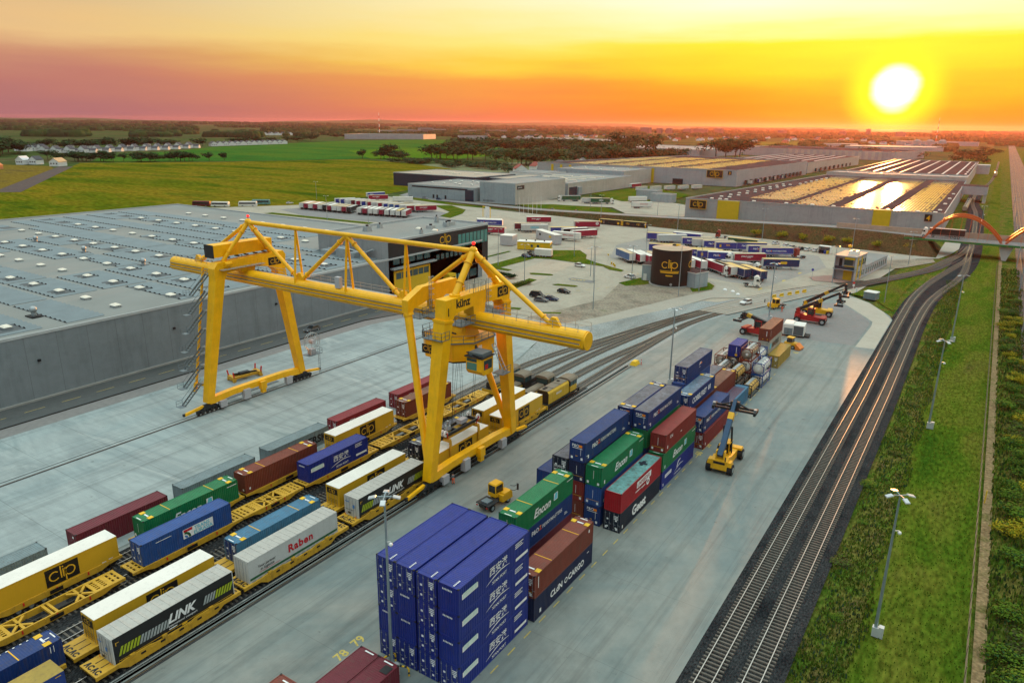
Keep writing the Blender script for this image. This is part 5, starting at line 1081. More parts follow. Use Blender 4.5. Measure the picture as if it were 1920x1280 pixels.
def flat_wagon(label, x, y, L=15.4, group='yellow wagons', loaded=False):
    r_ = thing('container_wagon', label, 'wagon', (x, y, 0), 0, group); z = 1.42
    def f(mb):
        for s in (-1, 1):
            mb.prism([(0, z-.3), (1.6, z-.42), (2.6, z-.75), (L-2.6, z-.75), (L-1.6, z-.42), (L, z-.3), (L, z), (0, z)], 0, s*1.3-.09, s*1.3+.09, P_wag)
            for k in range(9): yy = 3.0+k*(L-6)/8; mb.box(s*1.40-.03, s*1.40+.03, yy, yy+.16, z-.5, z-.1, M_redp if k % 3 == 1 else P_wag)
        for yy in (4.4, 7.2, L-7.5, L-4.7): mb.box(-1.2, 1.2, yy, yy+.28, z-.3, z-.03, P_wag)
        for a, b in ((4.6, 7.3), (L-7.4, L-4.6)):
            pass
        for a, b, c, d in ((3.4, -1.1, 5.4, 1.1), (3.4, 1.1, 5.4, -1.1), (L-5.4, -1.1, L-3.4, 1.1), (L-5.4, 1.1, L-3.4, -1.1)): mb.beam((b, a, z-.12), (d, c, z-.12), .26, .2, P_wag)
    link('frame', cached(('fw', L), 'frame', f), r_)
    def g(mb): slot_deck(mb, .05, 1.6, z+.0, P_wag, 3); slot_deck(mb, 1.5, 3.4, z-.005, P_wag, 5)
    def g2(mb): slot_deck(mb, L-1.6, L-.05, z+.0, P_wag, 3); slot_deck(mb, L-3.4, L-1.5, z-.005, P_wag, 5)
    link('end_deck', cached('fw_d', 'end_deck', g), r_); link('end_deck', cached(('fw_d2', L), 'end_deck', g2), r_)
    def h(mb): mb.pipe([(-.9, 5.5, z-.5), (.9, 6.3, z-.5)], .07, M_dirtm); mb.box(-.7, .2, 8.2, 9.4, z-.75, z-.4, M_dirtm); mb.tube((.5, 6.5, z-.5), (.5, 7.6, z-.5), .22, M_dirtm, 10); mb.box(-.12, .12, 0, L, z-.6, z-.45, M_dirtm)
    link('brake_gear', cached(('fw_b', L), 'brake_gear', h), r_)
    MB().box(1.41, 1.45, L*.5-.7, L*.5+.7, z-.62, z-.18, M_blackp).build('data_plate', r_)
    for yy in (1.9, L-1.9): bogie(r_, yy)
    return r_
def black_marks(mb, y, z, flip=1):
    """the row of black cut-outs on the end platform"""
    for k, x in enumerate((-.95, -.32, .32, .95)):
        if k % 2 == 0: mb.prism([(x-.28, y-.3), (x-.1, y-.3), (x, y), (x+.12, y-.3), (x+.28, y-.3), (x+.1, y+.36), (x-.1, y+.36)], 2, z, z+.012, M_blackp)
        else: mb.faces([(a+x, b+y, z+.012) for a, b in ring2d(.25, .16, 30, 330, 10)[0]], ring2d(.25, .16, 30, 330, 10)[1], M_blackp)
def pocket_wagon(label, x, y, L=16.2, group='yellow wagons'):
    r_ = thing('pocket_wagon', label, 'wagon', (x, y, 0), 0, group); z = 1.25
    def f(mb):
        for s in (-1, 1):
            mb.prism([(0, z-.4), (2.2, z-.4), (3.2, z-.95), (L-3.2, z-.95), (L-2.2, z-.4), (L, z-.4), (L, z), (L-2.3, z), (L-3.0, z+.12), (L*.66, z+.12), (L*.62, z-.06), (L*.38, z-.06), (L*.34, z+.12), (3.0, z+.12), (2.3, z), (0, z)], 0, s*1.42-.08, s*1.42+.08, P_wag)
            for k in range(10): yy = 3.4+k*(L-6.8)/9; mb.box(s*1.51-.02, s*1.51+.03, yy, yy+.5, z-.35, z-.15, M_blackp if k % 2 else P_wag)
            for yy in (3.4, L*.42, L-4): mb.box(s*1.45-.12, s*1.45+.12, yy, yy+.5, z+.0, z+.28, P_wag)
        for k in range(6): yy = 3.3+k*(L-6.8)/5; mb.box(-1.34, 1.34, yy, yy+.2, z-.95, z-.75, P_wag)
        mb.box(-1.34, 1.34, 3.3, L-3.3, z-.97, z-.93, M_dirtm)
    link('frame', cached(('pw', L), 'frame', f), r_)
    def g(mb):
        mb.box(-1.34, 1.34, .0, 2.5, z-.2, z+.0, P_wag); black_marks(mb, .5, z)
        for xx in (-.5, .5): mb.box(xx-.05, xx+.05, 1.0, 2.2, z, z+.02, M_dirtm)
    def g2(mb):
        mb.box(-1.34, 1.34, L-2.5, L, z-.2, z, P_wag); black_marks(mb, L-.5, z)
        for xx in (-.5, .5): mb.box(xx-.05, xx+.05, L-2.2, L-1.0, z, z+.02, M_dirtm)
    link('end_deck', cached('pw_d', 'end_deck', g), r_); link('end_deck', cached(('pw_d2', L), 'end_deck', g2), r_)
    link('coupler', cached(('pw_c', L), 'coupler', lambda q: q.box(-.25, .25, L, L+.55, z-.5, z-.25, M_dirtm)), r_)
    for yy in (1.3, L-1.3): bogie(r_, yy)
    return r_
# trailers and swap bodies: box body with roof, doors, lettering and running gear
TRC = {}
def trailer_parts(r_, key, L, W, z0, z1, sm_, rm, em, decor=None, gear=True, fold=False, fm=None, rib=False):
    w = W/2
    def body(mb):
        n = 14 if fold else 1
        for s in (-1, 1):
            for k in range(n):
                a, b = L*k/n, L*(k+1)/n; d = .02*(k % 2)
                mb.face([(s*(w-d), a, z0), (s*(w-d), b, z0), (s*(w-d), b, z1-.06), (s*(w-d), a, z1-.06)][::s], sm_)
            mb.box(s*w-.03, s*w+.015, 0, L, z0-.1, z0+.04, fm or sm_); mb.box(s*w-.03, s*w+.02, 0, L, z1-.12, z1-.02, fm or sm_)
        for yy in (0, L-.09):
            for s in (-1, 1): mb.box(s*w-.06, s*w+.022, yy, yy+.09, z0-.02, z1-.02, fm or em)
        mb.face([(-w, 0, z0), (-w, L, z0), (w, L, z0), (w, 0, z0)], M_dirtm)
    link('body', cached(('tb', key), 'body', body), r_)
    def roof(mb):
        mb.box(-w, w, -.01, L+.01, z1-.06, z1, rm)
        if rib:
            for k in range(16): mb.box(-w+.03, w-.03, L*(k+.4)/16, L*(k+.5)/16, z1, z1+.025, rm)
    link('roof', cached(('tr', key), 'roof', roof), r_)
    link('front_wall', cached(('tf', key), 'front_wall', lambda q: q.face([(w, L, z0), (-w, L, z0), (-w, L, z1-.06), (w, L, z1-.06)], em)), r_)
    for s in (-1, 1):
        link('rear_door', cached(('td', key, s), 'rear_door', lambda q: (q.box(min(0, s*w)+.03, max(0, s*w)-.03, -.03, .03, z0+.05, z1-.12, em), q.tube((s*.35, -.05, z0+.1), (s*.35, -.05, z1-.15), .02, M_bar, 5), q.tube((s*.85, -.05, z0+.1), (s*.85, -.05, z1-.15), .02, M_bar, 5))), r_)
    if decor:
        def dec(mb):
            for i, (face, shp, u, v, m) in enumerate(decor):
                sh_ = (shp[0], shp[1]); e = .004*i
                if face == 'S': mb.flat(sh_, (w+.03+e, u, v), (0, 1, 0), (0, 0, 1), m)
                elif face == 'L': mb.flat(sh_, (-w-.03-e, L-u, v), (0, -1, 0), (0, 0, 1), m)
                elif face == 'E': mb.flat(sh_, (-w+u, -.09-e, v), (1, 0, 0), (0, 0, 1), m)
        link('lettering', cached(('tl', key), 'lettering', dec), r_)
    if gear:
        link('underframe', cached(('tu', L, z0), 'underframe', lambda q: (q.box(-.55, -.4, .3, L-.3, z0-.35, z0-.1, M_dirtm), q.box(.4, .55, .3, L-.3, z0-.35, z0-.1, M_dirtm), q.box(-1.2, 1.2, .0, .12, z0-.55, z0-.4, M_dirtm), q.box(-1.1, 1.1, 5.5, 7.4, z0-.5, z0-.12, M_dirtm))), r_)
        for k in range(3):
            for s in (-1, 1):
                link('wheel', cached(('tw', s), 'wheel', lambda q: (q.tube((-.18, 0, 0), (.18, 0, 0), .5, M_rubber, 14), q.tube((s*.181, 0, 0), (s*.19, 0, 0), .28, M_alu, 10))), r_, (s*1.05, 2.3+k*1.31, .5+max(0, z0-1.2)))
        for s in (-1, 1): link('landing_leg', cached(('ll', z0), 'landing_leg', lambda q: (q.box(-.07, .07, -.07, .07, max(.15, z0-1.05), z0-.3, M_alu), q.box(-.2, .2, -.15, .15, max(.02, z0-1.18), max(.12, z0-1.08), M_alu))), r_, (s*.85, L-2.6, 0))
def logo_panel(u, v, w, h, lh, face='S'):
    V_, F_, W_ = logo2d(lh); return [(face, R2d(w, h), u, v, M_blackp), (face, (V_, F_), u+(w-W_)/2, v+(h-lh)/2, M_lety)]
P_clip = mat('trailer_yellow', (0.62, 0.35, 0.02), 0.42, var=.05, dirt=.08); P_wht = mat('trailer_white', (0.70, 0.68, 0.62), 0.45, var=.06, dirt=.12); P_wroof = mat('trailer_white_roof', (0.74, 0.71, 0.64), 0.45, var=.06, scale=.4, dirt=.18); P_blkt = mat('trailer_black', (0.016, 0.017, 0.018), 0.4, var=.1); P_sil = mat('trailer_silver', (0.50, 0.50, 0.47), 0.5, var=.08, dirt=.15); P_groof = mat('trailer_grey_roof', (0.42, 0.40, 0.36), 0.6, var=.1, dirt=.3)
ZT0, ZT1 = 1.12, 4.12
def stripes(u0, n, v, h, mats_, d=.35, face='S'):
    return [(face, ([(0, 0), (.24, 0), (.24+.35, h), (.35, h)], [(0, 1, 2, 3)]), u0+k*d, v, mats_[0] if k < n*.4 else mats_[1]) for k in range(n)]
D_clip = logo_panel(5.4, 1.6, 3.6, 2.15, 1.05)+logo_panel(.25, 3.0, 2.0, .85, .42, 'E')+[('E', R2d(1.8, .05), .35, 2.2-k*.22, M_letk) for k in range(3)]+[('S', R2d(.5, .1), 11.5, 1.5, M_let), ('S', R2d(.5, .1), 12.3, 1.6, M_let)]
D_link = stripes(.5, 15, 1.95, .95, (mat('lime_stripe', (.35, .42, .02), .5), mat('grey_stripe', (.34, .37, .36), .5)))+[('S', T('LINK', 1.0, .05, .35), 5.7, 2.35, M_let), ('S', T('international transport', .26, .012), 5.7, 1.9, M_let), ('S', R2d(.9, .12), 5.7, 1.62, M_let)]+stripes(9.7, 10, 2.15, .95, (mat('grey_stripe', (.34, .37, .36), .5), mat('lime_stripe', (.35, .42, .02), .5)))+[('S', R2d(12.8, .05), .4, 1.5, M_lety), ('S', R2d(.6, .28), 7.1, 1.3, M_lety), ('S', R2d(.35, .06), .3, 3.6, M_lety), ('S', R2d(.06, .4), .3, 3.3, M_lety)]+[('E', R2d(.8, .12), .3, 3.4, M_letb), ('E', R2d(.35, .5), 1.7, 2.7, M_letb), ('E', R2d(1.4, .06), .4, 2.3, M_letk), ('E', R2d(.5, .3), .8, 1.7, M_letk), ('E', R2d(.2, .3), .15, 1.3, M_leto), ('E', R2d(.2, .3), 2.1, 1.3, M_leto)]
M_greenb = mat('green_band', (0.02, 0.10, 0.04), .5)
D_raben = [('S', T('Raben', 1.0, .05, .0, 1.15), 5.7, 2.4, M_letr), ('S', R2d(13.4, .3), .1, 1.55, M_greenb), ('S', T('Your partner', .34, .012, .2), 1.3, 2.7, M_letk), ('S', T('in logistics', .34, .012, .2), 1.6, 2.25, M_letk), ('S', R2d(3.0, .05), 1.4, 2.05, M_letr)]+[('S', R2d(.5, .2), .4+k*.8, 1.22, M_alu) for k in range(16)]
def rail_trailer(label, x, y, kind, group='trailers on wagons', L=13.6):
    r_ = thing('semi_trailer', label, 'trailer', (x, y, 0), 0, group)
    if kind == 'clip': trailer_parts(r_, 'clip', L, 2.55, ZT0, ZT1, P_clip, P_wroof, P_clip, D_clip, fm=P_clip)
    elif kind == 'link': trailer_parts(r_, 'link', L, 2.55, ZT0, ZT1, P_blkt, P_groof, P_sil, D_link, rib=True)
    elif kind == 'raben': trailer_parts(r_, 'raben', L, 2.55, ZT0, ZT1, P_sil, P_groof, P_sil, D_raben, rib=True)
    elif kind == 'tarp': trailer_parts(r_, 'tarp', L, 2.55, ZT0, ZT1-.3, mat('tarp_blue', (.02, .05, .22), .5), P_och, mat('tarp_blue', (.02, .05, .22), .5), [('S', R2d(.5, .08), 12.8, 3.5, M_lety)])
    return r_
XF, XE, XM, XD, XC, XA = -65.2, -69.5, -73.8, -78.0, -82.8, -89.05
# front row (nearest the yard)
for y, t in ((7.5, 'at the bottom left corner'), (25.6, 'under the nearest black trailer'), (42.3, 'under the silver trailer'), (59.2, 'under the second black trailer'), (75.8, 'under the spreader'), (93.2, 'in front of the yellow locomotive')): pocket_wagon('yellow pocket wagon %s' % t, XF, y)
rail_trailer('ochre topped blue trailer cut by the bottom left corner', XF, 9.6, 'tarp')
rail_trailer('black trailer with slanted white letters nearest the camera', XF, 27.55, 'link'); rail_trailer('silver trailer with red letters and a green band', XF, 43.2, 'raben'); rail_trailer('black trailer with slanted letters behind the right crane leg', XF, 60.6, 'link')
rail_trailer('yellow trailer held by the spreader under the crane', XF, 77.2, 'clip'); rail_trailer('yellow trailer just behind the yellow locomotive, nearest row', XF, 94.6, 'clip')
# second row
for y, t in ((8.6, 'under the navy container at lower left'), (25.7, 'under the nearest yellow trailer of the second row'), (42.6, 'under the pale blue container'), (59.6, 'under the yellow trailer beside the second black trailer'), (76.4, 'under the dark blue container behind the crane leg'), (93.6, 'under the far yellow trailer of the second row')): pocket_wagon('yellow pocket wagon %s' % t, XE, y, 16.4)
container('navy container with yellow roof marks at the lower left', XE, 11.4, 1.15, 13.72, Hc, P_po, 'containers on wagons', roof=P_po, pads=True, stripe=True, decor=[('S', R2d(.06, .7), 12.6, 1.9, M_let), ('S', R2d(.06, .7), 12.9, 1.9, M_let), ('R', R2d(.5, .12), 12.6, 1.0, M_let)]+[('R', R2d(.18, .12), 8.6+k*.6, 2.2, M_let) for k in range(6)])
rail_trailer('yellow trailer beside the nearest black trailer', XE, 28.2, 'clip'); rail_trailer('yellow trailer beside the second black trailer', XE, 61.3, 'clip'); rail_trailer('yellow trailer in the second row behind the far crane leg', XE, 95.4, 'clip')
container('pale blue container with yellow pads beside the silver trailer', XE, 44.9, 1.15, 13.1, Hc, P_lbl, 'containers on wagons', pads=True, stripe=True, near='door', endm=P_po)
container('dark blue container with yellow pads behind the near right crane leg', XE, 78.3, 1.15, 13.4, Hc, P_gst, 'containers on wagons', pads=True, near='door', roof=P_rporust)
# fourth and fifth tracks: container wagons
for y, t in ((4.5, 'at the left edge, empty'), (20.6, 'empty, beside the nearest yellow trailer'), (36.7, 'under the blue container with white panel'), (52.0, 'empty, left of the pale blue container'), (62.6, 'under the blue port container with white characters'), (78.4, 'empty, beyond the blue port container'), (94.0, 'empty, in front of the dark locomotive')): flat_wagon('yellow container wagon %s' % t, XD, y, 15.2 if y != 52.0 else 10.2)
container('blue container with a white lettered panel', XD, 38.1, 1.42, 12.19, Hc, P_tbl, 'containers on wagons', near='door', decor=[('S', R2d(4.2, 1.25), 5.3, 1.0, M_letg if False else M_let), ('S', R2d(1.2, .35), 5.4, 1.85, M_letr), ('S', ring2d(.7, .3, 0, 90, 8), 5.5, 1.05, M_greenb), ('S', ring2d(.3, .25, 0, 90, 8), 5.5, 1.05, M_letb), ('S', T('TRANS', .5, .03), 6.85, 1.65, M_letc), ('S', T('EURASIA', .5, .03), 6.75, 1.07, M_letc), ('S', R2d(2.0, .08), 1.8, 2.3, M_let)])
container('blue port container with white characters on a yellow wagon', XD, 63.4, 1.42, 12.19, Hc, P_xian, 'containers on wagons', decor=D_xian+D_xend)
for y, t in ((22.8, 'under the long yellow trailer at the left edge'), (40.4, 'under the green container'), (56.0, 'under the red brown container'), (72.2, 'under the yellow trailer at the middle'), (89.2, 'under the far brown container')): flat_wagon('yellow wagon %s' % t, XC, y, 15.3)
rail_trailer('long yellow trailer with white roof at the left edge', XC, 24.2, 'clip'); rail_trailer('yellow trailer at the middle, beside the grey container', XC, 73.2, 'clip')
container('green container on a wagon, left of the white panelled one', XC, 41.2, 1.42, 13.72, Hc, P_enc, 'containers on wagons', pads=True, stripe=True, decor=D_enc)
container('red brown container with yellow pads on a wagon beside the blue port container', XC, 56.1, 1.42, 13.3, Hc, P_brn, 'containers on wagons', pads=True, stripe=True, decor=[('E', R2d(.3, .3), 1.8, .4, M_let), ('S', R2d(.25, .35), .6, .5, M_let)])
container('brown container with rusty roof on the far wagon left of the crane leg', XC, 90.1, 1.42, 13.2, Hc, P_brn, 'containers on wagons', roof=P_rost, near='door', pads=True)
# containers standing on the slabs beside the train
GS = 'containers on the pale slabs'
container('grey blue container at the left edge on the pale slabs', XA, 20.5, 0, 12.19, Hc, P_gry, GS)
container('dark maroon container on the pale slabs behind the long yellow trailer', XA, 36.0, 0, 12.19, Hc, P_drk, GS, decor=[('E', R2d(.3, .3), 1.6, 2.2, M_let)])
container('plain grey container on the pale slabs behind the green one', XA, 50.4, 0, 12.19, Hc, P_gry, GS)
container('grey container on the pale slabs with black lettering', XA, 65.2, 0, 12.19, Hc, P_gry, GS, decor=[('S', T('MAERSK', 1.3, .05), 5.2, .75, M_letk)])
container('red container on the pale slabs behind the middle yellow trailer', XA, 79.4, 0, 12.19, Hc, P_sig if False else paint('crimson', (.22, .014, .022), .45, .2), GS, near='door', decor=[('S', T('TEX', .5, .02), 3.0, 1.7, M_let)])
container('red container farthest along the pale slabs', XA, 95.0, 0, 12.19, Hc, paint('crimson', (.22, .014, .022), .45, .2), GS, near='door', decor=[('S', T('TEX', .5, .02), 3.0, 1.7, M_let)])
# locomotives
M_lky = mat('loco_yellow', (0.60, 0.36, 0.02), 0.4, var=.08, dirt=.35); M_lkk = mat('loco_black', (0.022, 0.02, 0.017), 0.5, var=.2); M_lkr = mat('loco_roof', (0.16, 0.13, 0.09), 0.6, var=.2)
def loco(label, x, y, big=True, cab_far=True):
    r_ = thing('locomotive', label, 'locomotive', (x, y, 0), 0, 'locomotives'); L = 12.6
    MB().box(-1.45, 1.45, 0, L, .95, 1.35, M_lkk).box(-1.5, 1.5, -.12, .12, .55, 1.3, M_lky).box(-1.5, 1.5, L-.12, L+.12, .55, 1.3, M_lkk).build('frame', r_)
    if big:
        MB().prism([(-1.28, 1.35), (1.28, 1.35), (1.28, 3.45), (.95, 3.85), (-.95, 3.85), (-1.28, 3.45)], 1, .7, 8.6, M_lky, M_lkk).build('hood', r_)
        MB().box(-1.0, 1.0, .75, 8.5, 3.86, 3.92, M_lkr).box(-.98, .98, 2.8, 2.9, 3.92, 3.96, M_lkk).box(-.98, .98, 5.6, 5.7, 3.92, 3.96, M_lkk).build('hood_roof', r_)
        for yy in (1.6, 2.3, 7.0): MB().tube((-.3, yy, 3.9), (-.3, yy, 4.06), .32, M_dark, 12).build('exhaust_fan', r_)
        for k in range(7): MB().box(1.28, 1.31, 1.0+k*1.07, 1.94+k*1.07, 1.5, 3.3, M_lky).build('hood_door', r_)
        mb = MB(); v, f = dashes(6, .2, .4); mb.flat((v, f), (1.33, 3.6, 2.5), (0, 1, 0), (0, 0, 1), M_let); mb.build('lettering', r_)
        cy = 9.0
    else:
        MB().prism([(-.9, 1.35), (.9, 1.35), (.9, 2.35), (.6, 2.6), (-.6, 2.6), (-.9, 2.35)], 1, .6, 6.6, M_lkr, M_lkk).build('hood', r_)
        mb = MB()
        for k in range(12): mb.box(1.35, 1.4, .3+k*.52, .36+k*.52, 1.35, 2.2, M_lky)
        mb.box(1.35, 1.4, .3, 6.2, 2.15, 2.22, M_lky); mb.box(.95, 1.45, .2, 6.6, 1.3, 1.38, M_lky); mb.build('walkway_rail', r_)
        cy = 7.0
    mb = MB(); mb.box(-1.4, 1.4, cy, cy+2.6, 1.35, 2.5, M_lkk if not big else M_lky)
    for xx in (-1.4, 1.28):
        for yy in (cy, cy+1.24, cy+2.48): mb.box(xx, xx+.12, yy, yy+.12, 2.5, 3.6, M_lkk)
    mb.build('cab', r_)
    MB().prism([(-1.55, 3.6), (1.55, 3.6), (1.3, 3.95), (.7, 4.15), (-.7, 4.15), (-1.3, 3.95)], 1, cy-.25, cy+2.85, M_lkr).build('cab_roof', r_)
    MB().box(-1.34, 1.34, cy+.06, cy+2.54, 2.5, 3.6, M_glass).build('window', r_)
    MB().box(-.9, .9, cy+2.6, L-.2, 1.35, 2.2, M_lkk).build('front_hood', r_)
    for s in (-1, 1): MB().tube((s*.95, L+.1, .95), (s*.95, L+.5, .95), .2, M_lkk, 10).build('buffer', r_); MB().tube((s*.6, L+.1, 1.5), (s*.6, L+.14, 1.5), .12, M_let, 8).build('headlight', r_)
    for yy in (2.6, L-2.6): bogie(r_, yy)
loco('big yellow locomotive with louvred hood at the head of the nearest train', XF, 109.8)
loco('dark locomotive with low hood on the second track', XE, 110.2, False); loco('dark locomotive with low hood on the middle track', XM, 108.4, False); loco('black locomotive half hidden behind the far crane leg', XD, 110.6, False)
# ------------------------------------------------------------------ the gantry crane
CR = thing('gantry_crane', 'huge yellow gantry crane spanning the tracks and the train', 'crane', (-88.5, 84.3, 0))
M_cr = mat('crane_yellow', (0.90, 0.45, 0.004), 0.38, var=.12, scale=.5, dirt=.16); M_crg = mat('walkway_grey', (0.17, 0.21, 0.23), 0.5, .4, var=.15); M_crk = mat('crane_black', (0.02, 0.022, 0.024), 0.5)
M_lampr = mat('red_beacon', (0.8, 0.02, 0.02), 0.3, emit=(1, .02, .02, 1.0))
co = Vector((-88.5, 84.3, 0))
K = lambda x, y, z: Vector((x, y, z))-co
def railing(mb, p, q, h=1.1, step=1.5, m=None):
    m = m or M_crg; p, q = Vector(p), Vector(q); n = max(1, int((q-p).length/step)); Z = Vector((0, 0, 1))
    for k in range(n+1): a = p.lerp(q, k/n); mb.beam(a, a+Z*h, .05, .05, m)
    for hh in (h*.5, h): mb.beam(p+Z*hh, q+Z*hh, .05, .05, m)
# main girder: rounded box with rail ledges and walkway
prof = [(1.15*math.cos(rad(a)), .25+1.0*math.sin(rad(a))) for a in range(0, 181, 20)]+[(-1.15, -.9), (-.85, -1.25), (.85, -1.25), (1.15, -.9)]
MB().prism([(84.3-84.3+a, 24.2+b) for a, b in prof], 0, -138.2+88.5, -43.0+88.5, M_cr).build('girder', CR)
mb = MB()
for s in (-1, 1): mb.box(-137.9+88.5, -43.4+88.5, s*1.32-.17, s*1.32+.17, 23.55, 23.75, M_cr); mb.box(-137.9+88.5, -43.4+88.5, s*1.42-.05, s*1.42+.05, 23.75, 23.9, M_crg)
for s in (-1, 1): mb.box(-137.9+88.5, -43.4+88.5, s*1.2-.06, s*1.2+.06, 24.35, 24.45, M_crg)
mb.build('trolley_rail', CR)
MB().tube(K(-43.0, 84.3, 24.05), K(-42.75, 84.3, 24.05), 1.28, M_cr, 20).build('end_plate', CR)
mb = MB(); mb.box(-134+88.5, -43.5+88.5, 1.25, 2.15, 24.9, 25.0, M_alu); railing(mb, K(-134, 86.4, 25), K(-43.5, 86.4, 25), 1.1, 2.4, M_alu)
mb.build('walkway', CR)
mb = MB(); railing(mb, K(-138, 83.5, 25.3), K(-118, 83.5, 25.3), 1.0, 1.6, M_alu); railing(mb, K(-58, 83.5, 25.3), K(-44, 83.5, 25.3), 1.0, 2.0, M_alu); mb.build('railing', CR)
# top truss of tubes
aL, aR, aM = K(-113.4, 84.3, 34.4), K(-62.2, 84.3, 34.4), K(-88.1, 84.3, 34.3)
MB().tube(aL, aR, .40, M_cr, 12).build('top_chord', CR)
def strut(p, q, r=.36, fl=True):
    mb = MB(); p, q = Vector(p), Vector(q); mb.tube(p, q, r, M_cr, 10); d = (q-p).normalized()
    if fl:
        for t in (2.1, (q-p).length-2.1): mb.tube(p+d*(t-.07), p+d*(t+.07), r+.16, M_cr, 10)
    mb.build('strut', CR)
strut(aL, K(-129.9, 84.3, 25.2)); strut(aL, K(-100.3, 84.3, 25.2)); strut(aM, K(-100.0, 84.3, 25.2)); strut(aM, K(-76.2, 84.3, 25.2)); strut(aR, K(-75.2, 84.3, 25.2)); strut(aR, K(-48.2, 84.3, 25.2))
for y in (79.6, 90.4): strut(aL, K(-115.4, y, 27.6), .38); strut(aR, K(-62.0, y, 28.6), .52)
for x in (-100.6, -88.1, -75.2):
    for s in (-1, 1): strut((x+88.5, 0, 34.3), (x+88.5, s*.95, 24.7), .2, False)
for x in (-129.9, -100.2, -76, -48.2): MB().prism([(x+88.5-1.4, 25.0), (x+88.5+1.4, 25.0), (x+88.5+.35, 26.6), (x+88.5-.35, 26.6)], 1, -.3, .3, M_cr).build('node_plate', CR)
for a in (aL, aR): MB().ball(a+Vector((0, 0, .1)), .62, M_cr, 12, 8).build('node', CR); b = MB(); b.ball(a+Vector((.1, 0, 1.15)), .27, M_lampr, 10, 6); b.tube(a+Vector((.1, 0, .5)), a+Vector((.1, 0, 1.0)), .08, M_crk, 6); b.build('beacon', CR)
# left portal
for y0_, y1_, nm in ((73.6, 78.1, 0), (95.4, 91.8, 1)):
    MB().beam(K(-115.5, y0_, 2.0), K(-115.5, y1_, 24.6), 1.55, 1.35, M_cr, (0, 1, 0), 2.1, 1.9).build('leg', CR)
MB().prism([(-7.2, 24.4), (-5.2, 24.4), (-4.6, 25.6), (-1.6, 25.9), (-1.4, 25.2), (1.4, 25.2), (1.6, 25.9), (5.4, 25.2), (6.4, 24.4), (8.4, 24.4), (8.8, 27.2), (8.2, 28.0), (-6.4, 27.6), (-7.2, 26.6)], 0, -115.5+88.5-.95, -115.5+88.5+.95, M_cr).build('portal_beam', CR)
mb = MB(); mb.box(-118.0+88.5, -115.6+88.5, -6.3, 6.6, 28.4, 30.6, M_cr, top=M_cr); mb.box(-118.1+88.5, -115.5+88.5, -6.42, -6.3, 28.3, 30.7, M_crk); e_ = mb.build('machinery_house', CR)
mb = MB()
for k in range(6): mb.box(-115.6+88.5, -114.6+88.5, -4+k*2.0, -3.6+k*2.0, 28.2, 28.4, M_crk)
mb.build('bracket', e_)
mb = MB(); mb.box(-114.5+88.5, -113.4+88.5, -6.2, 3, 26.3, 26.4, M_alu); railing(mb, (-113.4+88.5, -6.2, 26.4), (-113.4+88.5, 3, 26.4), 1.2, .8, M_cr); mb.build('platform', CR)
MB().tube(K(-114.4, 79.2, 27.2), K(-114.4, 80.6, 27.2), .42, M_cr, 12).build('hoist_motor', CR)
def crane_sign(x, y, z, w, h, lh):
    mb = MB(); mb.face([(x, y, z), (x, y+w, z), (x, y+w, z+h), (x, y, z+h)], M_blackp); v, f, ww = logo2d(lh); mb.flat((v, f), (x+.03, y+(w-ww)/2, z+(h-lh)/2-.05), (0, 1, 0), (0, 0, 1), M_lety); mb.build('sign', CR)
crane_sign(-115.5+88.5+.98, 4.6, 25.5, 3.0, 1.5, .75)
# right outer portal with its lettering
xo = -62.0+88.5
MB().prism([(-8.1, 25.6), (-6.4, 25.6), (-5.7, 26.3), (-1.5, 26.6), (-1.35, 25.2), (1.35, 25.2), (1.5, 26.6), (5.7, 26.3), (6.4, 25.6), (8.1, 25.6), (8.2, 28.6), (-7.9, 28.6)], 0, xo-.95, xo+.95, M_cr).build('portal_beam', CR)
for y in (79.6, 90.4): MB().tube(K(-62, y, 28.55), K(-62, y, 28.85), .85, M_cr, 12).build('flange', CR)
mb = MB(); v, f, w = text('künz', 1.25, .05); mb.flat((v, f), (xo+.97, -5.6, 27.1), (0, 1, 0), (0, 0, 1), M_letk); v, f, w = text('1', 1.15, .03); mb.flat((v, f), (xo+.97, -7.5, 26.3), (0, 1, 0), (0, 0, 1), M_letk); mb.build('lettering', CR)
crane_sign(xo+.98, 4.7, 26.75, 2.9, 1.55, .8)
for y0_, y1_ in ((73.4, 76.9), (95.0, 91.6)):
    MB().beam(K(-62.3, y0_, 1.9), K(-62.0, y1_, 25.7), 1.5, 1.4, M_cr, (0, 1, 0), 2.05, 1.85).build('leg', CR)
    MB().beam(K(-62.0, y1_-.03, 25.3), K(-62.0, y1_+.02, 25.65), 2.25, 2.1, M_cr, (0, 1, 0)).build('flange', CR)
# right inner portal
xi = -69.5+88.5
MB().prism([(-7.0, 25.3), (-6.2, 25.3), (-5.6, 25.9), (-2.0, 26.7), (-1.3, 26.4), (-1.3, 25.2), (1.3, 25.2), (1.3, 26.4), (2.0, 26.7), (5.4, 25.9), (6.0, 25.3), (6.9, 25.3), (7.0, 27.0), (4.6, 28.8), (-3.6, 28.8), (-7.0, 27.3)], 0, xi-.6, xi+.6, M_cr).build('portal_beam', CR)
for y0_, y1_ in ((73.9, 77.9), (94.6, 90.8)):
    MB().tube(K(-62.9, y0_, 3.6), K(-69.5, y1_, 25.4), .46, M_cr, 14, .62).build('leg', CR); MB().tube(K(-69.32, y1_, 24.9), K(-69.45, y1_, 25.25), .8, M_cr, 14).build('flange', CR)
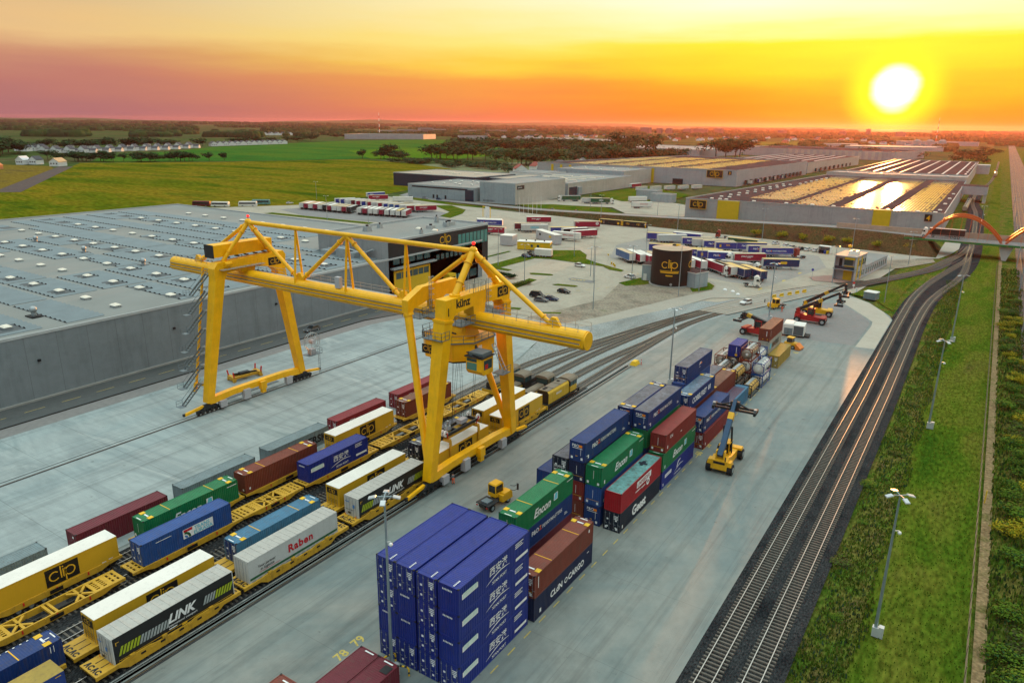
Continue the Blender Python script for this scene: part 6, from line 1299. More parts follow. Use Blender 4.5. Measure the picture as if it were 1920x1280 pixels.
# sills, bogies and gear at the rails
for x, lab in ((-62.3, 0), (-115.5, 1)):
    ya, yb = (73.4, 95.0) if lab == 0 else (73.6, 95.4); xx = x+88.5
    MB().prism([(ya-84.3, 1.7), (ya-84.3+1.2, 1.7), (ya-84.3+5, 2.1), (yb-84.3-5, 2.1), (yb-84.3-1.2, 1.7), (yb-84.3, 1.7), (yb-84.3, 2.9), (yb-84.3-5, 3.2), (ya-84.3+5, 3.2), (ya-84.3, 2.9)], 0, xx-.6, xx+.6, M_cr).build('sill_beam', CR)
    for y, sg in ((ya, -1), (yb, 1)):
        mb = MB(); yy = y-84.3
        for d in (-2.3, -1.4, -.45, .45, 1.4, 2.3): mb.tube((xx-.16, yy+d, .45), (xx+.16, yy+d, .45), .36, M_wheel, 12)
        for d in (-1.85, 0, 1.85): mb.box(xx-.32, xx+.32, yy+d-.75, yy+d+.75, .5, 1.0, M_crk); mb.tube((xx+.35, yy+d, .8), (xx+.8, yy+d, .8), .22, M_crk, 10)
        mb.prism([(yy-2.0, 1.0), (yy+2.0, 1.0), (yy+1.0, 1.75), (yy-1.0, 1.75)], 0, xx-.45, xx+.45, M_crk); mb.build('bogie', CR)
        MB().beam((xx, yy+sg*1.2, 1.6), (xx, yy+sg*5.0, 1.1), .45, .45, M_cr).box(xx-.2, xx+.2, yy+sg*5.0-.3, yy+sg*5.0+.3, .9, 1.35, M_crk).build('bumper_arm', CR)
    for k, (dy, m, h) in enumerate(((-8.2, M_lgrey, 1.3), (-2.9, M_lgrey, 1.9), (7.3, M_lgrey, 1.5))): MB().box(xx+.2, xx+1.1, dy-.7, dy+.7, .55, .55+h, m).build('cabinet', CR)
    MB().box(xx+.4, xx+1.3, .2, 1.5, 1.5, 3.0, M_cr).box(xx+.5, xx+1.2, .4, 1.3, .7, 1.5, M_cr).build('rail_clamp', CR)
    mb = MB(); mb.box(xx-1.6, xx-.7, -8, 6, 1.0, 1.1, M_crg); railing(mb, (xx-1.6, -8, 1.1), (xx-1.6, 6, 1.1), 1.1, 1.4); mb.build('platform', CR)
# stair tower on the near left leg
st = MB(); zz = 2.2; k = 0
def legpt(z): t_ = (z-2)/22.6; return 73.6+4.5*t_
while zz < 23.6:
    y = legpt(zz)-84.3; xs = -117.6+88.5
    st.box(xs-.2, xs+1.1, y-5.0, y-3.8, zz-.06, zz, M_crg); railing(st, (xs-.2, y-5.0, zz), (xs-.2, y-3.8, zz), 1.0, .6)
    y2 = legpt(zz+3.3)-84.3
    for dx in (0, .9): st.beam((xs+dx, y-4.0, zz), (xs+dx, y2-.9, zz+3.3), .07, .28, M_crg); st.beam((xs+dx, y-4.0, zz+1.0), (xs+dx, y2-.9, zz+4.3), .05, .06, M_crg)
    for j in range(9): t_ = (j+.5)/9; st.box(xs, xs+.9, y-4.0+(y2-.9-y+4.0)*t_-.13, y-4.0+(y2-.9-y+4.0)*t_+.13, zz+3.3*t_, zz+3.3*t_+.03, M_crg)
    st.box(xs-.2, xs+1.1, y2-.9, y2+.1, zz+3.24, zz+3.3, M_crg); st.beam((xs+.4, y2-.5, zz+3.27), (xs+1.5, y2+.0, zz+3.27), .1, .12, M_cr)
    zz += 3.32; k += 1
st.build('stair', CR)
MB().beam(K(-118.3, 73.2, 4.2), K(-118.3, 77.4, 26.6), .34, .34, M_cr).beam(K(-118.3, 73.1, 5.2), K(-115.6, 74.2, 5.2), .35, .35, M_cr).beam(K(-118.3, 72.9, 3.6), K(-118.3, 73.2, 5.4), .5, .4, M_cr).build('stair_post', CR)
# cable reel on the far left leg
mb = MB(); c_ = K(-113.9, 97.6, 8.2)
for s in (-.25, .25):
    A_ = [c_+Vector((s, 1.9*math.cos(2*math.pi*k/24), 1.9*math.sin(2*math.pi*k/24))) for k in range(25)]; mb.pipe(A_, .07, M_alu, 5)
    for k in range(0, 24, 3): mb.beam(c_+Vector((s, 0, 0)), A_[k], .06, .06, M_alu)
mb.tube(c_+Vector((-.5, 0, 0)), c_+Vector((.6, 0, 0)), .5, M_lgrey, 12); mb.build('cable_reel', CR)
mb = MB(); a = K(-114.6, 96.4, 5.6); mb.box(a.x-.4, a.x+1.8, a.y-.6, a.y+2.8, a.z-.1, a.z, M_crg); railing(mb, (a.x-.4, a.y+2.8, a.z), (a.x+1.8, a.y+2.8, a.z), 1.1, .7); railing(mb, (a.x+1.8, a.y-.6, a.z), (a.x+1.8, a.y+2.8, a.z), 1.1, .7); mb.box(a.x+.3, a.x+1.4, a.y+.2, a.y+1.4, a.z, a.z+1.2, M_lgrey)
for z in range(8): mb.box(a.x+.9, a.x+1.4, a.y+2.4, a.y+2.5, 1+z*.55, 1.05+z*.55, M_crg)
for s in (.9, 1.4): mb.beam((a.x+s, a.y+2.45, .8), (a.x+s, a.y+2.45, 5.5), .05, .05, M_crg)
mb.build('reel_platform', CR)
# platforms and ladders round the right portal
mb = MB()
for (x0_, x1_, y0_, y1_, z) in ((-63.6, -60.6, 79.2, 82.6, 24.3), (-64.5, -61, 75.2, 77.0, 23.0), (-72.5, -69, 80.0, 82.8, 24.0), (-64, -60, 86.2, 90, 24.6), (-68.5, -66, 80, 82.8, 24.6)):
    a, b = K(x0_, y0_, z), K(x1_, y1_, z); mb.box(a.x, b.x, a.y, b.y, z-.1, z, M_crg)
    for p_, q_ in (((a.x, a.y), (b.x, a.y)), ((b.x, a.y), (b.x, b.y)), ((a.x, a.y), (a.x, b.y))): railing(mb, (*p_, z), (*q_, z), 1.15, .9)
mb.build('platform', CR)
for y, x in ((86.3, -61.0), (82.2, -68.7)):
    mb = MB(); p_ = K(x, y, 0)
    for s in (-.25, .25): mb.beam((p_.x, p_.y+s, 25.2), (p_.x, p_.y+s, 30.2), .06, .06, M_alu)
    for k in range(14): mb.box(p_.x-.03, p_.x+.03, p_.y-.25, p_.y+.25, 25.4+k*.34, 25.44+k*.34, M_alu)
    for k in range(5):
        z = 26.6+k*.9; R_ = [(p_.x+.05+.6*math.sin(rad(t_)), p_.y-.42*math.cos(rad(t_)), z) for t_ in range(0, 181, 30)]; mb.pipe(R_, .03, M_alu, 4)
    mb.build('ladder', CR)
mb = MB(); a = K(-62.9, 82.6, 28.6)
for p_, q_ in (((0, 0), (2, 0)), ((2, 0), (2, 3)), ((0, 0), (0, 3)), ((0, 3), (2, 3))): railing(mb, (a.x+p_[0], a.y+p_[1], a.z), (a.x+q_[0], a.y+q_[1], a.z), 1.4, .6, M_alu)
mb.build('railing', CR)
MB().box(-90.6+88.5, -89.5+88.5, -.9, -.2, 25.3, 27.2, M_lgrey).build('cabinet', CR)
# trolley with the machinery house, slung below the girder
tr = MB(); c_ = K(-65.0, 84.3, 0)
def octo(r, s=.52): return [(c_.x+r*a, c_.y+r*b) for a, b in ((1, -s), (1, s), (s, 1), (-s, 1), (-1, s), (-1, -s), (-s, -1), (s, -1))]
o0, o1 = octo(4.6), octo(4.9)
tr.prism(octo(4.9), 2, 18.6, 21.3, M_cr); tr.prism(octo(4.2), 2, 18.1, 18.6, M_crk); tr.build('machinery_cabin', CR)
mb = MB(); q = octo(5.0)
for k in range(8): railing(mb, (*q[k], 21.35), (*q[(k+1) % 8], 21.35), 1.15, 1.3)
mb.prism(octo(5.1), 2, 21.3, 21.4, M_crg); mb.prism(octo(4.8), 2, 21.4, 21.44, M_cr); mb.build('deck', CR)
mb = MB(); mb.box(c_.x-2.6, c_.x+2.6, c_.y-1.9, c_.y+1.9, 21.44, 22.7, M_leto if False else M_cr, ins=.4)
for s in (-1, 1):
    for d in (-2.4, 2.4): mb.beam((c_.x+d, c_.y+s*1.9, 22.2), (c_.x+d, c_.y+s*1.75, 24.0), .5, .35, M_cr); mb.tube((c_.x+d, c_.y+s*1.3, 24.1), (c_.x+d, c_.y+s*1.6, 24.1), .3, M_crk, 12)
mb.tube((c_.x-1, c_.y-2.2, 22.2), (c_.x+1.5, c_.y-2.6, 22.2), .12, M_crk, 6); mb.tube((c_.x, c_.y, 22.7), (c_.x, c_.y, 23.0), 1.2, M_cr, 16); mb.build('carriage', CR)
mb = MB(); x_ = c_.x-2.2; y_ = c_.y-4.92; mb.face([(x_-1.0, y_, 19.1), (x_+1.6, y_, 19.1), (x_+1.6, y_, 20.5), (x_-1.0, y_, 20.5)], M_blackp); v, f, ww = logo2d(.7); mb.flat((v, f), (x_-.65, y_-.03, 19.5), (1, 0, 0), (0, 0, 1), M_lety); mb.build('sign', CR)
MB().box(c_.x+4.92, c_.x+4.97, c_.y-1.6, c_.y-.8, 19.9, 20.7, M_let).build('notice', CR)
cbx = K(-58.1, 80.4, 0)
mb = MB(); x0_, x1_, y0_, y1_ = cbx.x-1.3, cbx.x+1.5, cbx.y-1.7, cbx.y+1.1
mb.prism([(y0_+.5, 17.7), (y1_, 17.7), (y1_, 20.3), (y0_, 20.3), (y0_, 18.3)], 0, x0_, x1_, M_cr); mb.build('driver_cab', CR)
mb = MB(); mb.face([(x0_+.15, y0_-.02, 18.4), (x1_-.9, y0_-.02, 18.4), (x1_-.9, y0_-.02, 19.5), (x0_+.15, y0_-.02, 19.5)], M_gteal); mb.face([(x0_+.15, y0_-.02, 19.65), (x1_-.9, y0_-.02, 19.65), (x1_-.9, y0_-.02, 20.15), (x0_+.15, y0_-.02, 20.15)], M_glass); mb.face([(x1_+.02, y0_+.5, 18.5), (x1_+.02, y1_-.3, 18.5), (x1_+.02, y1_-.3, 19.9), (x1_+.02, y0_+.5, 19.9)], M_glass); mb.face([(x1_+.03, y0_+.8, 18.6), (x1_+.03, y0_+1.5, 18.6), (x1_+.03, y0_+1.5, 19.3), (x1_+.03, y0_+.8, 19.3)], M_redp); mb.build('cab_window', CR)
mb = MB(); mb.box(x0_-.2, x1_+.2, y0_-.2, y1_+.2, 20.3, 20.42, M_crk); mb.beam((x0_-.6, y0_+1.2, 20.5), (x1_, y0_-.1, 20.6), .5, .12, M_crk); mb.beam((x0_, y1_, 20.5), (x0_-1.4, y1_+1, 21.2), .3, .3, M_crk); mb.box(x0_+.2, x1_-.2, y0_+.4, y1_, 20.42, 20.9, M_crg)
mb.beam((x1_-.2, y1_, 21.8), (x1_+1.4, y1_+.6, 17.8), .12, .12, M_lgrey); mb.beam((x1_-.2, y1_+.8, 21.8), (x1_+1.4, y1_+1.4, 17.8), .12, .12, M_lgrey)
for k in range(9): t_ = k/8; mb.beam((x1_-.2+1.6*t_, y1_+.6*t_, 21.8-4*t_), (x1_-.2+1.6*t_, y1_+.8+.6*t_, 21.8-4*t_), .08, .06, M_crg)
mb.box(x1_, x1_+1.9, y1_-.2, y1_+1.8, 17.5, 17.6, M_crg); railing(mb, (x1_+1.9, y1_-.2, 17.6), (x1_+1.9, y1_+1.8, 17.6), 1.1, .7); mb.beam((x0_+1, y1_, 19), (c_.x+4.6, c_.y-1.5, 19.4), .7, .9, M_cr); mb.build('cab_frame', CR)
# ropes and spreader
sp_ = thing('spreader', 'yellow lifting spreader with white pulleys on ropes, gripping a yellow trailer', 'spreader', (-65.2, 84.0, 0))
mb = MB()
for dx in (-1.2, 1.2):
    for dy in (-3.2, -2.6, 2.6, 3.2): mb.tube((dx*.8, dy*.9, 6.6), (dx*1.3+.2, dy*.8+.3, 18.2), .03, M_crk, 4)
mb.tube((-.1, -1.2, 7), (.1, -1.0, 18.2), .05, M_crk, 4); mb.build('rope', sp_)
mb = MB()
for s in (-1, 1): mb.box(s*.95-.14, s*.95+.14, -4.1, 4.1, 5.9, 6.35, M_crk)
for y in (-4.1, -1.4, 1.4, 4.0): mb.box(-.85, .85, y-.15, y+.15, 5.9, 6.35, M_crk)
mb.box(-.5, .5, .4, 2.0, 6.35, 7.0, M_lgrey); mb.build('head_block', sp_)
for dx, dy in ((-.95, -4.2), (.35, -4.2), (.95, -4.2), (.95, 4.2), (-.95, 4.2)): MB().tube((dx-.1, dy, 6.5), (dx+.1, dy, 6.5), .5, M_let, 16).tube((dx-.12, dy, 6.5), (dx+.12, dy, 6.5), .14, M_crk, 8).build('pulley', sp_)
MB().tube((-.2, -2.2, 6.35), (-.2, -2.2, 6.9), .62, M_alu, 14, .45).tube((-.2, -2.2, 6.9), (-.2, -2.2, 7.7), .22, M_alu, 10).build('cable_basket', sp_)
mb = MB(); mb.box(-.7, .7, -3.8, 3.8, 5.2, 5.85, P_wag)
for y in (-3.7, 3.7): mb.box(-1.45, 1.45, y-.25, y+.25, 5.05, 5.5, P_wag)
mb.build('spreader_beam', sp_)
for s in (-1, 1):
    for y in (-3.7, 3.7): MB().beam((s*1.45, y, 5.3), (s*1.5, y, 4.2), .25, .4, P_wag).beam((s*1.48, y, 4.3), (s*1.46, y, 1.3), .16, .34, P_wag).beam((s*1.48, y, 1.35), (s*1.2, y, 1.3), .3, .2, P_wag).build('grapple_arm', sp_); MB().beam((s*1.0, y, 5.5), (s*1.2, y*1.12, 6.6), .14, .14, M_redp).build('flipper', sp_)
MB().tube((0, -4.05, 5.45), (0, -3.94, 5.45), .3, M_crk, 12).build('sensor', sp_)
# spare spreader lying on the slabs behind the left legs
s2_ = thing('spreader', 'spare yellow spreader with red flippers lying on the pale slabs', 'spreader', (-126.2, 89.5, 0), rad(-9))
mb = MB()
for s in (-1, 1): mb.box(s*.75-.18, s*.75+.18, -2.9, 2.9, .5, 1.0, P_wag)
for y in (-2.9, 2.9): mb.box(-1.3, 1.3, y-.35, y+.35, .3, 1.1, P_wag)
mb.beam((-.6, -2.4, 1.2), (.6, 2.4, 1.2), .3, .3, M_crk); mb.box(-.5, .5, -1.2, .9, .9, 1.5, M_crk); mb.build('spreader_beam', s2_)
for s in (-1, 1):
    for y in (-3.0, 3.0): MB().beam((s*1.2, y, 1.0), (s*1.3, y*1.06, 2.2), .22, .22, M_redp).build('flipper', s2_); MB().box(s*1.2-.2, s*1.2+.2, y-.3, y+.3, 0, .5, P_wag).build('foot', s2_)
# ------------------------------------------------------------------ road vehicles and yard machines
M_cglass = mat('car_glass', (0.012, 0.016, 0.018), 0.08, spec=.9); M_cwhite = mat('car_white', (0.68, 0.67, 0.64), 0.25, var=.03); M_cblack = mat('car_black', (0.014, 0.015, 0.018), 0.2, var=.05); M_cgrey = mat('car_grey', (0.12, 0.13, 0.14), 0.25, .3, var=.05); M_csilver = mat('car_silver', (0.38, 0.39, 0.40), 0.25, .4, var=.04); M_cblue = mat('car_blue', (0.02, 0.04, 0.10), 0.25, .2, var=.04); M_cred = mat('car_red', (0.28, 0.012, 0.012), 0.3)
M_lampg = mat('lamp_glass', (0.7, 0.7, 0.66), 0.15); M_tail = mat('tail_lamp', (0.35, 0.01, 0.01), 0.25)
def car(label, x, y, rz, m, van=False, z=-.12, group='parked and driving cars'):
    r_ = thing('car' if not van else 'van', label, 'car' if not van else 'van', (x, y, z), rz, group); H = 1.5 if not van else 2.0; L = 4.5 if not van else 5.2
    def body(mb):
        def ring(y_, w, z0, z1): return [(-w, y_, z0), (w, y_, z0), (w+.02, y_, (z0+z1)/2), (w-.06, y_, z1), (-w+.06, y_, z1), (-w-.02, y_, (z0+z1)/2)]
        mb.loft([ring(0, .74, .38, .75), ring(.12, .86, .28, .93), ring(1.0, .9, .25, .98), ring(L-1.4, .9, .25, .95), ring(L-.35, .86, .28, .80), ring(L, .70, .40, .66)], m, smooth=False)
        c0, c1 = (.25, L-1.3) if not van else (.1, L-.9)
        mb.loft([[(-.72+.0*0, c0+.65, H-.06), (.72, c0+.65, H-.06), (.72, c0+.65, H-.02), (-.72, c0+.65, H-.02)], [(-.70, c1-.95, H-.04), (.70, c1-.95, H-.04), (.70, c1-.95, H), (-.70, c1-.95, H)]], m)
    link('body', cached(('car', m.name, van), 'body', body), r_)
    def glass(mb):
        c0, c1 = (.25, L-1.3) if not van else (.1, L-.9); zb = .92
        mb.loft([[(-.86, c0, zb), (.86, c0, zb), (.86, c1, zb), (-.86, c1, zb)], [(-.71, c0+.6, H-.05), (.71, c0+.6, H-.05), (.71, c1-.9, H-.05), (-.71, c1-.9, H-.05)]], M_cglass)
    link('window', cached(('cg', van), 'window', glass), r_)
    for yy in (.85, L-.85):
        for s in (-1, 1): link('wheel', cached(('cw', s), 'wheel', lambda q: (q.tube((-.1, 0, 0), (.1, 0, 0), .33, M_rubber, 14), q.tube((s*.101, 0, 0), (s*.11, 0, 0), .2, M_alu, 10))), r_, (s*.82, yy, .33))
    for s in (-1, 1):
        link('headlight', cached(('ch', L), 'headlight', lambda q: q.box(-.17, .17, L-.14, L-.06, .60, .74, M_lampg)), r_, (s*.62, 0, 0)); link('tail_light', cached('ct', 'tail_light', lambda q: q.box(-.13, .13, -.01, .1, .68, .88, M_tail)), r_, (s*.62, 0, 0))
    return r_
A = lambda dx, dy: math.atan2(-dx, dy)
car('white car parked alone on the paving beside the lawn island', -130.7, 243.5, A(1, -.12), M_cwhite); car('white estate car driving past the black tank', -101.8, 234.6, A(-1, .25), M_cwhite); car('black van parked in front of the hedge', -117.8, 190.0, A(1, .1), M_cblack, True)
car('dark grey car parked nearest the crane in the car park', -113.4, 185.6, A(1, .15), M_cgrey); car('dark blue car parked right behind the nearest dark grey one', -111.6, 188.8, A(1, .15), M_cblue); car('dark saloon with lit roof on its own in the car park', -113.6, 200.6, A(1, -.05), M_cblack)
car('dark blue car parked by the white trailer at the office lawn', -158.0, 248.6, A(.9, -.3), M_cblue); car('second dark car between the white trailer and the first dark blue one', -157.0, 252.2, A(.9, -.3), M_cblack); car('dark pickup at the front of the small white box trailer', -156.6, 255.6, A(-.9, .3), M_cblack)
car('grey hatchback driving along the road under the crane', -142.6, 124.6, A(.05, -1), M_cgrey); car('white car with dark windows at the level crossing', -57.2, 221.4, A(-.35, -.93), M_cwhite, z=.22)
car('silver car on the estate road past the flagpoles', -233, 397.5, A(1, .3), M_csilver); car('dark red lit car following on the estate road', -214, 400.2, A(-1, -.1), M_cred); car('white car near the coaches at the lorry park gate', -390, 321, A(.4, 1), M_cwhite, z=-.35)
for k, (x, y, m, t_) in enumerate(((-68.5, 336, M_cblack, 'dark car, third from the shelter'), (-65.6, 335.8, M_cwhite, 'white car, second from the shelter'), (-62.1, 335.4, M_cwhite, 'white car parked nearest the shelter'), (-72.6, 338, M_csilver, 'silver car behind the blue trailers, fourth from the shelter'), (-76, 341, M_cwhite, 'white car behind the blue trailers, fifth from the shelter'), (-81.8, 345, M_cwhite, 'white car parked farthest from the shelter along the bank'))): car(t_, x, y, A(.3, 1), m)
for k in range(3): car('car parked against the side wall of the low grey hall, %s' % ('nearest the gate', 'middle one', 'farthest')[k], -330-k*12, 404-k, A(1, -.1), (M_cblue, M_csilver, M_cgrey)[k])
# road trailers and lorries
COLR = {'blue': mat('curtain_blue', (0.025, 0.045, 0.24), .5, var=.06, dirt=.1), 'red': mat('curtain_red', (0.30, 0.012, 0.035), .5, var=.06, dirt=.1), 'white': P_wht, 'silver': P_sil, 'black': P_blkt, 'navy': mat('curtain_navy', (0.012, 0.03, 0.10), .5, dirt=.15), 'green': mat('curtain_green', (0.012, 0.09, 0.04), .5, dirt=.1), 'brown': mat('curtain_maroon', (0.13, 0.012, 0.02), .5, dirt=.2), 'slate': mat('curtain_slate', (0.06, 0.14, 0.30), .5, dirt=.1)}
RFC = {'w': P_wroof, 't': mat('tan_tarp', (0.52, 0.40, 0.24), .6, dirt=.2), 'y': mat('yellow_tarp', (0.60, 0.42, 0.14), .6, dirt=.15), 'g': P_groof}
DEC = {'po': lambda f: [(f, T('P&O', .8, .03), 2.2, 2.3, M_let), (f, R2d(.45, .6), 4.3, 2.3, M_leto)], 'pof': lambda f: [(f, T('P&O', .7, .03), 2.0, 2.3, M_let), (f, R2d(.45, .6), 3.9, 2.3, M_leto), (f, T('FERRYMASTERS', .62, .01), 4.7, 2.3, M_let), (f, R2d(13, .08), .3, 1.5, M_let)],
       'ew': lambda f: [(f, T('EWALS CARGO', .5, .05, .2), 2.8, 2.65, M_let), (f, R2d(1.6, .12), 5.2, 2.3, M_let)], 'ewr': lambda f: [(f, T('EWALS CARGO', .55, .05, .2), 5.4, 2.5, M_letr)], 'ebrex': lambda f: [(f, T('EBREX', 1.1, .04), 4.6, 2.1, M_letc)], 'dfds': lambda f: [(f, R2d(2.4, .9), 6.5, 2.2, M_lety), (f, R2d(5.4, .12), 3.4, 2.1, M_lety)], 'y': lambda f: [(f, R2d(1.6, .4), 4.5, 2.6, M_lety), (f, R2d(.8, 1.2), 1.6, 1.9, M_lety)], 'c': lambda f: [(f, ring2d(.6, .3), 12, 2.9, M_let), (f, R2d(1.2, .2), 11.4, 2.8, M_let)], 'leda': lambda f: [(f, T('LEDA', .9, .05), 6, 2.2, M_let)], 'rw': lambda f: [(f, R2d(1.6, 1.8), .8, 1.9, M_let)]}
def lorry_trailer(label, x, y, dx, dy, col='blue', roof='w', dec=None, end='white', face='S', group='parked lorry trailers', L=13.6, name='semi_trailer', cat='trailer'):
    """x, y: middle of the rear edge; dx, dy: direction from the rear to the front"""
    r_ = thing(name, label, cat, (x, y, -.12), A(dx, dy), group); e = COLR.get(end, P_wht)
    trailer_parts(r_, ('road', col, roof, dec, end, face, L), L, 2.55, 1.2, 4.0, COLR[col], RFC[roof], e, DEC[dec](face) if dec else None, fold=True, fm=P_sil)
    return r_
def cab(r_, y0, m=P_wht):
    """tractor cab in front of a trailer or on its own, local forward is +Y"""
    def body(mb):
        pr = [(y0, .95), (y0, 3.55), (y0+1.1, 3.85), (y0+1.75, 3.15), (y0+2.15, 2.0), (y0+2.25, .5), (y0+1.6, .45), (y0+.3, .6)]
        mb.prism(pr, 0, -1.22, 1.22, m)
        mb.box(-1.2, 1.2, y0+2.2, y0+2.34, .35, .8, M_crg if False else m); mb.box(-1.1, 1.1, y0+.3, y0+1.5, 3.6, 3.95, m, ins=.2)
    link('cab', cached(('cab', y0, m.name), 'cab', body), r_)
    def gl(mb):
        mb.face([(-1.1, y0+2.20, 2.05), (1.1, y0+2.20, 2.05), (1.05, y0+1.82, 3.05), (-1.05, y0+1.82, 3.05)], M_cglass)
        for s in (-1, 1): mb.face([(s*1.235, y0+.9, 2.1), (s*1.235, y0+1.9, 2.1), (s*1.235, y0+1.65, 2.85), (s*1.235, y0+.9, 2.85)][::s], M_cglass)
        mb.box(-.85, .85, y0+2.2, y0+2.30, .95, 1.55, M_dark)
    link('windscreen', cached(('cabg', y0), 'windscreen', gl), r_)
    link('chassis', cached(('cabc', y0), 'chassis', lambda q: (q.box(-.45, .45, y0-3.4, y0+1.2, .75, 1.0, M_dirtm), q.box(-1.15, 1.15, y0-1.5, y0-.2, .45, .95, m), q.box(-.5, .5, y0-2.9, y0-1.9, 1.0, 1.12, M_dirtm))), r_)
    for yy in (y0+1.3, y0-2.3):
        for s in (-1, 1): link('wheel', cached(('tw', s), 'wheel', lambda q: None), r_, (s*1.05, yy, .5))
    for s in (-1, 1): link('headlight', cached(('cabh', y0), 'headlight', lambda q: q.box(-.2, .2, y0+2.22, y0+2.37, .6, .82, M_lampg)), r_, (s*.85, 0, 0)); link('mirror', cached(('cabm', y0), 'mirror', lambda q: q.box(-.12, .12, y0+1.95, y0+2.1, 2.1, 2.8, M_dark)), r_, (s*1.42, 0, 0))
ORD = ('first', 'second', 'third', 'fourth', 'fifth', 'sixth', 'seventh', 'eighth', 'ninth', 'tenth', 'eleventh', 'twelfth', 'thirteenth', 'fourteenth')
d1 = (-8.6, 16.7); d2 = (6.5, 12.7)
for k, (c, rf, e) in enumerate((('blue', 't', 'white'), ('red', 'w', 'red'), ('silver', 't', 'white'), ('red', 'w', 'red'), ('silver', 't', 'white'), ('black', 'g', 'black'), ('white', 'w', 'red'), ('silver', 't', 'white'), ('silver', 't', 'white'), ('red', 't', 'red'), ('black', 'g', 'black'))):
    lorry_trailer('%s trailer, %s rear, %s from left, front left row, far lorry park' % (c, e, ORD[k]), -356.5+3.9*k, 304.6+.2*k, *d1, c, rf, None, e)
for k, (c, rf, e) in enumerate((('silver', 'g', 'white'), ('red', 'w', 'red'), ('silver', 'w', 'white'), ('white', 'w', 'white'), ('red', 'g', 'red'), ('navy', 'w', 'white'), ('white', 'w', 'white'), ('navy', 'y', 'white'), ('red', 'g', 'white'))):
    lorry_trailer('%s trailer, %s rear, %s from left, front right row, far lorry park' % (c, e, ORD[k]), -309.6+3.8*k, 307+.62*k, *d1, c, rf, None, e)
for k, (c, rf, dc) in enumerate((('blue', 'w', 'po'), ('blue', 'g', 'po'), ('white', 'w', None), ('brown', 't', 'ew'), ('red', 'w', 'ew'), ('blue', 't', None), ('red', 't', 'ew'), ('silver', 'w', None), ('red', 't', None), ('blue', 'w', None), ('slate', 't', None), ('blue', 't', None), ('silver', 'w', None), ('red', 't', None))):
    lorry_trailer('%s sided trailer, %s from the left in the back row of the far lorry park' % (c, ORD[k]), -360.6+4.9*k, 336.4-.2*k, *d2, c, rf, dc, 'white')
lorry_trailer('red trailer with white lettering at the right end of the far lorry park', -292.5, 337, 7.8, 12.1, 'red', 't', 'ew'); lorry_trailer('blue trailer standing behind the far lorry park by the path', -374, 379.4, 5, 11.5, 'blue', 'w', 'po'); lorry_trailer('red trailer with pale roof behind the far lorry park', -361, 367.6, 7.3, 9.8, 'red', 't', 'ew'); lorry_trailer('plain white trailer behind the far lorry park', -340.6, 370.2, 9.3, 7.8, 'white', 'w', None)
# middle yard behind the office
for lab, x, y, dx, dy, c, rf, dc in (('red trailer with white lettering, farthest back of the middle yard', -211, 335, 11.2, 9.1, 'red', 'w', 'ew'), ('grey trailer with blue lettering', -196, 306.5, 11.2, 8.8, 'silver', 'w', 'ebrex'), ('maroon trailer half hidden behind the blue lettered grey one', -201.5, 308.6, 10.3, 8.4, 'brown', 't', None), ('red trailer with a white round emblem beside the black boxes', -181, 334.4, 11.3, 9.1, 'red', 't', 'c'),
                             ('white trailer with red lettering at the middle yard', -171.5, 296.5, 14.4, 1.8, 'white', 'w', 'ewr'), ('red trailer behind the white one with red lettering', -165.2, 303, 8.5, 13.5, 'red', 'w', None), ('blue trailer with tan roof behind the white and red pair', -179.5, 307.2, 10.4, 8.3, 'blue', 'y', None), ('black sided white roofed trailer between the blue and the red one', -172.3, 306.4, 8.8, 12.1, 'black', 'w', None),
                             ('blue lettered trailer behind the office block', -225.5, 309.6, 14, 6, 'blue', 'w', 'pof'), ('red trailer cut off by the office block edge', -209.5, 289.4, 12.5, 3.2, 'red', 't', 'ew'), ('plain white roofed trailer beside the blue one behind the office', -228, 312.5, 14, 6, 'white', 'w', None)):
    lorry_trailer(lab, x, y, dx, dy, c, rf, dc)
bx = thing('box_trailer', 'small white box trailer parked on the office lawn', 'trailer', (-154.2, 252.2, -.1), A(6.6, 1.6)); trailer_parts(bx, 'small', 7.2, 2.5, .8, 3.3, P_wht, P_wroof, P_wht, None)
# depot forecourt
l_ = lorry_trailer('green lorry at the corner of the tall plain hall', -245.5, 461.5, -10.7, -9, 'green', 'g', None, 'white', 'L', name='lorry', cat='lorry'); cab(l_, 14.2, P_wht)
l_ = lorry_trailer('dark green lorry with white lettering on the forecourt', -232, 450.5, 12, 8, 'green', 't', 'leda', name='lorry', cat='lorry'); cab(l_, 14.2, P_wht)
for lab, x, y, dx, dy, c, rf, dc in (('pale trailer behind the dark green lorry', -238, 449.5, 12, 8, 'silver', 't', None), ('long white trailer on the right of the forecourt', -215, 477, 10.5, 12.4, 'white', 'w', None), ('white trailer with small red lettering, front of the forecourt', -198, 444, 11.8, 9.6, 'white', 'w', 'ewr'), ('red trailer against the beige hall wall', -262.6, 584, 3.7, 14.4, 'red', 'w', None)): lorry_trailer(lab, x, y, dx, dy, c, rf, dc)
for k in range(5): lorry_trailer('tan trailer docked at the far shed yard, %s from the left' % ORD[k], -246+7.5*k, 560+12*k, .3, 1, 'silver', 't', None, L=12)
for k in range(5): lorry_trailer('trailer docked at the far pale shed with the yellow stripes, %s from the front' % ORD[k], -192+1.0*k, 700+25*k, -1, .2, ('white', 'blue', 'silver', 'white', 'navy')[k], 't', None, L=12)
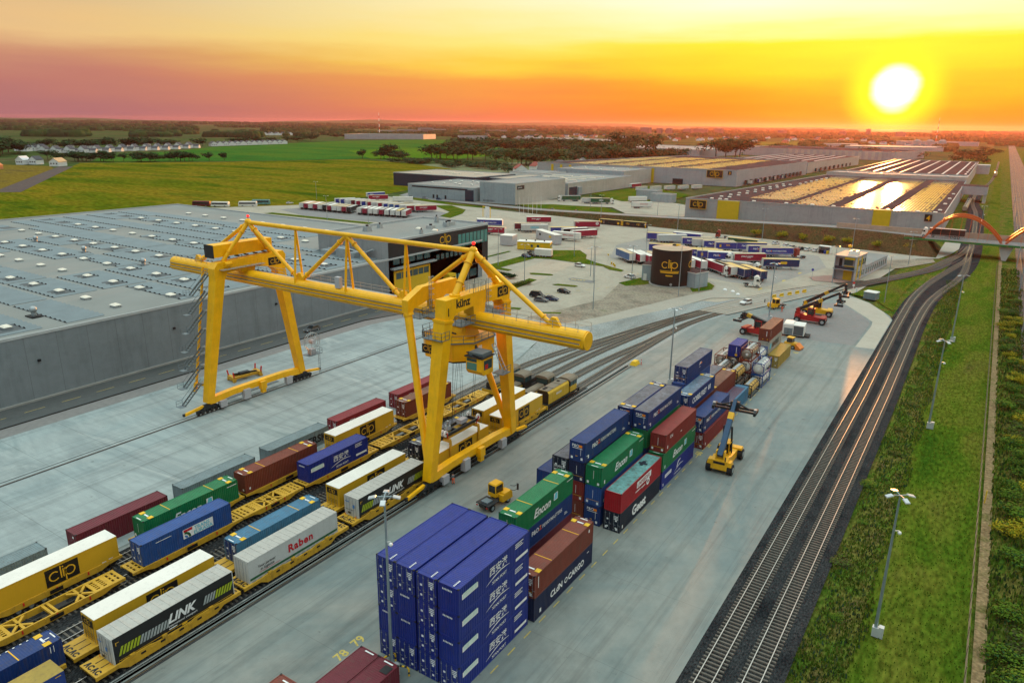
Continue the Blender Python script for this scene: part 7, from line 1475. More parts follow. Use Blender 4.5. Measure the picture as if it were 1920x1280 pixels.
# black boxes by the bank
for k, dd in enumerate(([('S', logo2d(.75)[:2], 2.2, 1.2, M_lety), ('S', logo2d(.75)[:2], 8.2, 1.2, M_lety)], [('S', R2d(1.1, 1.1), .8, .9, M_lety), ('S', R2d(1.1, 1.1), 11, .7, M_lety), ('S', R2d(.12, 1.7), 2.9, .6, M_let)])):
    b_ = container(('black and yellow box with two round yellow signs by the bank', 'black and yellow box with yellow corner squares by the bank')[k], (-165.3, -179.3)[k], 362.4, -.12, 13.7, 2.9, P_blk, 'black boxes by the bank', roof=RFC['y'], decor=[('S', R2d(.5, 2.5), 0.02, .2, M_lety), ('S', R2d(.5, 2.5), 13.1, .2, M_lety)]+dd); b_.rotation_euler = (0, 0, A(1, .02)); b_.location.y = 361.0
# the lorry bays beside the tank
d3 = (-12.2, 10.7); dn = Vector((-.66, -.75, 0))
for k, (x, y, c, rf, dc, e, lab) in enumerate(((-114.9, 261.5, 'slate', 't', None, 'white', 'blue curtain trailer with tan roof, leftmost of the bays by the tank'), (-110.5, 261.8, 'red', 'w', 'rw', 'white', 'red and white trailer, second from the left by the tank'), (-106.6, 261.4, 'red', 'w', None, 'red', 'red trailer just left of the tank'), (-102.4, 261.8, 'blue', 't', None, 'white', 'blue trailer hidden behind the left half of the tank'), (-98.2, 261.6, 'red', 'w', None, 'white', 'red trailer hidden behind the right half of the tank'), (-90.6, 261.6, 'blue', 'w', 'rw', 'white', 'white roofed trailer with white rear just right of the tank'), (-86.1, 262.4, 'red', 'w', None, 'white', 'red trailer with white rear, second right of the tank'), (-73.4, 257.4, 'brown', 't', None, 'white', 'maroon trailer between the white cabbed lorry and the navy trailers'), (-68.4, 256.6, 'navy', 'y', 'y', 'navy', 'navy trailer with yellow emblem, left one of two at the right end of the bays'), (-62.6, 256.4, 'navy', 'y', 'y', 'navy', 'navy trailer with yellow lettering, last at the right end of the bays'))):
    lorry_trailer(lab, x, y, *d3, c, rf, dc, e, 'L')
l_ = lorry_trailer('red lorry with white cab facing the yard among the bays', -86.8, 268.4, 11.4, -10.2, 'red', 'w', None, 'red', 'S', name='lorry', cat='lorry', L=13.0); cab(l_, 13.5, P_wht)
tr_ = thing('lorry_tractor', 'white lorry tractor unit alone in front of the navy trailers', 'lorry', (-67.0, 246.6, -.1), A(6.2, .9)); cab(tr_, 3.6, P_wht)
tr_ = thing('lorry_tractor', 'dark red tractor unit behind the blue trailers with yellow lettering', 'lorry', (-61, 315.5, -.1), A(-5, 1.5)); cab(tr_, 3.6, mat('tractor_red', (.25, .03, .02), .4))
tr_ = thing('lorry_tractor', 'red tractor unit at the foot of the bank', 'lorry', (-105.0, 351.5, -.1), A(-5, -1.2)); cab(tr_, 3.6, mat('tractor_red', (.25, .03, .02), .4))
d4 = (13.3, 5.7); d5 = (12.0, 7.6)
for x, y, dx, dy, c, rf, dc, lab in ((-134.3, 320.5, 13.7, 4, 'blue', 'y', None, 'blue trailer at the far left of the second lorry row'), (-127.2, 316.6, 11.6, 9, 'silver', 'w', None, 'silver trailer in front of the far left blue one'), (-124.5, 330, 15, .3, 'blue', 'w', None, 'blue trailer right at the foot of the bank'), (-115.1, 315.6, *d5, 'blue', 't', 'po', 'blue lettered trailer right of the silver one'), (-109.4, 313.8, *d5, 'silver', 't', None, 'silver trailer between two blue lettered trailers'), (-104.2, 312.9, *d5, 'blue', 't', 'po', 'blue lettered trailer, second of the back lorry row'), (-98.3, 311.5, *d5, 'blue', 't', 'y', 'blue trailer with yellow mark in the back lorry row'), (-84.2, 311.0, *d5, 'blue', 't', 'po', 'blue trailer behind the one with the longest white lettering'), (-78.1, 309.1, 11.8, 8, 'blue', 't', 'pof', 'blue trailer with the longest white lettering in the back lorry row'), (-98, 329.5, 15, -.6, 'green', 'y', None, 'green trailer along the bank behind the lorry rows'),
                                     (-120.2, 290, *d4, 'blue', 'y', None, 'blue trailer right behind the left side of the tank'), (-104, 288.6, *d4, 'blue', 'y', None, 'blue trailer whose tan roof shows above the right side of the tank'), (-101.4, 287, *d4, 'blue', 'y', 'po', 'blue lettered trailer nearest behind the tank on the right'), (-97.4, 285.8, *d4, 'blue', 't', 'y', 'blue trailer with small yellow sign behind the tank'), (-92.7, 285.4, *d4, 'blue', 'w', 'po', 'blue lettered trailer left of the red lorry with white cab'), (-70.2, 282.6, 12.3, 6.6, 'navy', 'y', 'dfds', 'navy trailer with big yellow lettering in the open lorry park')):
    lorry_trailer(lab, x, y, dx, dy, c, rf, dc)
l_ = lorry_trailer('red lorry with white lettering, its white cab at the left', -72.5, 295, -11, -8.2, 'red', 't', 'ew', 'white', 'L', name='lorry', cat='lorry', L=13.0); cab(l_, 13.5, P_wht)
l_ = lorry_trailer('blue lorry with white cab at the left in the back lorry row', -79.4, 323, -11.9, -7, 'blue', 'y', 'po', 'white', 'L', name='lorry', cat='lorry', L=13.0); cab(l_, 13.5, P_wht)
fb = thing('flatbed_lorry', 'long grey flatbed lorry with white cab in front of the navy trailer', 'lorry', (-83.6, 273.4, -.12), A(14.8, -1.6)); MB().box(-1.25, 1.25, 0, 13.2, 1.1, 1.35, M_dirtm, top=P_groof).box(-1.25, 1.25, 13.0, 13.2, 1.35, 2.6, P_groof).box(-1.2, 1.2, .3, 12.6, 1.4, 3.4, P_groof, ins=.1).build('load_bed', fb); cab(fb, 13.5, P_wht)
l_ = lorry_trailer('black lorry crossing the arch bridge with a white cab', -7.5, 366.2, -1, -.02, 'black', 'g', None, 'black', 'L', name='lorry', cat='lorry', L=13.6); cab(l_, 14.2, P_wht); l_.location.z = 6.82
# coaches
for x, y, dx, dy, c, lab in ((-391.5, 299, -8.4, -7, P_wht, 'white coach at the lorry park gate, left of the lamp'), (-394, 311, -9, -7.5, P_teal, 'pale teal coach behind the white one at the gate'), (-402, 286, -11, -6.2, P_wht, 'white coach behind the warehouse roof edge, right one'), (-414, 281, -11, -6.2, P_drk, 'maroon and white coach behind the warehouse roof edge, left one')):
    r_ = thing('coach', lab, 'coach', (x, y, -.35), A(dx, dy), 'coaches at the edge of the field')
    MB().loft([[(-1.2, 0, .4), (1.2, 0, .4), (1.25, 0, 2.4), (1.05, .1, 3.3), (-1.05, .1, 3.3), (-1.25, 0, 2.4)], [(-1.2, 11.4, .4), (1.2, 11.4, .4), (1.25, 11.2, 2.4), (1.05, 10.8, 3.3), (-1.05, 10.8, 3.3), (-1.25, 11.2, 2.4)]], c).build('body', r_)
    mb = MB()
    for s in (-1, 1): mb.box(s*1.24-.03, s*1.24+.03, .6, 10.8, 1.7, 2.7, M_cglass)
    mb.build('window_band', r_)
    for yy in (2.4, 8.8):
        for s in (-1, 1): link('wheel', CACHE[('tw', s)], r_, (s*1.05, yy, .5))
# reach stackers
def stacker(label, x, y, rz, m, bm, elev=38, ext=7.5, sw=6.4, sdz=1.6):
    r_ = thing('reach_stacker', label, 'reach stacker', (x, y, 0), rz, 'reach stackers')
    MB().prism([(-.6, .75), (-.6, 2.3), (.6, 2.75), (2.2, 2.2), (6.6, 1.8), (7.6, 1.9), (7.6, 1.0), (6.2, .7)], 0, -1.25, 1.25, m).box(-1.9, 1.9, -.6, .9, 1.5, 2.2, m, ins=.12).box(-1.9, 1.9, 6.1, 7.5, 1.75, 2.05, m, ins=.1).build('body', r_)
    for yy, rr in ((.2, .85), (6.8, .9)):
        for s in (-1, 1): link('wheel', cached(('sw', s, rr), 'wheel', lambda q: (q.tube((s*-.4, 0, 0), (s*.4, 0, 0), rr, M_rubber, 20), q.tube((s*.4, 0, 0), (s*.43, 0, 0), rr*.5, M_alu, 12))), r_, (s*1.65, yy, rr))
    MB().box(-.62, .62, 2.6, 4.4, 2.1, 4.05, M_cglass, ins=.1).build('cab_glass', r_)
    mb = MB(); mb.box(-.72, .72, 2.5, 4.5, 3.95, 4.12, m); mb.box(-.72, .72, 2.5, 4.5, 2.05, 2.35, m)
    for a in (-.66, .66):
        for b in (2.56, 4.44): mb.beam((a, b, 2.2), (a*.9, b, 4.0), .12, .12, m)
    mb.build('cab', r_)
    e = rad(elev); p0 = Vector((0, .1, 3.4)); d = Vector((0, math.cos(e), math.sin(e))); p1 = p0+d*7.2; p2 = p0+d*(7.2+ext*.55)
    for s in (-1, 1): MB().prism([(-.5, 2.0), (.9, 2.0), (.5, 3.8), (-.3, 3.8)], 0, s*.6-.1, s*.6+.1, m).build('boom_bracket', r_)
    MB().beam(p0-d*.6, p1, .8, .95, bm, (0, 0, 1), .8, .8).build('boom', r_)
    MB().beam(p1-d*.5, p2, .55, .6, bm, (0, 0, 1)).beam(p1-d*1.5, p1-d*.3, .86, .9, M_lety if bm is not M_crk else P_wag).build('inner_boom', r_)
    for s in (-1, 1): MB().tube((s*.75, 3.9, 2.0), (s*.6, p0.y+d.y*4.6, p0.z+d.z*4.6), .16, M_crk, 8).build('lift_cylinder', r_)
    h = p2+Vector((0, .3, -sdz)); mb = MB(); mb.beam(p2, h, .5, .7, M_crk); mb.prism([(h.y-.7, h.z-.5), (h.y+.5, h.z-.5), (h.y+.2, h.z+.7), (h.y-.5, h.z+.7)], 0, -.7, .7, M_crk); mb.build('head', r_)
    mb = MB()
    for yy in (-.75, .55): mb.box(-sw/2, sw/2, h.y+yy, h.y+yy+.22, h.z-.75, h.z-.4, M_crk)
    for s in (-1, 1): mb.box(s*sw/2-.18, s*sw/2+.18, h.y-1.15, h.y+1.15, h.z-.9, h.z-.35, M_crk); mb.box(s*sw/2-.3, s*sw/2+.1, h.y-.3, h.y+.3, h.z-.4, h.z-.1, M_alu)
    mb.beam((-sw*.35, h.y-.3, h.z-.2), (-.6, h.y, h.z+.3), .2, .2, M_crk); mb.beam((sw*.35, h.y-.3, h.z-.2), (.6, h.y, h.z+.3), .2, .2, M_crk); mb.build('spreader', r_)
    MB().tube((.9, -.5, 2.2), (.9, -.5, 3.0), .1, M_crk, 8).build('exhaust', r_); MB().box(-.9, .9, -.62, -.58, 1.7, 2.1, M_dark).build('grille', r_)
    for s in (-1, 1): MB().box(s*1.3-.2, s*1.3+.2, 7.5, 7.6, 1.4, 1.6, M_lampg).build('headlight', r_)
    return r_
M_sty = mat('stacker_yellow', (0.72, 0.36, 0.01), .4, dirt=.15); M_str = mat('stacker_red', (0.36, 0.014, 0.014), .4, dirt=.15); M_stb = mat('boom_blue', (0.02, 0.065, 0.13), .45, dirt=.15)
stacker('yellow reach stacker with blue boom working beside the middle stacks', -28.9, 104.2, rad(3), M_sty, M_stb, 46, 3.6, 6.6, .9)
stacker('red reach stacker with black boom on the dark apron', -40.6, 208.6, rad(-86), M_str, M_crk, 30, 8, 6.2, 2.2); stacker('yellow reach stacker with black boom parked behind the red one', -40.8, 218.6, rad(-84), M_sty, M_crk, 33, 8.5, 6.2, 2.4)
stacker('red reach stacker half hidden behind the rust red container', -42.0, 186.0, rad(80), M_str, M_crk, 14, 1.5, 5.6, 1.0)
# terminal tractors
def tractor(label, x, y, rz):
    r_ = thing('terminal_tractor', label, 'yard tractor', (x, y, 0.02), rz, 'terminal tractors')
    MB().box(-.5, .5, 0, 5.0, .75, 1.05, M_dirtm).box(-1.2, 1.2, .1, 2.4, 1.05, 1.2, M_crk).box(-.6, .6, .5, 1.7, 1.2, 1.4, M_crg).build('chassis', r_)
    MB().box(-1.2, 1.2, 3.2, 5.4, .6, 1.55, M_sty, ins=.06).box(-.2, 1.15, 3.6, 5.3, 1.5, 1.75, M_sty, ins=.08).build('hood', r_)
    MB().box(-1.1, .25, 2.7, 4.3, 1.4, 3.0, M_cglass, ins=.05).build('cab_glass', r_)
    mb = MB(); mb.box(-1.16, .31, 2.64, 4.36, 2.95, 3.15, M_sty, ins=.1)
    for a in (-1.1, .25):
        for b in (2.7, 4.3): mb.beam((a, b, 1.3), (a*.97, b, 3.0), .12, .12, M_sty)
    mb.box(-1.15, .3, 2.65, 4.35, 1.2, 1.75, M_sty); mb.build('cab', r_)
    for yy in (1.1, 4.5):
        for s in (-1, 1): link('wheel', CACHE[('tw', s)], r_, (s*.95, yy, .5))
    mb = MB()
    for z in (1.9, 2.6): mb.pipe([(1.1, 4.9, z), (1.7, 5.2, z), (1.7, 5.9, z)], .04, M_crk, 5)
    mb.beam((1.7, 5.9, 1.7), (1.7, 5.9, 2.7), .3, .08, M_crk); mb.build('mirror', r_)
    for s in (-1, 1): MB().box(s*.9-.14, s*.9+.14, -.02, .06, .8, .95, M_tail).build('tail_light', r_)
tractor('yellow terminal tractor standing behind the big blue block', -52.6, 73.1, rad(-6)); tractor('yellow terminal tractor by the level crossing, a worker beside it', -47.6, 222.4, rad(147))
ft = thing('forklift', 'small yellow truck with orange shovel behind the ochre container', 'forklift', (-37.2, 180.8, 0), rad(-100)); MB().box(-1, 1, 0, 3, .5, 1.5, M_sty, ins=.1).build('body', ft); MB().box(-.8, .8, .6, 2, 1.5, 2.6, M_cglass, ins=.1).build('cab_glass', ft); MB().box(-.85, .85, .5, 2.1, 2.6, 2.75, M_sty).build('cab_roof', ft); MB().prism([(3.0, .1), (4.2, .1), (4.3, .5), (3.1, 1.5)], 0, -1.2, 1.2, mat('shovel_orange', (.7, .2, .03), .5)).build('shovel', ft)
for yy in (.5, 2.4):
    for s in (-1, 1): link('wheel', CACHE[('tw', s)], ft, (s*.95, yy, .5))
gb = thing('generator_box', 'white box unit with blue grey front near the red reach stacker', 'generator', (-40.4, 192.6, 0), rad(-90+6)); MB().box(-2.2, 2.2, 0, 5.2, .5, 3.2, P_wht).box(-2.2, 2.2, 0, 2.6, 3.2, 3.5, P_wht, ins=.3).build('housing', gb); MB().box(2.2, 2.26, .3, 2.4, .6, 2.3, P_gry).box(2.2, 2.25, 2.6, 5.0, .6, 3.0, M_cgrey).build('front_panel', gb); MB().box(-2, 2, -.2, 5.4, .2, .5, M_dirtm).box(-1.5, 1.5, 5.4, 6.6, .3, .45, M_dirtm).build('skid', gb)
for k in range(2):
    for s in (-1, 1): link('wheel', CACHE[('tw', s)], gb, (s*1.6, 1.2+k*2.8, .5))
# tank wagons on the siding and far railway
for lab, x, y, n, dy in (('string of grey tank wagons beside the solar shed', -14.6, 560, 5, 15.5), ('tank wagons far down the line', -2.6, 1010, 4, 16)):
    for k in range(n):
        r_ = thing('tank_wagon', 'tank wagon, %s from the near end, %s' % (ORD[k], 'beside the solar shed' if dy < 16 else 'far down the siding'), 'tank wagon', (x, y+k*dy, 0), 0, 'tank wagons')
        link('barrel', cached('twb', 'barrel', lambda q: (q.tube((0, .6, 2.6), (0, 13.6, 2.6), 1.45, M_tankg, 16), q.tube((0, 6.6, 4), (0, 6.6, 4.4), .5, M_dirtm, 8))), r_); link('frame', cached('twf', 'frame', lambda q: q.box(-1.2, 1.2, 0, 14.2, .9, 1.25, M_dirtm)), r_)
        for yy in (2.2, 12): link('bogie', CACHE['bogie'], r_, (0, yy, .34))
# ------------------------------------------------------------------ lamp masts, people, small things
M_pole = mat('pole_galvanised', (0.30, 0.37, 0.40), .4, .55, var=.1); M_head = mat('lamp_head', (0.50, 0.52, 0.52), .35, .2); M_cam = mat('camera_white', (0.75, 0.75, 0.73), .4)
def mast(label, x, y, h, heads=4, cams=True, group='lamp masts', z=0.0, base=True, r=.19):
    r_ = thing('lamp_mast', label, 'lamp post', (x, y, z), 0, group)
    link('pole', cached(('mp', h, r), 'pole', lambda q: q.tube((0, 0, 0), (0, 0, h), r, M_pole, 10, r*.5)), r_)
    if base: link('base_box', cached(('mb', r), 'base_box', lambda q: (q.box(-r*1.6, r*1.6, -r*1.6, r*1.6, 0, 1.1, M_head), q.box(r*1.6, r*1.6+.5, -.3, .3, 0, 1.3, M_head))), r_)
    for k in range(heads):
        a = rad(360/heads*k+35)
        def hd(q):
            c, s = math.cos(a), math.sin(a); q.beam((0, 0, h), (c*.7, s*.7, h+.05), .09, .09, M_pole)
            q.M = Matrix.Translation((c*1.1, s*1.1, h)) @ Matrix.Rotation(a, 4, 'Z') @ Matrix.Rotation(rad(14), 4, 'Y'); q.box(-.34, .4, -.26, .26, -.05, .05, M_head, ins=.04); q.box(-.3, .34, -.2, .2, -.07, -.05, M_lampg); q.M = None
        link('lamp_head', cached(('mh', h, heads, k), 'lamp_head', hd), r_)
    if cams: link('camera_dome', cached(('mc', h), 'camera_dome', lambda q: (q.beam((0, 0, h*.76), (.5, 0, h*.77), .06, .06, M_cam), q.ball((.55, 0, h*.755), .2, M_cam, 8, 5))), r_)
    return r_
mast('tall mast with four square heads at the near corner of the big blue block', -41.9, 43.0, 19.5, 4, r=.18)
mast('mast with flat heads on the grass nearest the camera', -2.8, 76.3, 16.8, 4); mast('second mast along the grass strip', -2.9, 143.6, 16.6, 4); mast('third mast along the grass strip', -2.9, 210.8, 17.2, 2); mast('fourth mast along the grass strip, beyond the bridge', -2.9, 420, 16.8, 2)
mast('lamp mast between the tracks and the far container stacks', -50.6, 138.1, 16.4, 4); mast('lamp mast behind the red reach stacker at the yard end', -47.3, 204.5, 16.2, 4)
for lab, x, y, h in (('thin mast in the car park behind the crane beam end', -93.3, 186.0, 18.5), ('mast standing on the brown verge before the tank', -79.1, 217.8, 16), ('mast on the verge right of the tank', -76.4, 229.3, 14.7), ('mast at the tip of the office lawn', -141, 261.5, 14), ('mast on the lawn corner nearest the office block', -154.6, 225.7, 14), ('mast behind the parked dark van', -130.4, 206.5, 13), ('mast in the middle of the empty car park', -110.6, 219.6, 16), ('mast left of the tank by the lorry bays', -111.2, 265.9, 15), ('short mast left of the estate car by the tank', -102.0, 232.4, 12), ('thin mast on the plain paving before the lorry bays', -116.5, 229, 10),
                     ('mast at the foot of the bank left of the black boxes', -185.8, 375, 14), ('mast behind the black boxes', -135.3, 363.4, 13), ('mast at the foot of the bank behind the lorry rows', -89.8, 356, 15), ('mast in front of the far lorry park, left one', -307.2, 280.1, 13), ('mast in front of the far lorry park, right one', -278.5, 282.9, 13), ('mast at the edge of the yellow field', -395.6, 352.2, 12), ('mast beside the control building, yard side', -42.3, 269.1, 13), ('mast on the grass triangle', -23.1, 248.1, 14.5), ('mast on the path side of the control building', -24.2, 327.9, 13), ('mast behind the control building', -48.7, 349.2, 14), ('mast on the pale forecourt by the near solar shed', -165, 408, 13), ('mast in front of the tall plain hall', -262, 405, 13), ('mast beside the dark green lorry', -222, 432, 13)):
    mast(lab, x, y, h, 2, False, base=False, r=.14)
for k, (x, y) in enumerate(((12.4, 230.1), (12.4, 290.8), (12.2, 346.9), (12.3, 420), (12.3, 500), (12.3, 600))):
    r_ = thing('catenary_mast', 'steel mast of the main line beyond the scrub, %s from the camera' % ORD[k], 'mast', (x, y, 0), 0, 'main line masts'); link('pole', cached('cm', 'pole', lambda q: q.box(-.16, .16, -.16, .16, 0, 8.6, M_pole)), r_); link('arm', cached('cma', 'arm', lambda q: (q.beam((0, 0, 7.4), (3.2, 0, 7.9), .08, .08, M_pole), q.beam((0, 0, 6.4), (2.6, 0, 6.5), .07, .07, M_pole))), r_)
for k, (x, y) in enumerate(((-236.0, 366.7), (-234.8, 369.6), (-233.4, 372.5), (-232.2, 375.6), (-231.0, 378.6), (-229.6, 381.2))):
    r_ = thing('flagpole', 'bare white flagpole, %s from the left of the row by the estate road' % ORD[k], 'flagpole', (x, y, -.1), 0, 'flagpoles'); link('pole', cached('fp', 'pole', lambda q: q.tube((0, 0, 0), (0, 0, 10), .09, M_cam, 8, .05)), r_); link('cap', cached('fpc', 'cap', lambda q: q.ball((0, 0, 10.05), .12, M_cam, 8, 5)), r_)
for lab, x, y, h in (('tall red and white radio mast on the plain, left of centre', -2140, 2260, 88), ('slim tall mast beside the red glow', -252, 3740, 98), ('thin distant mast right of the glow', 95, 4200, 90)):
    r_ = thing('radio_mast', lab, 'mast', (x, y, 0)); mb = MB(); n_ = 8
    for k in range(n_): mb.tube((0, 0, h*k/n_), (0, 0, h*(k+1)/n_), 2.0-1.4*k/n_, (M_redp, M_cam)[k % 2], 6, 2.0-1.4*(k+1)/n_)
    mb.build('tower', r_)
# people: one continuous skinned body, then clothes as separate shells
def person(label, x, y, rz, top, legs, z=0.0, reach=0.0):
    r_ = thing('person', label, 'person', (x, y, z), rz)
    J = {'pel': (0, 0, .95), 'sp': (0, .01, 1.18), 'ch': (0, .0, 1.38), 'nk': (0, .02, 1.52), 'hd': (0, .05, 1.62), 'hd2': (0, .05, 1.74),
         'sl': (-.19, 0, 1.43), 'el': (-.27, .02+reach*.1, 1.15), 'wl': (-.26, .10+reach*.25, .92), 'hl': (-.25, .13+reach*.3, .84), 'sr': (.19, 0, 1.43), 'er': (.27, .05+reach*.25, 1.2), 'wr': (.24, .2+reach*.45, 1.05), 'hr': (.23, .27+reach*.5, 1.04),
         'll': (-.10, 0, .88), 'kl': (-.12, .06, .50), 'al': (-.12, -.02, .10), 'tl': (-.13, .14, .05), 'lr': (.10, 0, .88), 'kr': (.12, .0, .50), 'ar': (.13, -.10, .10), 'tr': (.14, .06, .05)}
    R_ = {'pel': .14, 'sp': .13, 'ch': .15, 'nk': .06, 'hd': .09, 'hd2': .085, 'sl': .075, 'el': .05, 'wl': .035, 'hl': .04, 'sr': .075, 'er': .05, 'wr': .035, 'hr': .04, 'll': .10, 'kl': .07, 'al': .05, 'tl': .04, 'lr': .10, 'kr': .07, 'ar': .05, 'tr': .04}
    E_ = [('pel', 'sp'), ('sp', 'ch'), ('ch', 'nk'), ('nk', 'hd'), ('hd', 'hd2'), ('ch', 'sl'), ('sl', 'el'), ('el', 'wl'), ('wl', 'hl'), ('ch', 'sr'), ('sr', 'er'), ('er', 'wr'), ('wr', 'hr'), ('pel', 'll'), ('ll', 'kl'), ('kl', 'al'), ('al', 'tl'), ('pel', 'lr'), ('lr', 'kr'), ('kr', 'ar'), ('ar', 'tr')]
    ks = list(J)
    def skin(name, keep, grow, m):
        kk = [k for k in ks if k in keep]; me = bpy.data.meshes.new(name); me.from_pydata([J[k] for k in kk], [(kk.index(a), kk.index(b)) for a, b in E_ if a in kk and b in kk], [])
        o = bpy.data.objects.new(name, me); C.objects.link(o); o.parent = r_; me.materials.append(m)
        md = o.modifiers.new('skin', 'SKIN'); md.use_smooth_shade = True
        for i, k in enumerate(kk): v = me.skin_vertices[0].data[i]; q = R_[k]*grow; v.radius = (q, q*.8 if k in ('pel', 'sp', 'ch') else q)
        me.skin_vertices[0].data[kk.index('pel' if 'pel' in kk else kk[0])].use_root = True
        o.modifiers.new('sub', 'SUBSURF').levels = 1; o.modifiers['sub'].render_levels = 1; return o
    skin('body', ks, 1.0, mat('skin', (.42, .24, .17), .5))
    skin('jacket', ('pel', 'sp', 'ch', 'sl', 'el', 'wl', 'sr', 'er', 'wr'), 1.14, top); skin('trousers', ('pel', 'll', 'kl', 'al', 'lr', 'kr', 'ar'), 1.16, legs)
    MB().ball((0, .04, 1.74), .115, mat('hair', (.03, .02, .015), .7), 10, 6, .8).build('hair', r_)
    for s in (-1, 1): MB().box(s*.13-.05, s*.13+.05, -.12 if s > 0 else -.05, .14 if s > 0 else .22, 0, .1, M_rubber, ins=.01).build('shoe', r_)
M_oran = mat('hivis_orange', (.80, .10, .02), .6); M_gshirt = mat('grey_shirt', (.16, .18, .19), .7)
person('worker in grey shirt and bright orange trousers at the crane sill cabinet', -61.0, 77.4, rad(60), M_gshirt, M_oran, 0.02, 1.0)
person('worker in orange jacket beside the far terminal tractor', -46.6, 216.6, rad(30), M_oran, M_oran, 0.02)
# small yard things
M_hy = mat('hazard_yellow', (.75, .46, .02), .5)
def guard(label, x, y, rz):
    r_ = thing('guard_rail', label, 'guard rail', (x, y, 0.01), rz, 'striped guard hoops'); mb = MB()
    pts = [Vector(p) for p in ((-.7, 0, 0), (-.7, 0, .75), (-.5, 0, 1.0), (.5, 0, 1.0), (.7, 0, .75), (.7, 0, 0))]
    for a, b in zip(pts, pts[1:]):
        n = max(1, int((b-a).length/.25))
        for k in range(n): mb.tube(a.lerp(b, k/n), a.lerp(b, (k+1)/n), .09, (M_hy, M_crk)[k % 2], 8)
    mb.build('hoop', r_); MB().box(-.85, -.55, -.15, .15, 0, .03, M_crk).build('foot_plate', r_)
guard('yellow black hoop on the right of the tall mast foot', -40.9, 43.4, rad(20)); guard('yellow black hoop before the tall mast foot, lower one', -41.7, 41.9, rad(-60)); guard('yellow black hoop behind the tall mast foot', -43.0, 43.8, rad(70))
cbn = thing('switch_cabinet', 'pale cabinet at the tall mast foot beside the hoops', 'cabinet', (-41.1, 42.3, 0), rad(15)); MB().box(-.35, .35, -.3, .3, 0, 1.5, M_lgrey).build('housing', cbn); MB().box(-.28, .28, -.33, -.3, .15, 1.4, M_lgrey).build('door', cbn)
bs = thing('buffer_stop', 'yellow buffer box with red marker post at the end of the crane rail', 'buffer stop', (-62.0, 146.0, .02)); MB().box(-.8, .8, -1.2, 1.2, 0, .9, M_hy, ins=.35).build('block', bs); MB().tube((1.3, .6, 0), (1.3, .6, 1.3), .08, M_redp, 8).tube((1.3, .6, .8), (1.3, .6, 1.0), .085, M_let, 8).build('marker_post', bs)
for k, (x, y) in enumerate(((-53.1, 233.4), (-51.6, 236.6), (-50.0, 240.3), (-48.4, 243.8), (-46.9, 247.2))):
    r_ = thing('barrier_block', 'yellow barrier block between the two crossing tracks, %s from the left' % ORD[k], 'barrier', (x, y, .2), A(1.6, 3.6), 'yellow barrier blocks'); link('block', cached('bb', 'block', lambda q: (q.prism([(-.35, 0), (.35, 0), (.22, .3), (.14, .95), (-.14, .95), (-.22, .3)], 1, -.8, .8, M_hy), [q.box(-.20, .20, -.7+j*.5, -.5+j*.5, .32, .8, M_crk) for j in range(3)])), r_)
for k, (x, y) in enumerate(((-69.6, 235.6), (-66.7, 234.6), (-64.0, 231.3))):
    r_ = thing('concrete_dome', 'white concrete dome on the pale road, %s from the left' % ORD[k], 'bollard', (x, y, -.02), 0, 'concrete domes'); link('dome', cached('cdm', 'dome', lambda q: q.ball((0, 0, .05), .7, M_cam, 14, 8, .75)), r_)
for k, (x, y) in enumerate(((-121, 255.5), (-119.4, 254.0), (-117.6, 251.4))):
    r_ = thing('bollard', 'yellow kerb bollard left of the bays, %s from the left' % ORD[k], 'bollard', (x, y, -.1), 0, 'yellow bollards'); link('post', cached('ybl', 'post', lambda q: (q.tube((0, 0, 0), (0, 0, .9), .35, M_hy, 10, .25), q.tube((0, 0, .4), (0, 0, .6), .33, M_crk, 10, .3))), r_)
sg = thing('road_sign', 'yellow warning sign on a post left of the bays', 'sign', (-124.5, 259.5, -.1)); MB().tube((0, 0, 0), (0, 0, 2.6), .04, M_pole, 6).build('post', sg); MB().prism([(-.5, 3.1), (.5, 3.1), (0, 2.3)], 1, -.06, -.02, M_hy).build('plate', sg)
sg = thing('road_sign', 'round blue sign on a post before the control building', 'sign', (-49.8, 272.5, -.1)); MB().tube((0, 0, 0), (0, 0, 3.4), .05, M_pole, 6).build('post', sg); MB().tube((0, -.08, 3.5), (0, -.03, 3.5), .45, mat('sign_blue', (.03, .04, .3), .5), 16).build('plate', sg)
sg = thing('rail_signal', 'red topped shunting signal beside the single track', 'signal', (-34.6, 263.8, 0)); MB().tube((0, 0, 0), (0, 0, 1.6), .08, M_cam, 6).box(-.3, .3, -.15, .15, .9, 1.7, M_cam).build('post', sg); MB().ball((0, 0, 2.0), .42, M_redp, 10, 6).build('disc', sg)
ub = thing('utility_box', 'blue grey utility cabin with pale lid on the grass triangle edge', 'cabin', (-27.4, 251.4, 0), rad(-15)); MB().box(-1.9, 1.9, -1.5, 1.5, 0, 2.2, P_gry, ins=.08).build('wall', ub); MB().box(-2.0, 2.0, -1.6, 1.6, 2.2, 2.45, P_wht, ins=.25).build('roof', ub)
pst = thing('marker_post', 'white marker post on the grass next to the shunting signal', 'post', (-32.9, 259.2, 0)); MB().tube((0, 0, 0), (0, 0, 1.3), .28, M_cam, 10).build('post', pst)
gt = thing('height_gate', 'thin yellow height gate at the middle yard entrance', 'gate', (-244, 344, -.1), rad(-30))
for s in (-5, 5): MB().box(s-.15, s+.15, -.15, .15, 0, 6, M_hy).build('post', gt)
MB().box(-5.2, 5.2, -.12, .12, 5.8, 6.1, M_hy).build('beam', gt)
bb = thing('advert_board', 'blank white board on posts near the height gate', 'board', (-238.5, 337, -.1), rad(-25)); MB().box(-2.2, 2.2, -.1, .1, 1.2, 7.2, M_cam).build('panel', bb); MB().box(-1.6, -1.4, .1, .25, 0, 6, M_pole).build('post', bb); MB().box(1.4, 1.6, .1, .25, 0, 6, M_pole).build('post', bb)
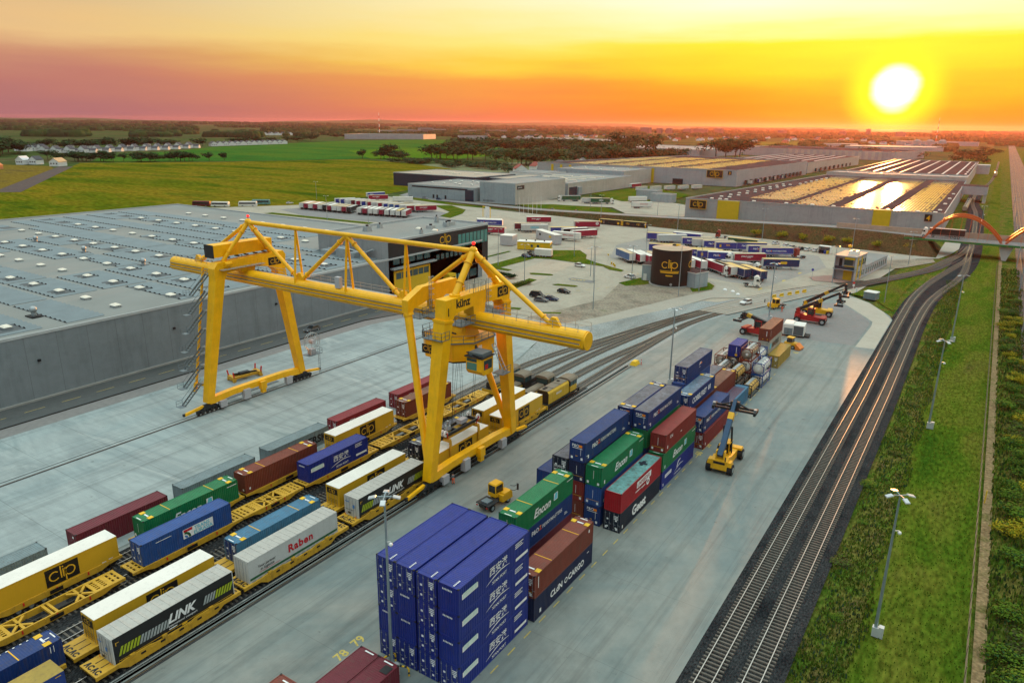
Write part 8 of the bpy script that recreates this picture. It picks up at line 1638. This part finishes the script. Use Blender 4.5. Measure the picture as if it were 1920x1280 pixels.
for k, (x, y, rz) in enumerate(((-3.9, 106, 0), (6.4, 117, 0))):
    r_ = thing('marker_stake', ('yellow stake on the grass slope by the nearest mast', 'yellow stake just outside the wire fence')[k], 'stake', (x, y, 0)); MB().box(-.07, .07, -.07, .07, 0, 2.0, M_hy).build('stake', r_)
wf = thing('wire_fence', 'long wire mesh fence between the mown grass and the scrub', 'fence', (5.6, 20, 0)); mb = MB(); M_fp = mat('fence_post', (.14, .11, .06), .7)
for k in range(90): MB().box(-.05, .05, k*3.6-.05, k*3.6+.05, 0, 1.7, M_fp).build('post', wf)
for z in [.15+.25*j for j in range(7)]: mb.box(-.012, .012, 0, 321, z, z+.018, M_fp)
mb.build('wire', wf)
wf2 = thing('palisade_fence', 'grey picket fence beyond the yellow cabin', 'fence', (-190, 283, -.1), rad(-55)); mb = MB()
for k in range(40): mb.box(-.03, .03, k*.6-.03, k*.6+.03, 0, 2, M_pole)
for z in (.5, 1.7): mb.box(-.03, .03, 0, 23.5, z, z+.06, M_pole)
mb.build('panel', wf2)
# ------------------------------------------------------------------ trees, shrubs, houses and the far plain
def leafm(name, c): return mat(name, c, .8, var=.35, scale=.35, spec=.05)
L_dk = leafm('leaf_dark', (.014, .040, .014)); L_md = leafm('leaf_mid', (.026, .066, .018)); L_wl = leafm('leaf_willow', (.046, .082, .040)); L_yl = leafm('leaf_yellow', (.30, .24, .015)); L_ye = leafm('leaf_straw', (.15, .15, .03)); L_br = leafm('leaf_brown', (.052, .060, .020)); L_gr = leafm('leaf_fresh', (.072, .125, .012)); M_bark = mat('bark', (.05, .035, .022), .9)
RT = random.Random(3)
def crown_mesh(key, m, m2, lobes, n, size, seed, flat=.8):
    def f(mb):
        q = random.Random(seed)
        lb = [(Vector((q.uniform(-.55, .55), q.uniform(-.55, .55), q.uniform(-.35, .45))), q.uniform(.38, .62)) for _ in range(lobes)]
        for k in range(n):
            c, r = lb[k % lobes]; u = q.uniform(-1, 1); a = q.uniform(0, 6.283); s = math.sqrt(1-u*u); d = Vector((s*math.cos(a), s*math.sin(a), u)); rr = r*(q.random()**.4)
            p = c+d*rr; p.z *= flat; nn = (d+Vector((q.uniform(-.7, .7), q.uniform(-.7, .7), q.uniform(-.3, .9)))).normalized()
            t = nn.cross(Vector((q.uniform(-1, 1), q.uniform(-1, 1), .3))).normalized(); b = nn.cross(t); z = size*q.uniform(.6, 1.4)
            mb.face([p-t*z-b*z*.6, p+t*z-b*z*.5, p+t*z*.7+b*z*.7, p-t*z*.6+b*z*.6], m if q.random() < .72 else m2)
    return cached(('cr', key), 'crown', f)
def trunk_mesh():
    def f(mb):
        mb.tube((0, 0, 0), (.02, .01, .55), .045, M_bark, 7, .028)
        for a in range(5): t = a*1.3; mb.tube((.02, .01, .38+.05*a), (.3*math.cos(t), .3*math.sin(t), .72+.04*a), .02, M_bark, 5, .006)
    return cached('trunk', 'trunk', f)
CRN = {}
for nm, a, b, lo, n, sz in (('dark', L_dk, L_md, 7, 420, .085), ('mid', L_md, L_dk, 8, 420, .085), ('willow', L_wl, L_md, 6, 460, .08), ('brown', L_br, L_dk, 9, 380, .07), ('bush', L_dk, L_md, 5, 300, .11)): CRN[nm] = [crown_mesh((nm, s), a, b, lo, n, sz, s*7+len(nm)) for s in range(3)]
for nm, a, b in (('shrub', L_gr, L_md), ('gold', L_yl, L_gr), ('dry', L_br, L_gr)): CRN[nm] = [crown_mesh((nm, s), a, b, 8, 900, .055, s*11+len(nm)) for s in range(2)]
def tree(label, x, y, h, w, kind, group, name='tree', cat='tree', z=-.3):
    r_ = thing(name, label, cat, (x, y, z), RT.uniform(0, 6.28), group)
    cz = .62 if name == 'tree' else .42
    o = link('crown', RT.choice(CRN[kind]), r_, (0, 0, h*cz)); o.scale = (w*.95, w*.95, h*(.56 if name == 'tree' else .62))
    t = link('trunk', trunk_mesh(), r_); t.scale = (h*.7 if name == 'tree' else h*.5,)*2+(h*.9,)
    return r_
def clump(label, group, pts, h, w, kinds, n, spread, name='tree', cat='tree'):
    for k in range(n):
        u = RT.random()*(len(pts)-1); i = min(int(u), len(pts)-2); f = u-i; a, b = pts[i], pts[i+1]
        tree(label, a[0]+(b[0]-a[0])*f+RT.uniform(-spread, spread), a[1]+(b[1]-a[1])*f+RT.uniform(-spread, spread), h*RT.uniform(.75, 1.25), w*RT.uniform(.8, 1.3), RT.choice(kinds), group, name, cat)
clump('dark round tree in the hedge row along the far edge of the yellow field', 'hedge row trees', [(-1025, 470), (-965, 494), (-922, 540), (-898, 591)], 11, 11, ['bush', 'dark'], 34, 7)
for x, y in ((-893, 612), (-880, 626)): tree('one of two dark trees standing alone at the right end of the hedge row', x, y, 11, 9, 'bush', 'hedge row trees')
clump('dark tree of the small clump at the green field corner', 'field corner trees', [(-790, 800), (-768, 815), (-745, 830), (-715, 800)], 12, 13, ['dark', 'bush'], 12, 8)
tree('tall dark tree over the small clump at the green field corner', -765, 828, 22, 20, 'dark', 'field corner trees')
clump('low grey green bush between the corn field and the wood', 'scrub bushes', [(-690, 775), (-628, 758), (-560, 740), (-515, 742), (-470, 700)], 7, 10, ['willow', 'mid'], 42, 22, 'bush', 'bush')
clump('rounded grey green willow in the front of the wood', 'wood trees', [(-720, 870), (-680, 890), (-560, 830), (-520, 830), (-525, 900), (-540, 990), (-500, 1000), (-470, 990)], 19, 20, ['willow', 'willow', 'mid'], 46, 22)
clump('dark tall tree at the back of the wood', 'wood trees', [(-800, 1000), (-840, 1100), (-800, 1240), (-780, 1320), (-680, 1280), (-600, 1160), (-520, 1080)], 24, 26, ['dark', 'mid', 'brown'], 70, 40)
clump('brownish tree at the right end of the wood', 'wood trees', [(-520, 1040), (-470, 1030), (-440, 1060), (-420, 1120)], 18, 20, ['brown', 'brown', 'dark'], 26, 22)
for x, y, h, l_ in ((-560, 1180, 44, 'tall loose poplar, leftmost of the three high crowns behind the solar shed'), (-535, 1200, 41, 'tall loose poplar, middle of the three high crowns behind the solar shed'), (-492, 1180, 42, 'tall dark poplar, rightmost of the three high crowns behind the solar shed')): tree(l_, x, y, h, 30, 'brown', 'tall poplars')
for k in range(4): tree('big round dark tree clump right behind the solar shed roof', -415+k*13, 1290+RT.uniform(-20, 20), 34, 34, ('brown', 'dark')[k % 2], 'round tree clump')
clump('dark tree among the far white sheds', 'trees of the plain', [(-1000, 1300), (-800, 1560), (-600, 1800), (-300, 1700), (-100, 1500)], 16, 22, ['dark', 'brown'], 24, 120)
clump('dark tree at the left edge behind the unfinished houses', 'trees at the left', [(-1180, 460), (-1261, 522), (-1304, 550)], 20, 22, ['dark'], 12, 20)
clump('dark tree beside the white houses across the plain', 'trees at the left', [(-1420, 600), (-1390, 760), (-1440, 1000), (-1540, 1300), (-1800, 1700)], 16, 22, ['dark', 'bush'], 36, 50)
clump('dark tree along the main line in the glow', 'line side trees', [(-30, 1250), (-60, 1500), (-20, 2000), (-60, 2700)], 12, 14, ['brown', 'dark'], 18, 24)
clump('dark tree right of the main line', 'line side trees', [(42, 600), (50, 900), (60, 1400), (70, 2200)], 11, 12, ['dark', 'brown'], 18, 9)
for k in range(7): tree('young yellow leaved tree at the foot of the bank', -96+k*11.5+RT.uniform(-3, 3), 362.5-k*.7, 4.5, 3.2, 'gold', 'young bank trees', z=0)
for k in range(8): tree('clipped shrub in the bed before the office block', -146.5+k*1.35, 211.2-k*.25, 1.7, 2.2, 'bush', 'office shrubs', 'shrub', 'shrub', 0)
for k in range(5): tree('reddish shrub in the lawn strip before the parked van', -130.5+k*.7, 196+k*2.2, 1.5, 2, 'dry', 'office shrubs', 'shrub', 'shrub', 0)
for k in range(64):
    y = 66+k*3.6+RT.uniform(-1.5, 1.5); yl = RT.random() < .28; kind = 'gold' if yl else RT.choice(['shrub', 'dry', 'shrub'])
    tree('yellow flowering bush in the scrub strip right of the wire fence' if yl else 'green bush in the scrub strip right of the wire fence', RT.uniform(8.6, 12.6), y, RT.uniform(1.1, 2.3), RT.uniform(1.6, 3.2), kind, 'scrub strip bushes', 'shrub', 'shrub', 0)
for k in range(14):
    tree('low green bush on the slope beside the dark ballast', RT.uniform(-8.4, -6.2), 62+k*13+RT.uniform(-2, 2), RT.uniform(.5, .9), RT.uniform(1.2, 2.2), RT.choice(['shrub', 'shrub', 'dry']), 'slope bushes', 'shrub', 'shrub', -.05)
def blades(name, n, xf, y0, y1, h, ms):
    mb = MB(); q = random.Random(len(name))
    for k in range(n):
        y = y0+(y1-y0)*q.random()**1.5; x = xf(q, y); a = q.uniform(0, 6.28); hh = h*q.uniform(.5, 1.4); w = .05+hh*.22; dx, dy = math.cos(a)*w, math.sin(a)*w; lx, ly = q.uniform(-.3, .3)*hh, q.uniform(-.3, .3)*hh
        mb.face([(x-dx, y-dy, -.1), (x+dx, y+dy, -.1), (x+dx*.4+lx, y+dy*.4+ly, hh), (x-dx*.4+lx, y-dy*.4+ly, hh)], q.choice(ms))
    o = mb.build(name); tag(o, kind='stuff'); return o
tag(blades('slope_grass', 14000, lambda q, y: q.uniform(-8.8, -3.8)-.4*math.sin(y*.3), 55, 300, .26, [L_gr, L_gr, L_wl, L_ye]), 'long rough grass on the slope beside the dark ballast', 'grass')
tag(blades('scrub_weeds', 9000, lambda q, y: q.uniform(7.2, 13), 62, 340, .4, [L_br, L_md, L_gr, L_ye, L_gr]), 'weeds and dry stalks on the strip right of the wire fence', 'weeds')
tag(blades('lawn_tufts', 5000, lambda q, y: q.uniform(-4.6, 5.4), 58, 260, .09, [L_gr]), 'short tufts of the mown grass strip by the wire fence', 'grass')
# houses
M_hw = mat('house_white', (.66, .67, .66), .7, var=.05); M_hr = mat('roof_slate', (.04, .045, .055), .6); M_hred = mat('roof_tile', (.26, .05, .03), .7); M_hor = mat('brick_orange', (.50, .22, .09), .8); M_tow = mat('tower_grey', (.12, .10, .11), .8); M_pre = mat('flat_block', (.30, .27, .26), .7)
def house(label, x, y, rz, w, l, h, wm, rm, group, win=True):
    r_ = thing('house', label, 'house', (x, y, -.4), rz, group)
    link('wall', cached(('hw', w, l, h, wm.name), 'wall', lambda q: q.prism([(-w/2, 0), (w/2, 0), (w/2, h*.55), (0, h*.98), (-w/2, h*.55)], 1, -l/2, l/2, wm)), r_)
    def f(q):
        for s in (-1, 1): q.faces([(0, -l/2-.3, h), (0, l/2+.3, h), (s*(w/2+.4), l/2+.3, h*.53), (s*(w/2+.4), -l/2-.3, h*.53), (0, -l/2-.3, h+.25), (0, l/2+.3, h+.25), (s*(w/2+.4), l/2+.3, h*.53+.25), (s*(w/2+.4), -l/2-.3, h*.53+.25)], [(0, 1, 2, 3), (4, 5, 6, 7), (0, 3, 7, 4), (1, 2, 6, 5), (2, 3, 7, 6)], rm)
    link('roof', cached(('hr', w, l, h, rm.name), 'roof', f), r_)
    if win:
        for k in range(3): link('window', cached('hwin', 'window', lambda q: q.box(-.7, .7, -.06, .06, 0, 1.5, M_dark)), r_, (-w*.3+k*w*.3, -l/2-.05, h*.25))
for k, (x, y) in enumerate(((-1253, 571), (-1244, 583), (-1233, 598), (-1222, 614), (-1233, 641), (-1246, 669), (-1257, 696), (-1259, 719), (-1264, 744), (-1270, 768), (-1282, 796), (-1306, 832), (-1320, 863))):
    house('white gabled house, %s from the left of the long row behind the hedge' % ORD[k], x, y, rad(22), 12, 10, 11, M_hw, M_hr, 'white houses in a row'); house('low white wing of the gabled row, %s from the left' % ORD[k], x+5, y+12, rad(-60), 8, 14, 7, M_hw, M_hr, 'white houses in a row', False)
for k, (x, y) in enumerate(((-1352, 578), (-1330, 579), (-1340, 595), (-1333, 603), (-1420, 690), (-1410, 720), (-1430, 800), (-1440, 850))): house('white house behind the long gabled row, %s from the left' % ORD[k], x, y, rad(20), 11, 11, 11, M_hw, M_hr, 'houses behind the row')
for k in range(14): t_ = k/13; house('narrow white house of the long terrace, %s from the left' % ORD[k], -1381-51*t_, 959+225*t_, rad(75), 13, 15, 9.5, M_hw, M_hr, 'white terrace', k % 2 == 0)
for k in range(12): t_ = k/11; house('tiny white house of the far terrace, %s from the left' % ORD[k], -2336+40*t_, 1640+290*t_, rad(80), 16, 20, 11, M_hw, M_hr, 'far white terrace', False)
house('cream house with a bright new roof beside the dirt track', -900, 422, rad(30), 11, 15, 9, M_hw, mat('roof_new', (.5, .34, .18), .7), 'new houses at the left'); house('white house with two gables, left one, by the dirt track', -956, 410, rad(30), 9, 13, 9.5, M_hw, M_hw, 'new houses at the left'); house('white house with two gables, right one, by the dirt track', -949, 421, rad(30), 9, 13, 9.5, M_hw, M_hr, 'new houses at the left')
for k, (x, y) in enumerate(((-885, 352), (-868, 350), (-852, 356))): house('unfinished orange brick house at the left edge, %s from the left' % ORD[k], x-30, y-6, rad(35), 10, 12, 8, M_hor, M_hr if k < 2 else M_hor, 'unfinished houses')
for lab, x, y, c, rm in (('white house with bright red roof left of the halls', -440, 684, M_hw, M_hred), ('dark roofed house behind the grey hall', -455, 800, M_hor, M_hr), ('house with broad red roof beside the white villa', -452, 840, M_hw, M_hred), ('white villa with grey roof at the wood edge', -468, 880, M_hw, M_hr), ('low house with pale red roof above the white flat house', -452, 740, M_hw, M_hred), ('small house with bright orange roof behind the solar shed', -340, 985, M_hor, mat('roof_orange', (.75, .2, .03), .6))): house(lab, x, y, rad(RT.uniform(10, 60)), 13, 16, 10, c, rm, 'houses by the wood')  # last roof has a plain saturated orange base colour
for k in range(90):
    b_ = RT.random(); x = -1900+1650*b_+RT.uniform(-200, 200); y = 2300+RT.uniform(0, 1500)
    house('tiny house of the distant town across the plain', x, y, RT.uniform(0, 3), 15, 18, 10, RT.choice((M_hw, M_hw, M_hor)), RT.choice((M_hr, M_hred, M_hr)), 'distant town houses', False)
for k in range(11):
    x, y = -2420+RT.uniform(-60, 60)+k*4, 2540+k*125; H = RT.choice((16, 16, 20, 26))
    r_ = thing('apartment_block', 'pale apartment block, %s from the left of the row on the plain' % ORD[k], 'apartment block', (x, y, 0), 0, 'apartment blocks'); link('wall', cached(('ab', H), 'wall', lambda q: q.box(-8, 8, -50, 50, -1, H, M_pre)), r_); link('window_rows', cached(('abw', H), 'window_rows', lambda q: [q.box(8, 8.3, -48, 48, 2+j*3, 3.4+j*3, M_glass) for j in range(int(H/3)-1)]), r_)
for k, (a, d, w, H) in enumerate(((-23.3, 5200, 90, 36), (-22.3, 5200, 40, 33), (-21.6, 5200, 44, 33), (-20.2, 5200, 70, 32), (-19.3, 5200, 110, 32), (-18.0, 5200, 60, 36), (-13.6, 5600, 60, 28), (-9.6, 5600, 40, 30), (-8.0, 5600, 26, 44), (-6.0, 5600, 60, 28))):
    az = rad(a); r_ = thing('tower_block', 'hazy tower block on the horizon, %s from the left' % ORD[k], 'tower block', (d*math.sin(az), d*math.cos(az), 0), az, 'horizon tower blocks'); MB().box(-w/2, w/2, -10, 10, -1, H, M_tow).build('wall', r_); MB().box(-w/6, w/6, -6, 6, H, H+4, M_pre).build('roof_house', r_)
# far woods as rows of tree domes, one object per belt
def belt(name, label, d, a0, a1, h, n, gap, m, wid=200, seed=1):
    q = random.Random(seed); mb = MB(); holes = [(q.uniform(a0, a1), q.uniform(1, 5)) for _ in range(gap)]
    for k in range(n):
        a = q.uniform(a0, a1)
        if any(abs(a-b) < w/2 for b, w in holes): continue
        dd = d+q.uniform(-wid, wid); r = h*q.uniform(.7, 1.5); mb.ball((dd*math.sin(rad(a)), dd*math.cos(rad(a)), h*.2), r, q.choice(m), 6, 4, q.uniform(.55, .85))
    tag(mb.build(name), label, 'wood', kind='stuff')
belt('far_wood', 'dark wood belt behind the left villages', 2750, -71, -52, 18, 700, 3, [L_dk, L_md], 200, 1); belt('far_wood', 'scattered woods of the middle plain', 3300, -58, 8, 14, 900, 12, [L_dk, L_md, L_br], 420, 2)
belt('far_wood', 'wood belt across the plain, second distance', 4300, -74, 8, 17, 1500, 8, [L_dk, L_md], 500, 3); belt('far_wood', 'wood belt below the horizon', 6500, -76, 10, 20, 1500, 4, [L_dk, L_md], 800, 4); belt('far_wood', 'last wood belt on the horizon', 10500, -78, 12, 34, 1700, 2, [L_dk, L_md], 1200, 5)
belt('far_wood', 'woods in the red glow below the sun', 2500, -14, 3, 11, 420, 4, [L_br, L_dk], 420, 6)
mb = MB(); q = random.Random(9); R_ = []
for k in range(121):
    a = rad(-84+k*.85); hh = 44+20*math.sin(k*.11+1)+12*math.sin(k*.31)+7*math.sin(k*.83)+(26 if 38 < k < 62 else 0)*math.sin((k-38)/24*math.pi); R_.append((a, hh))
for (a, h0), (b, h1) in zip(R_, R_[1:]):
    P_ = lambda a, d, z: (d*math.sin(a), d*math.cos(a), z)
    mb.face([P_(a, 12500, -5), P_(b, 12500, -5), P_(b, 14500, h1*.8), P_(a, 14500, h0*.8)], L_md); mb.face([P_(a, 14500, h0*.8), P_(b, 14500, h1*.8), P_(b, 17000, h1*1.15), P_(a, 17000, h0*1.15)], L_md); mb.face([P_(a, 17000, h0*1.15), P_(b, 17000, h1*1.15), P_(b, 20000, -5), P_(a, 20000, -5)], L_md)
struct('hills', mb)
# ------------------------------------------------------------------ air
hz = bpy.data.materials.new('haze_air'); hz.use_nodes = True; t_ = hz.node_tree; t_.nodes.clear()
vo = t_.nodes.new('ShaderNodeVolumePrincipled'); mo = t_.nodes.new('ShaderNodeOutputMaterial'); t_.links.new(vo.outputs[0], mo.inputs['Volume'])
vo.inputs['Color'].default_value = (0.96, 0.44, 0.45, 1); vo.inputs['Density'].default_value = 0.000026; vo.inputs['Anisotropy'].default_value = 0.66
tag(MB().box(-22000, 13000, -2500, 22000, -1.6, 112, hz).build('haze'), 'thin evening haze over the plain', 'haze', kind='stuff')
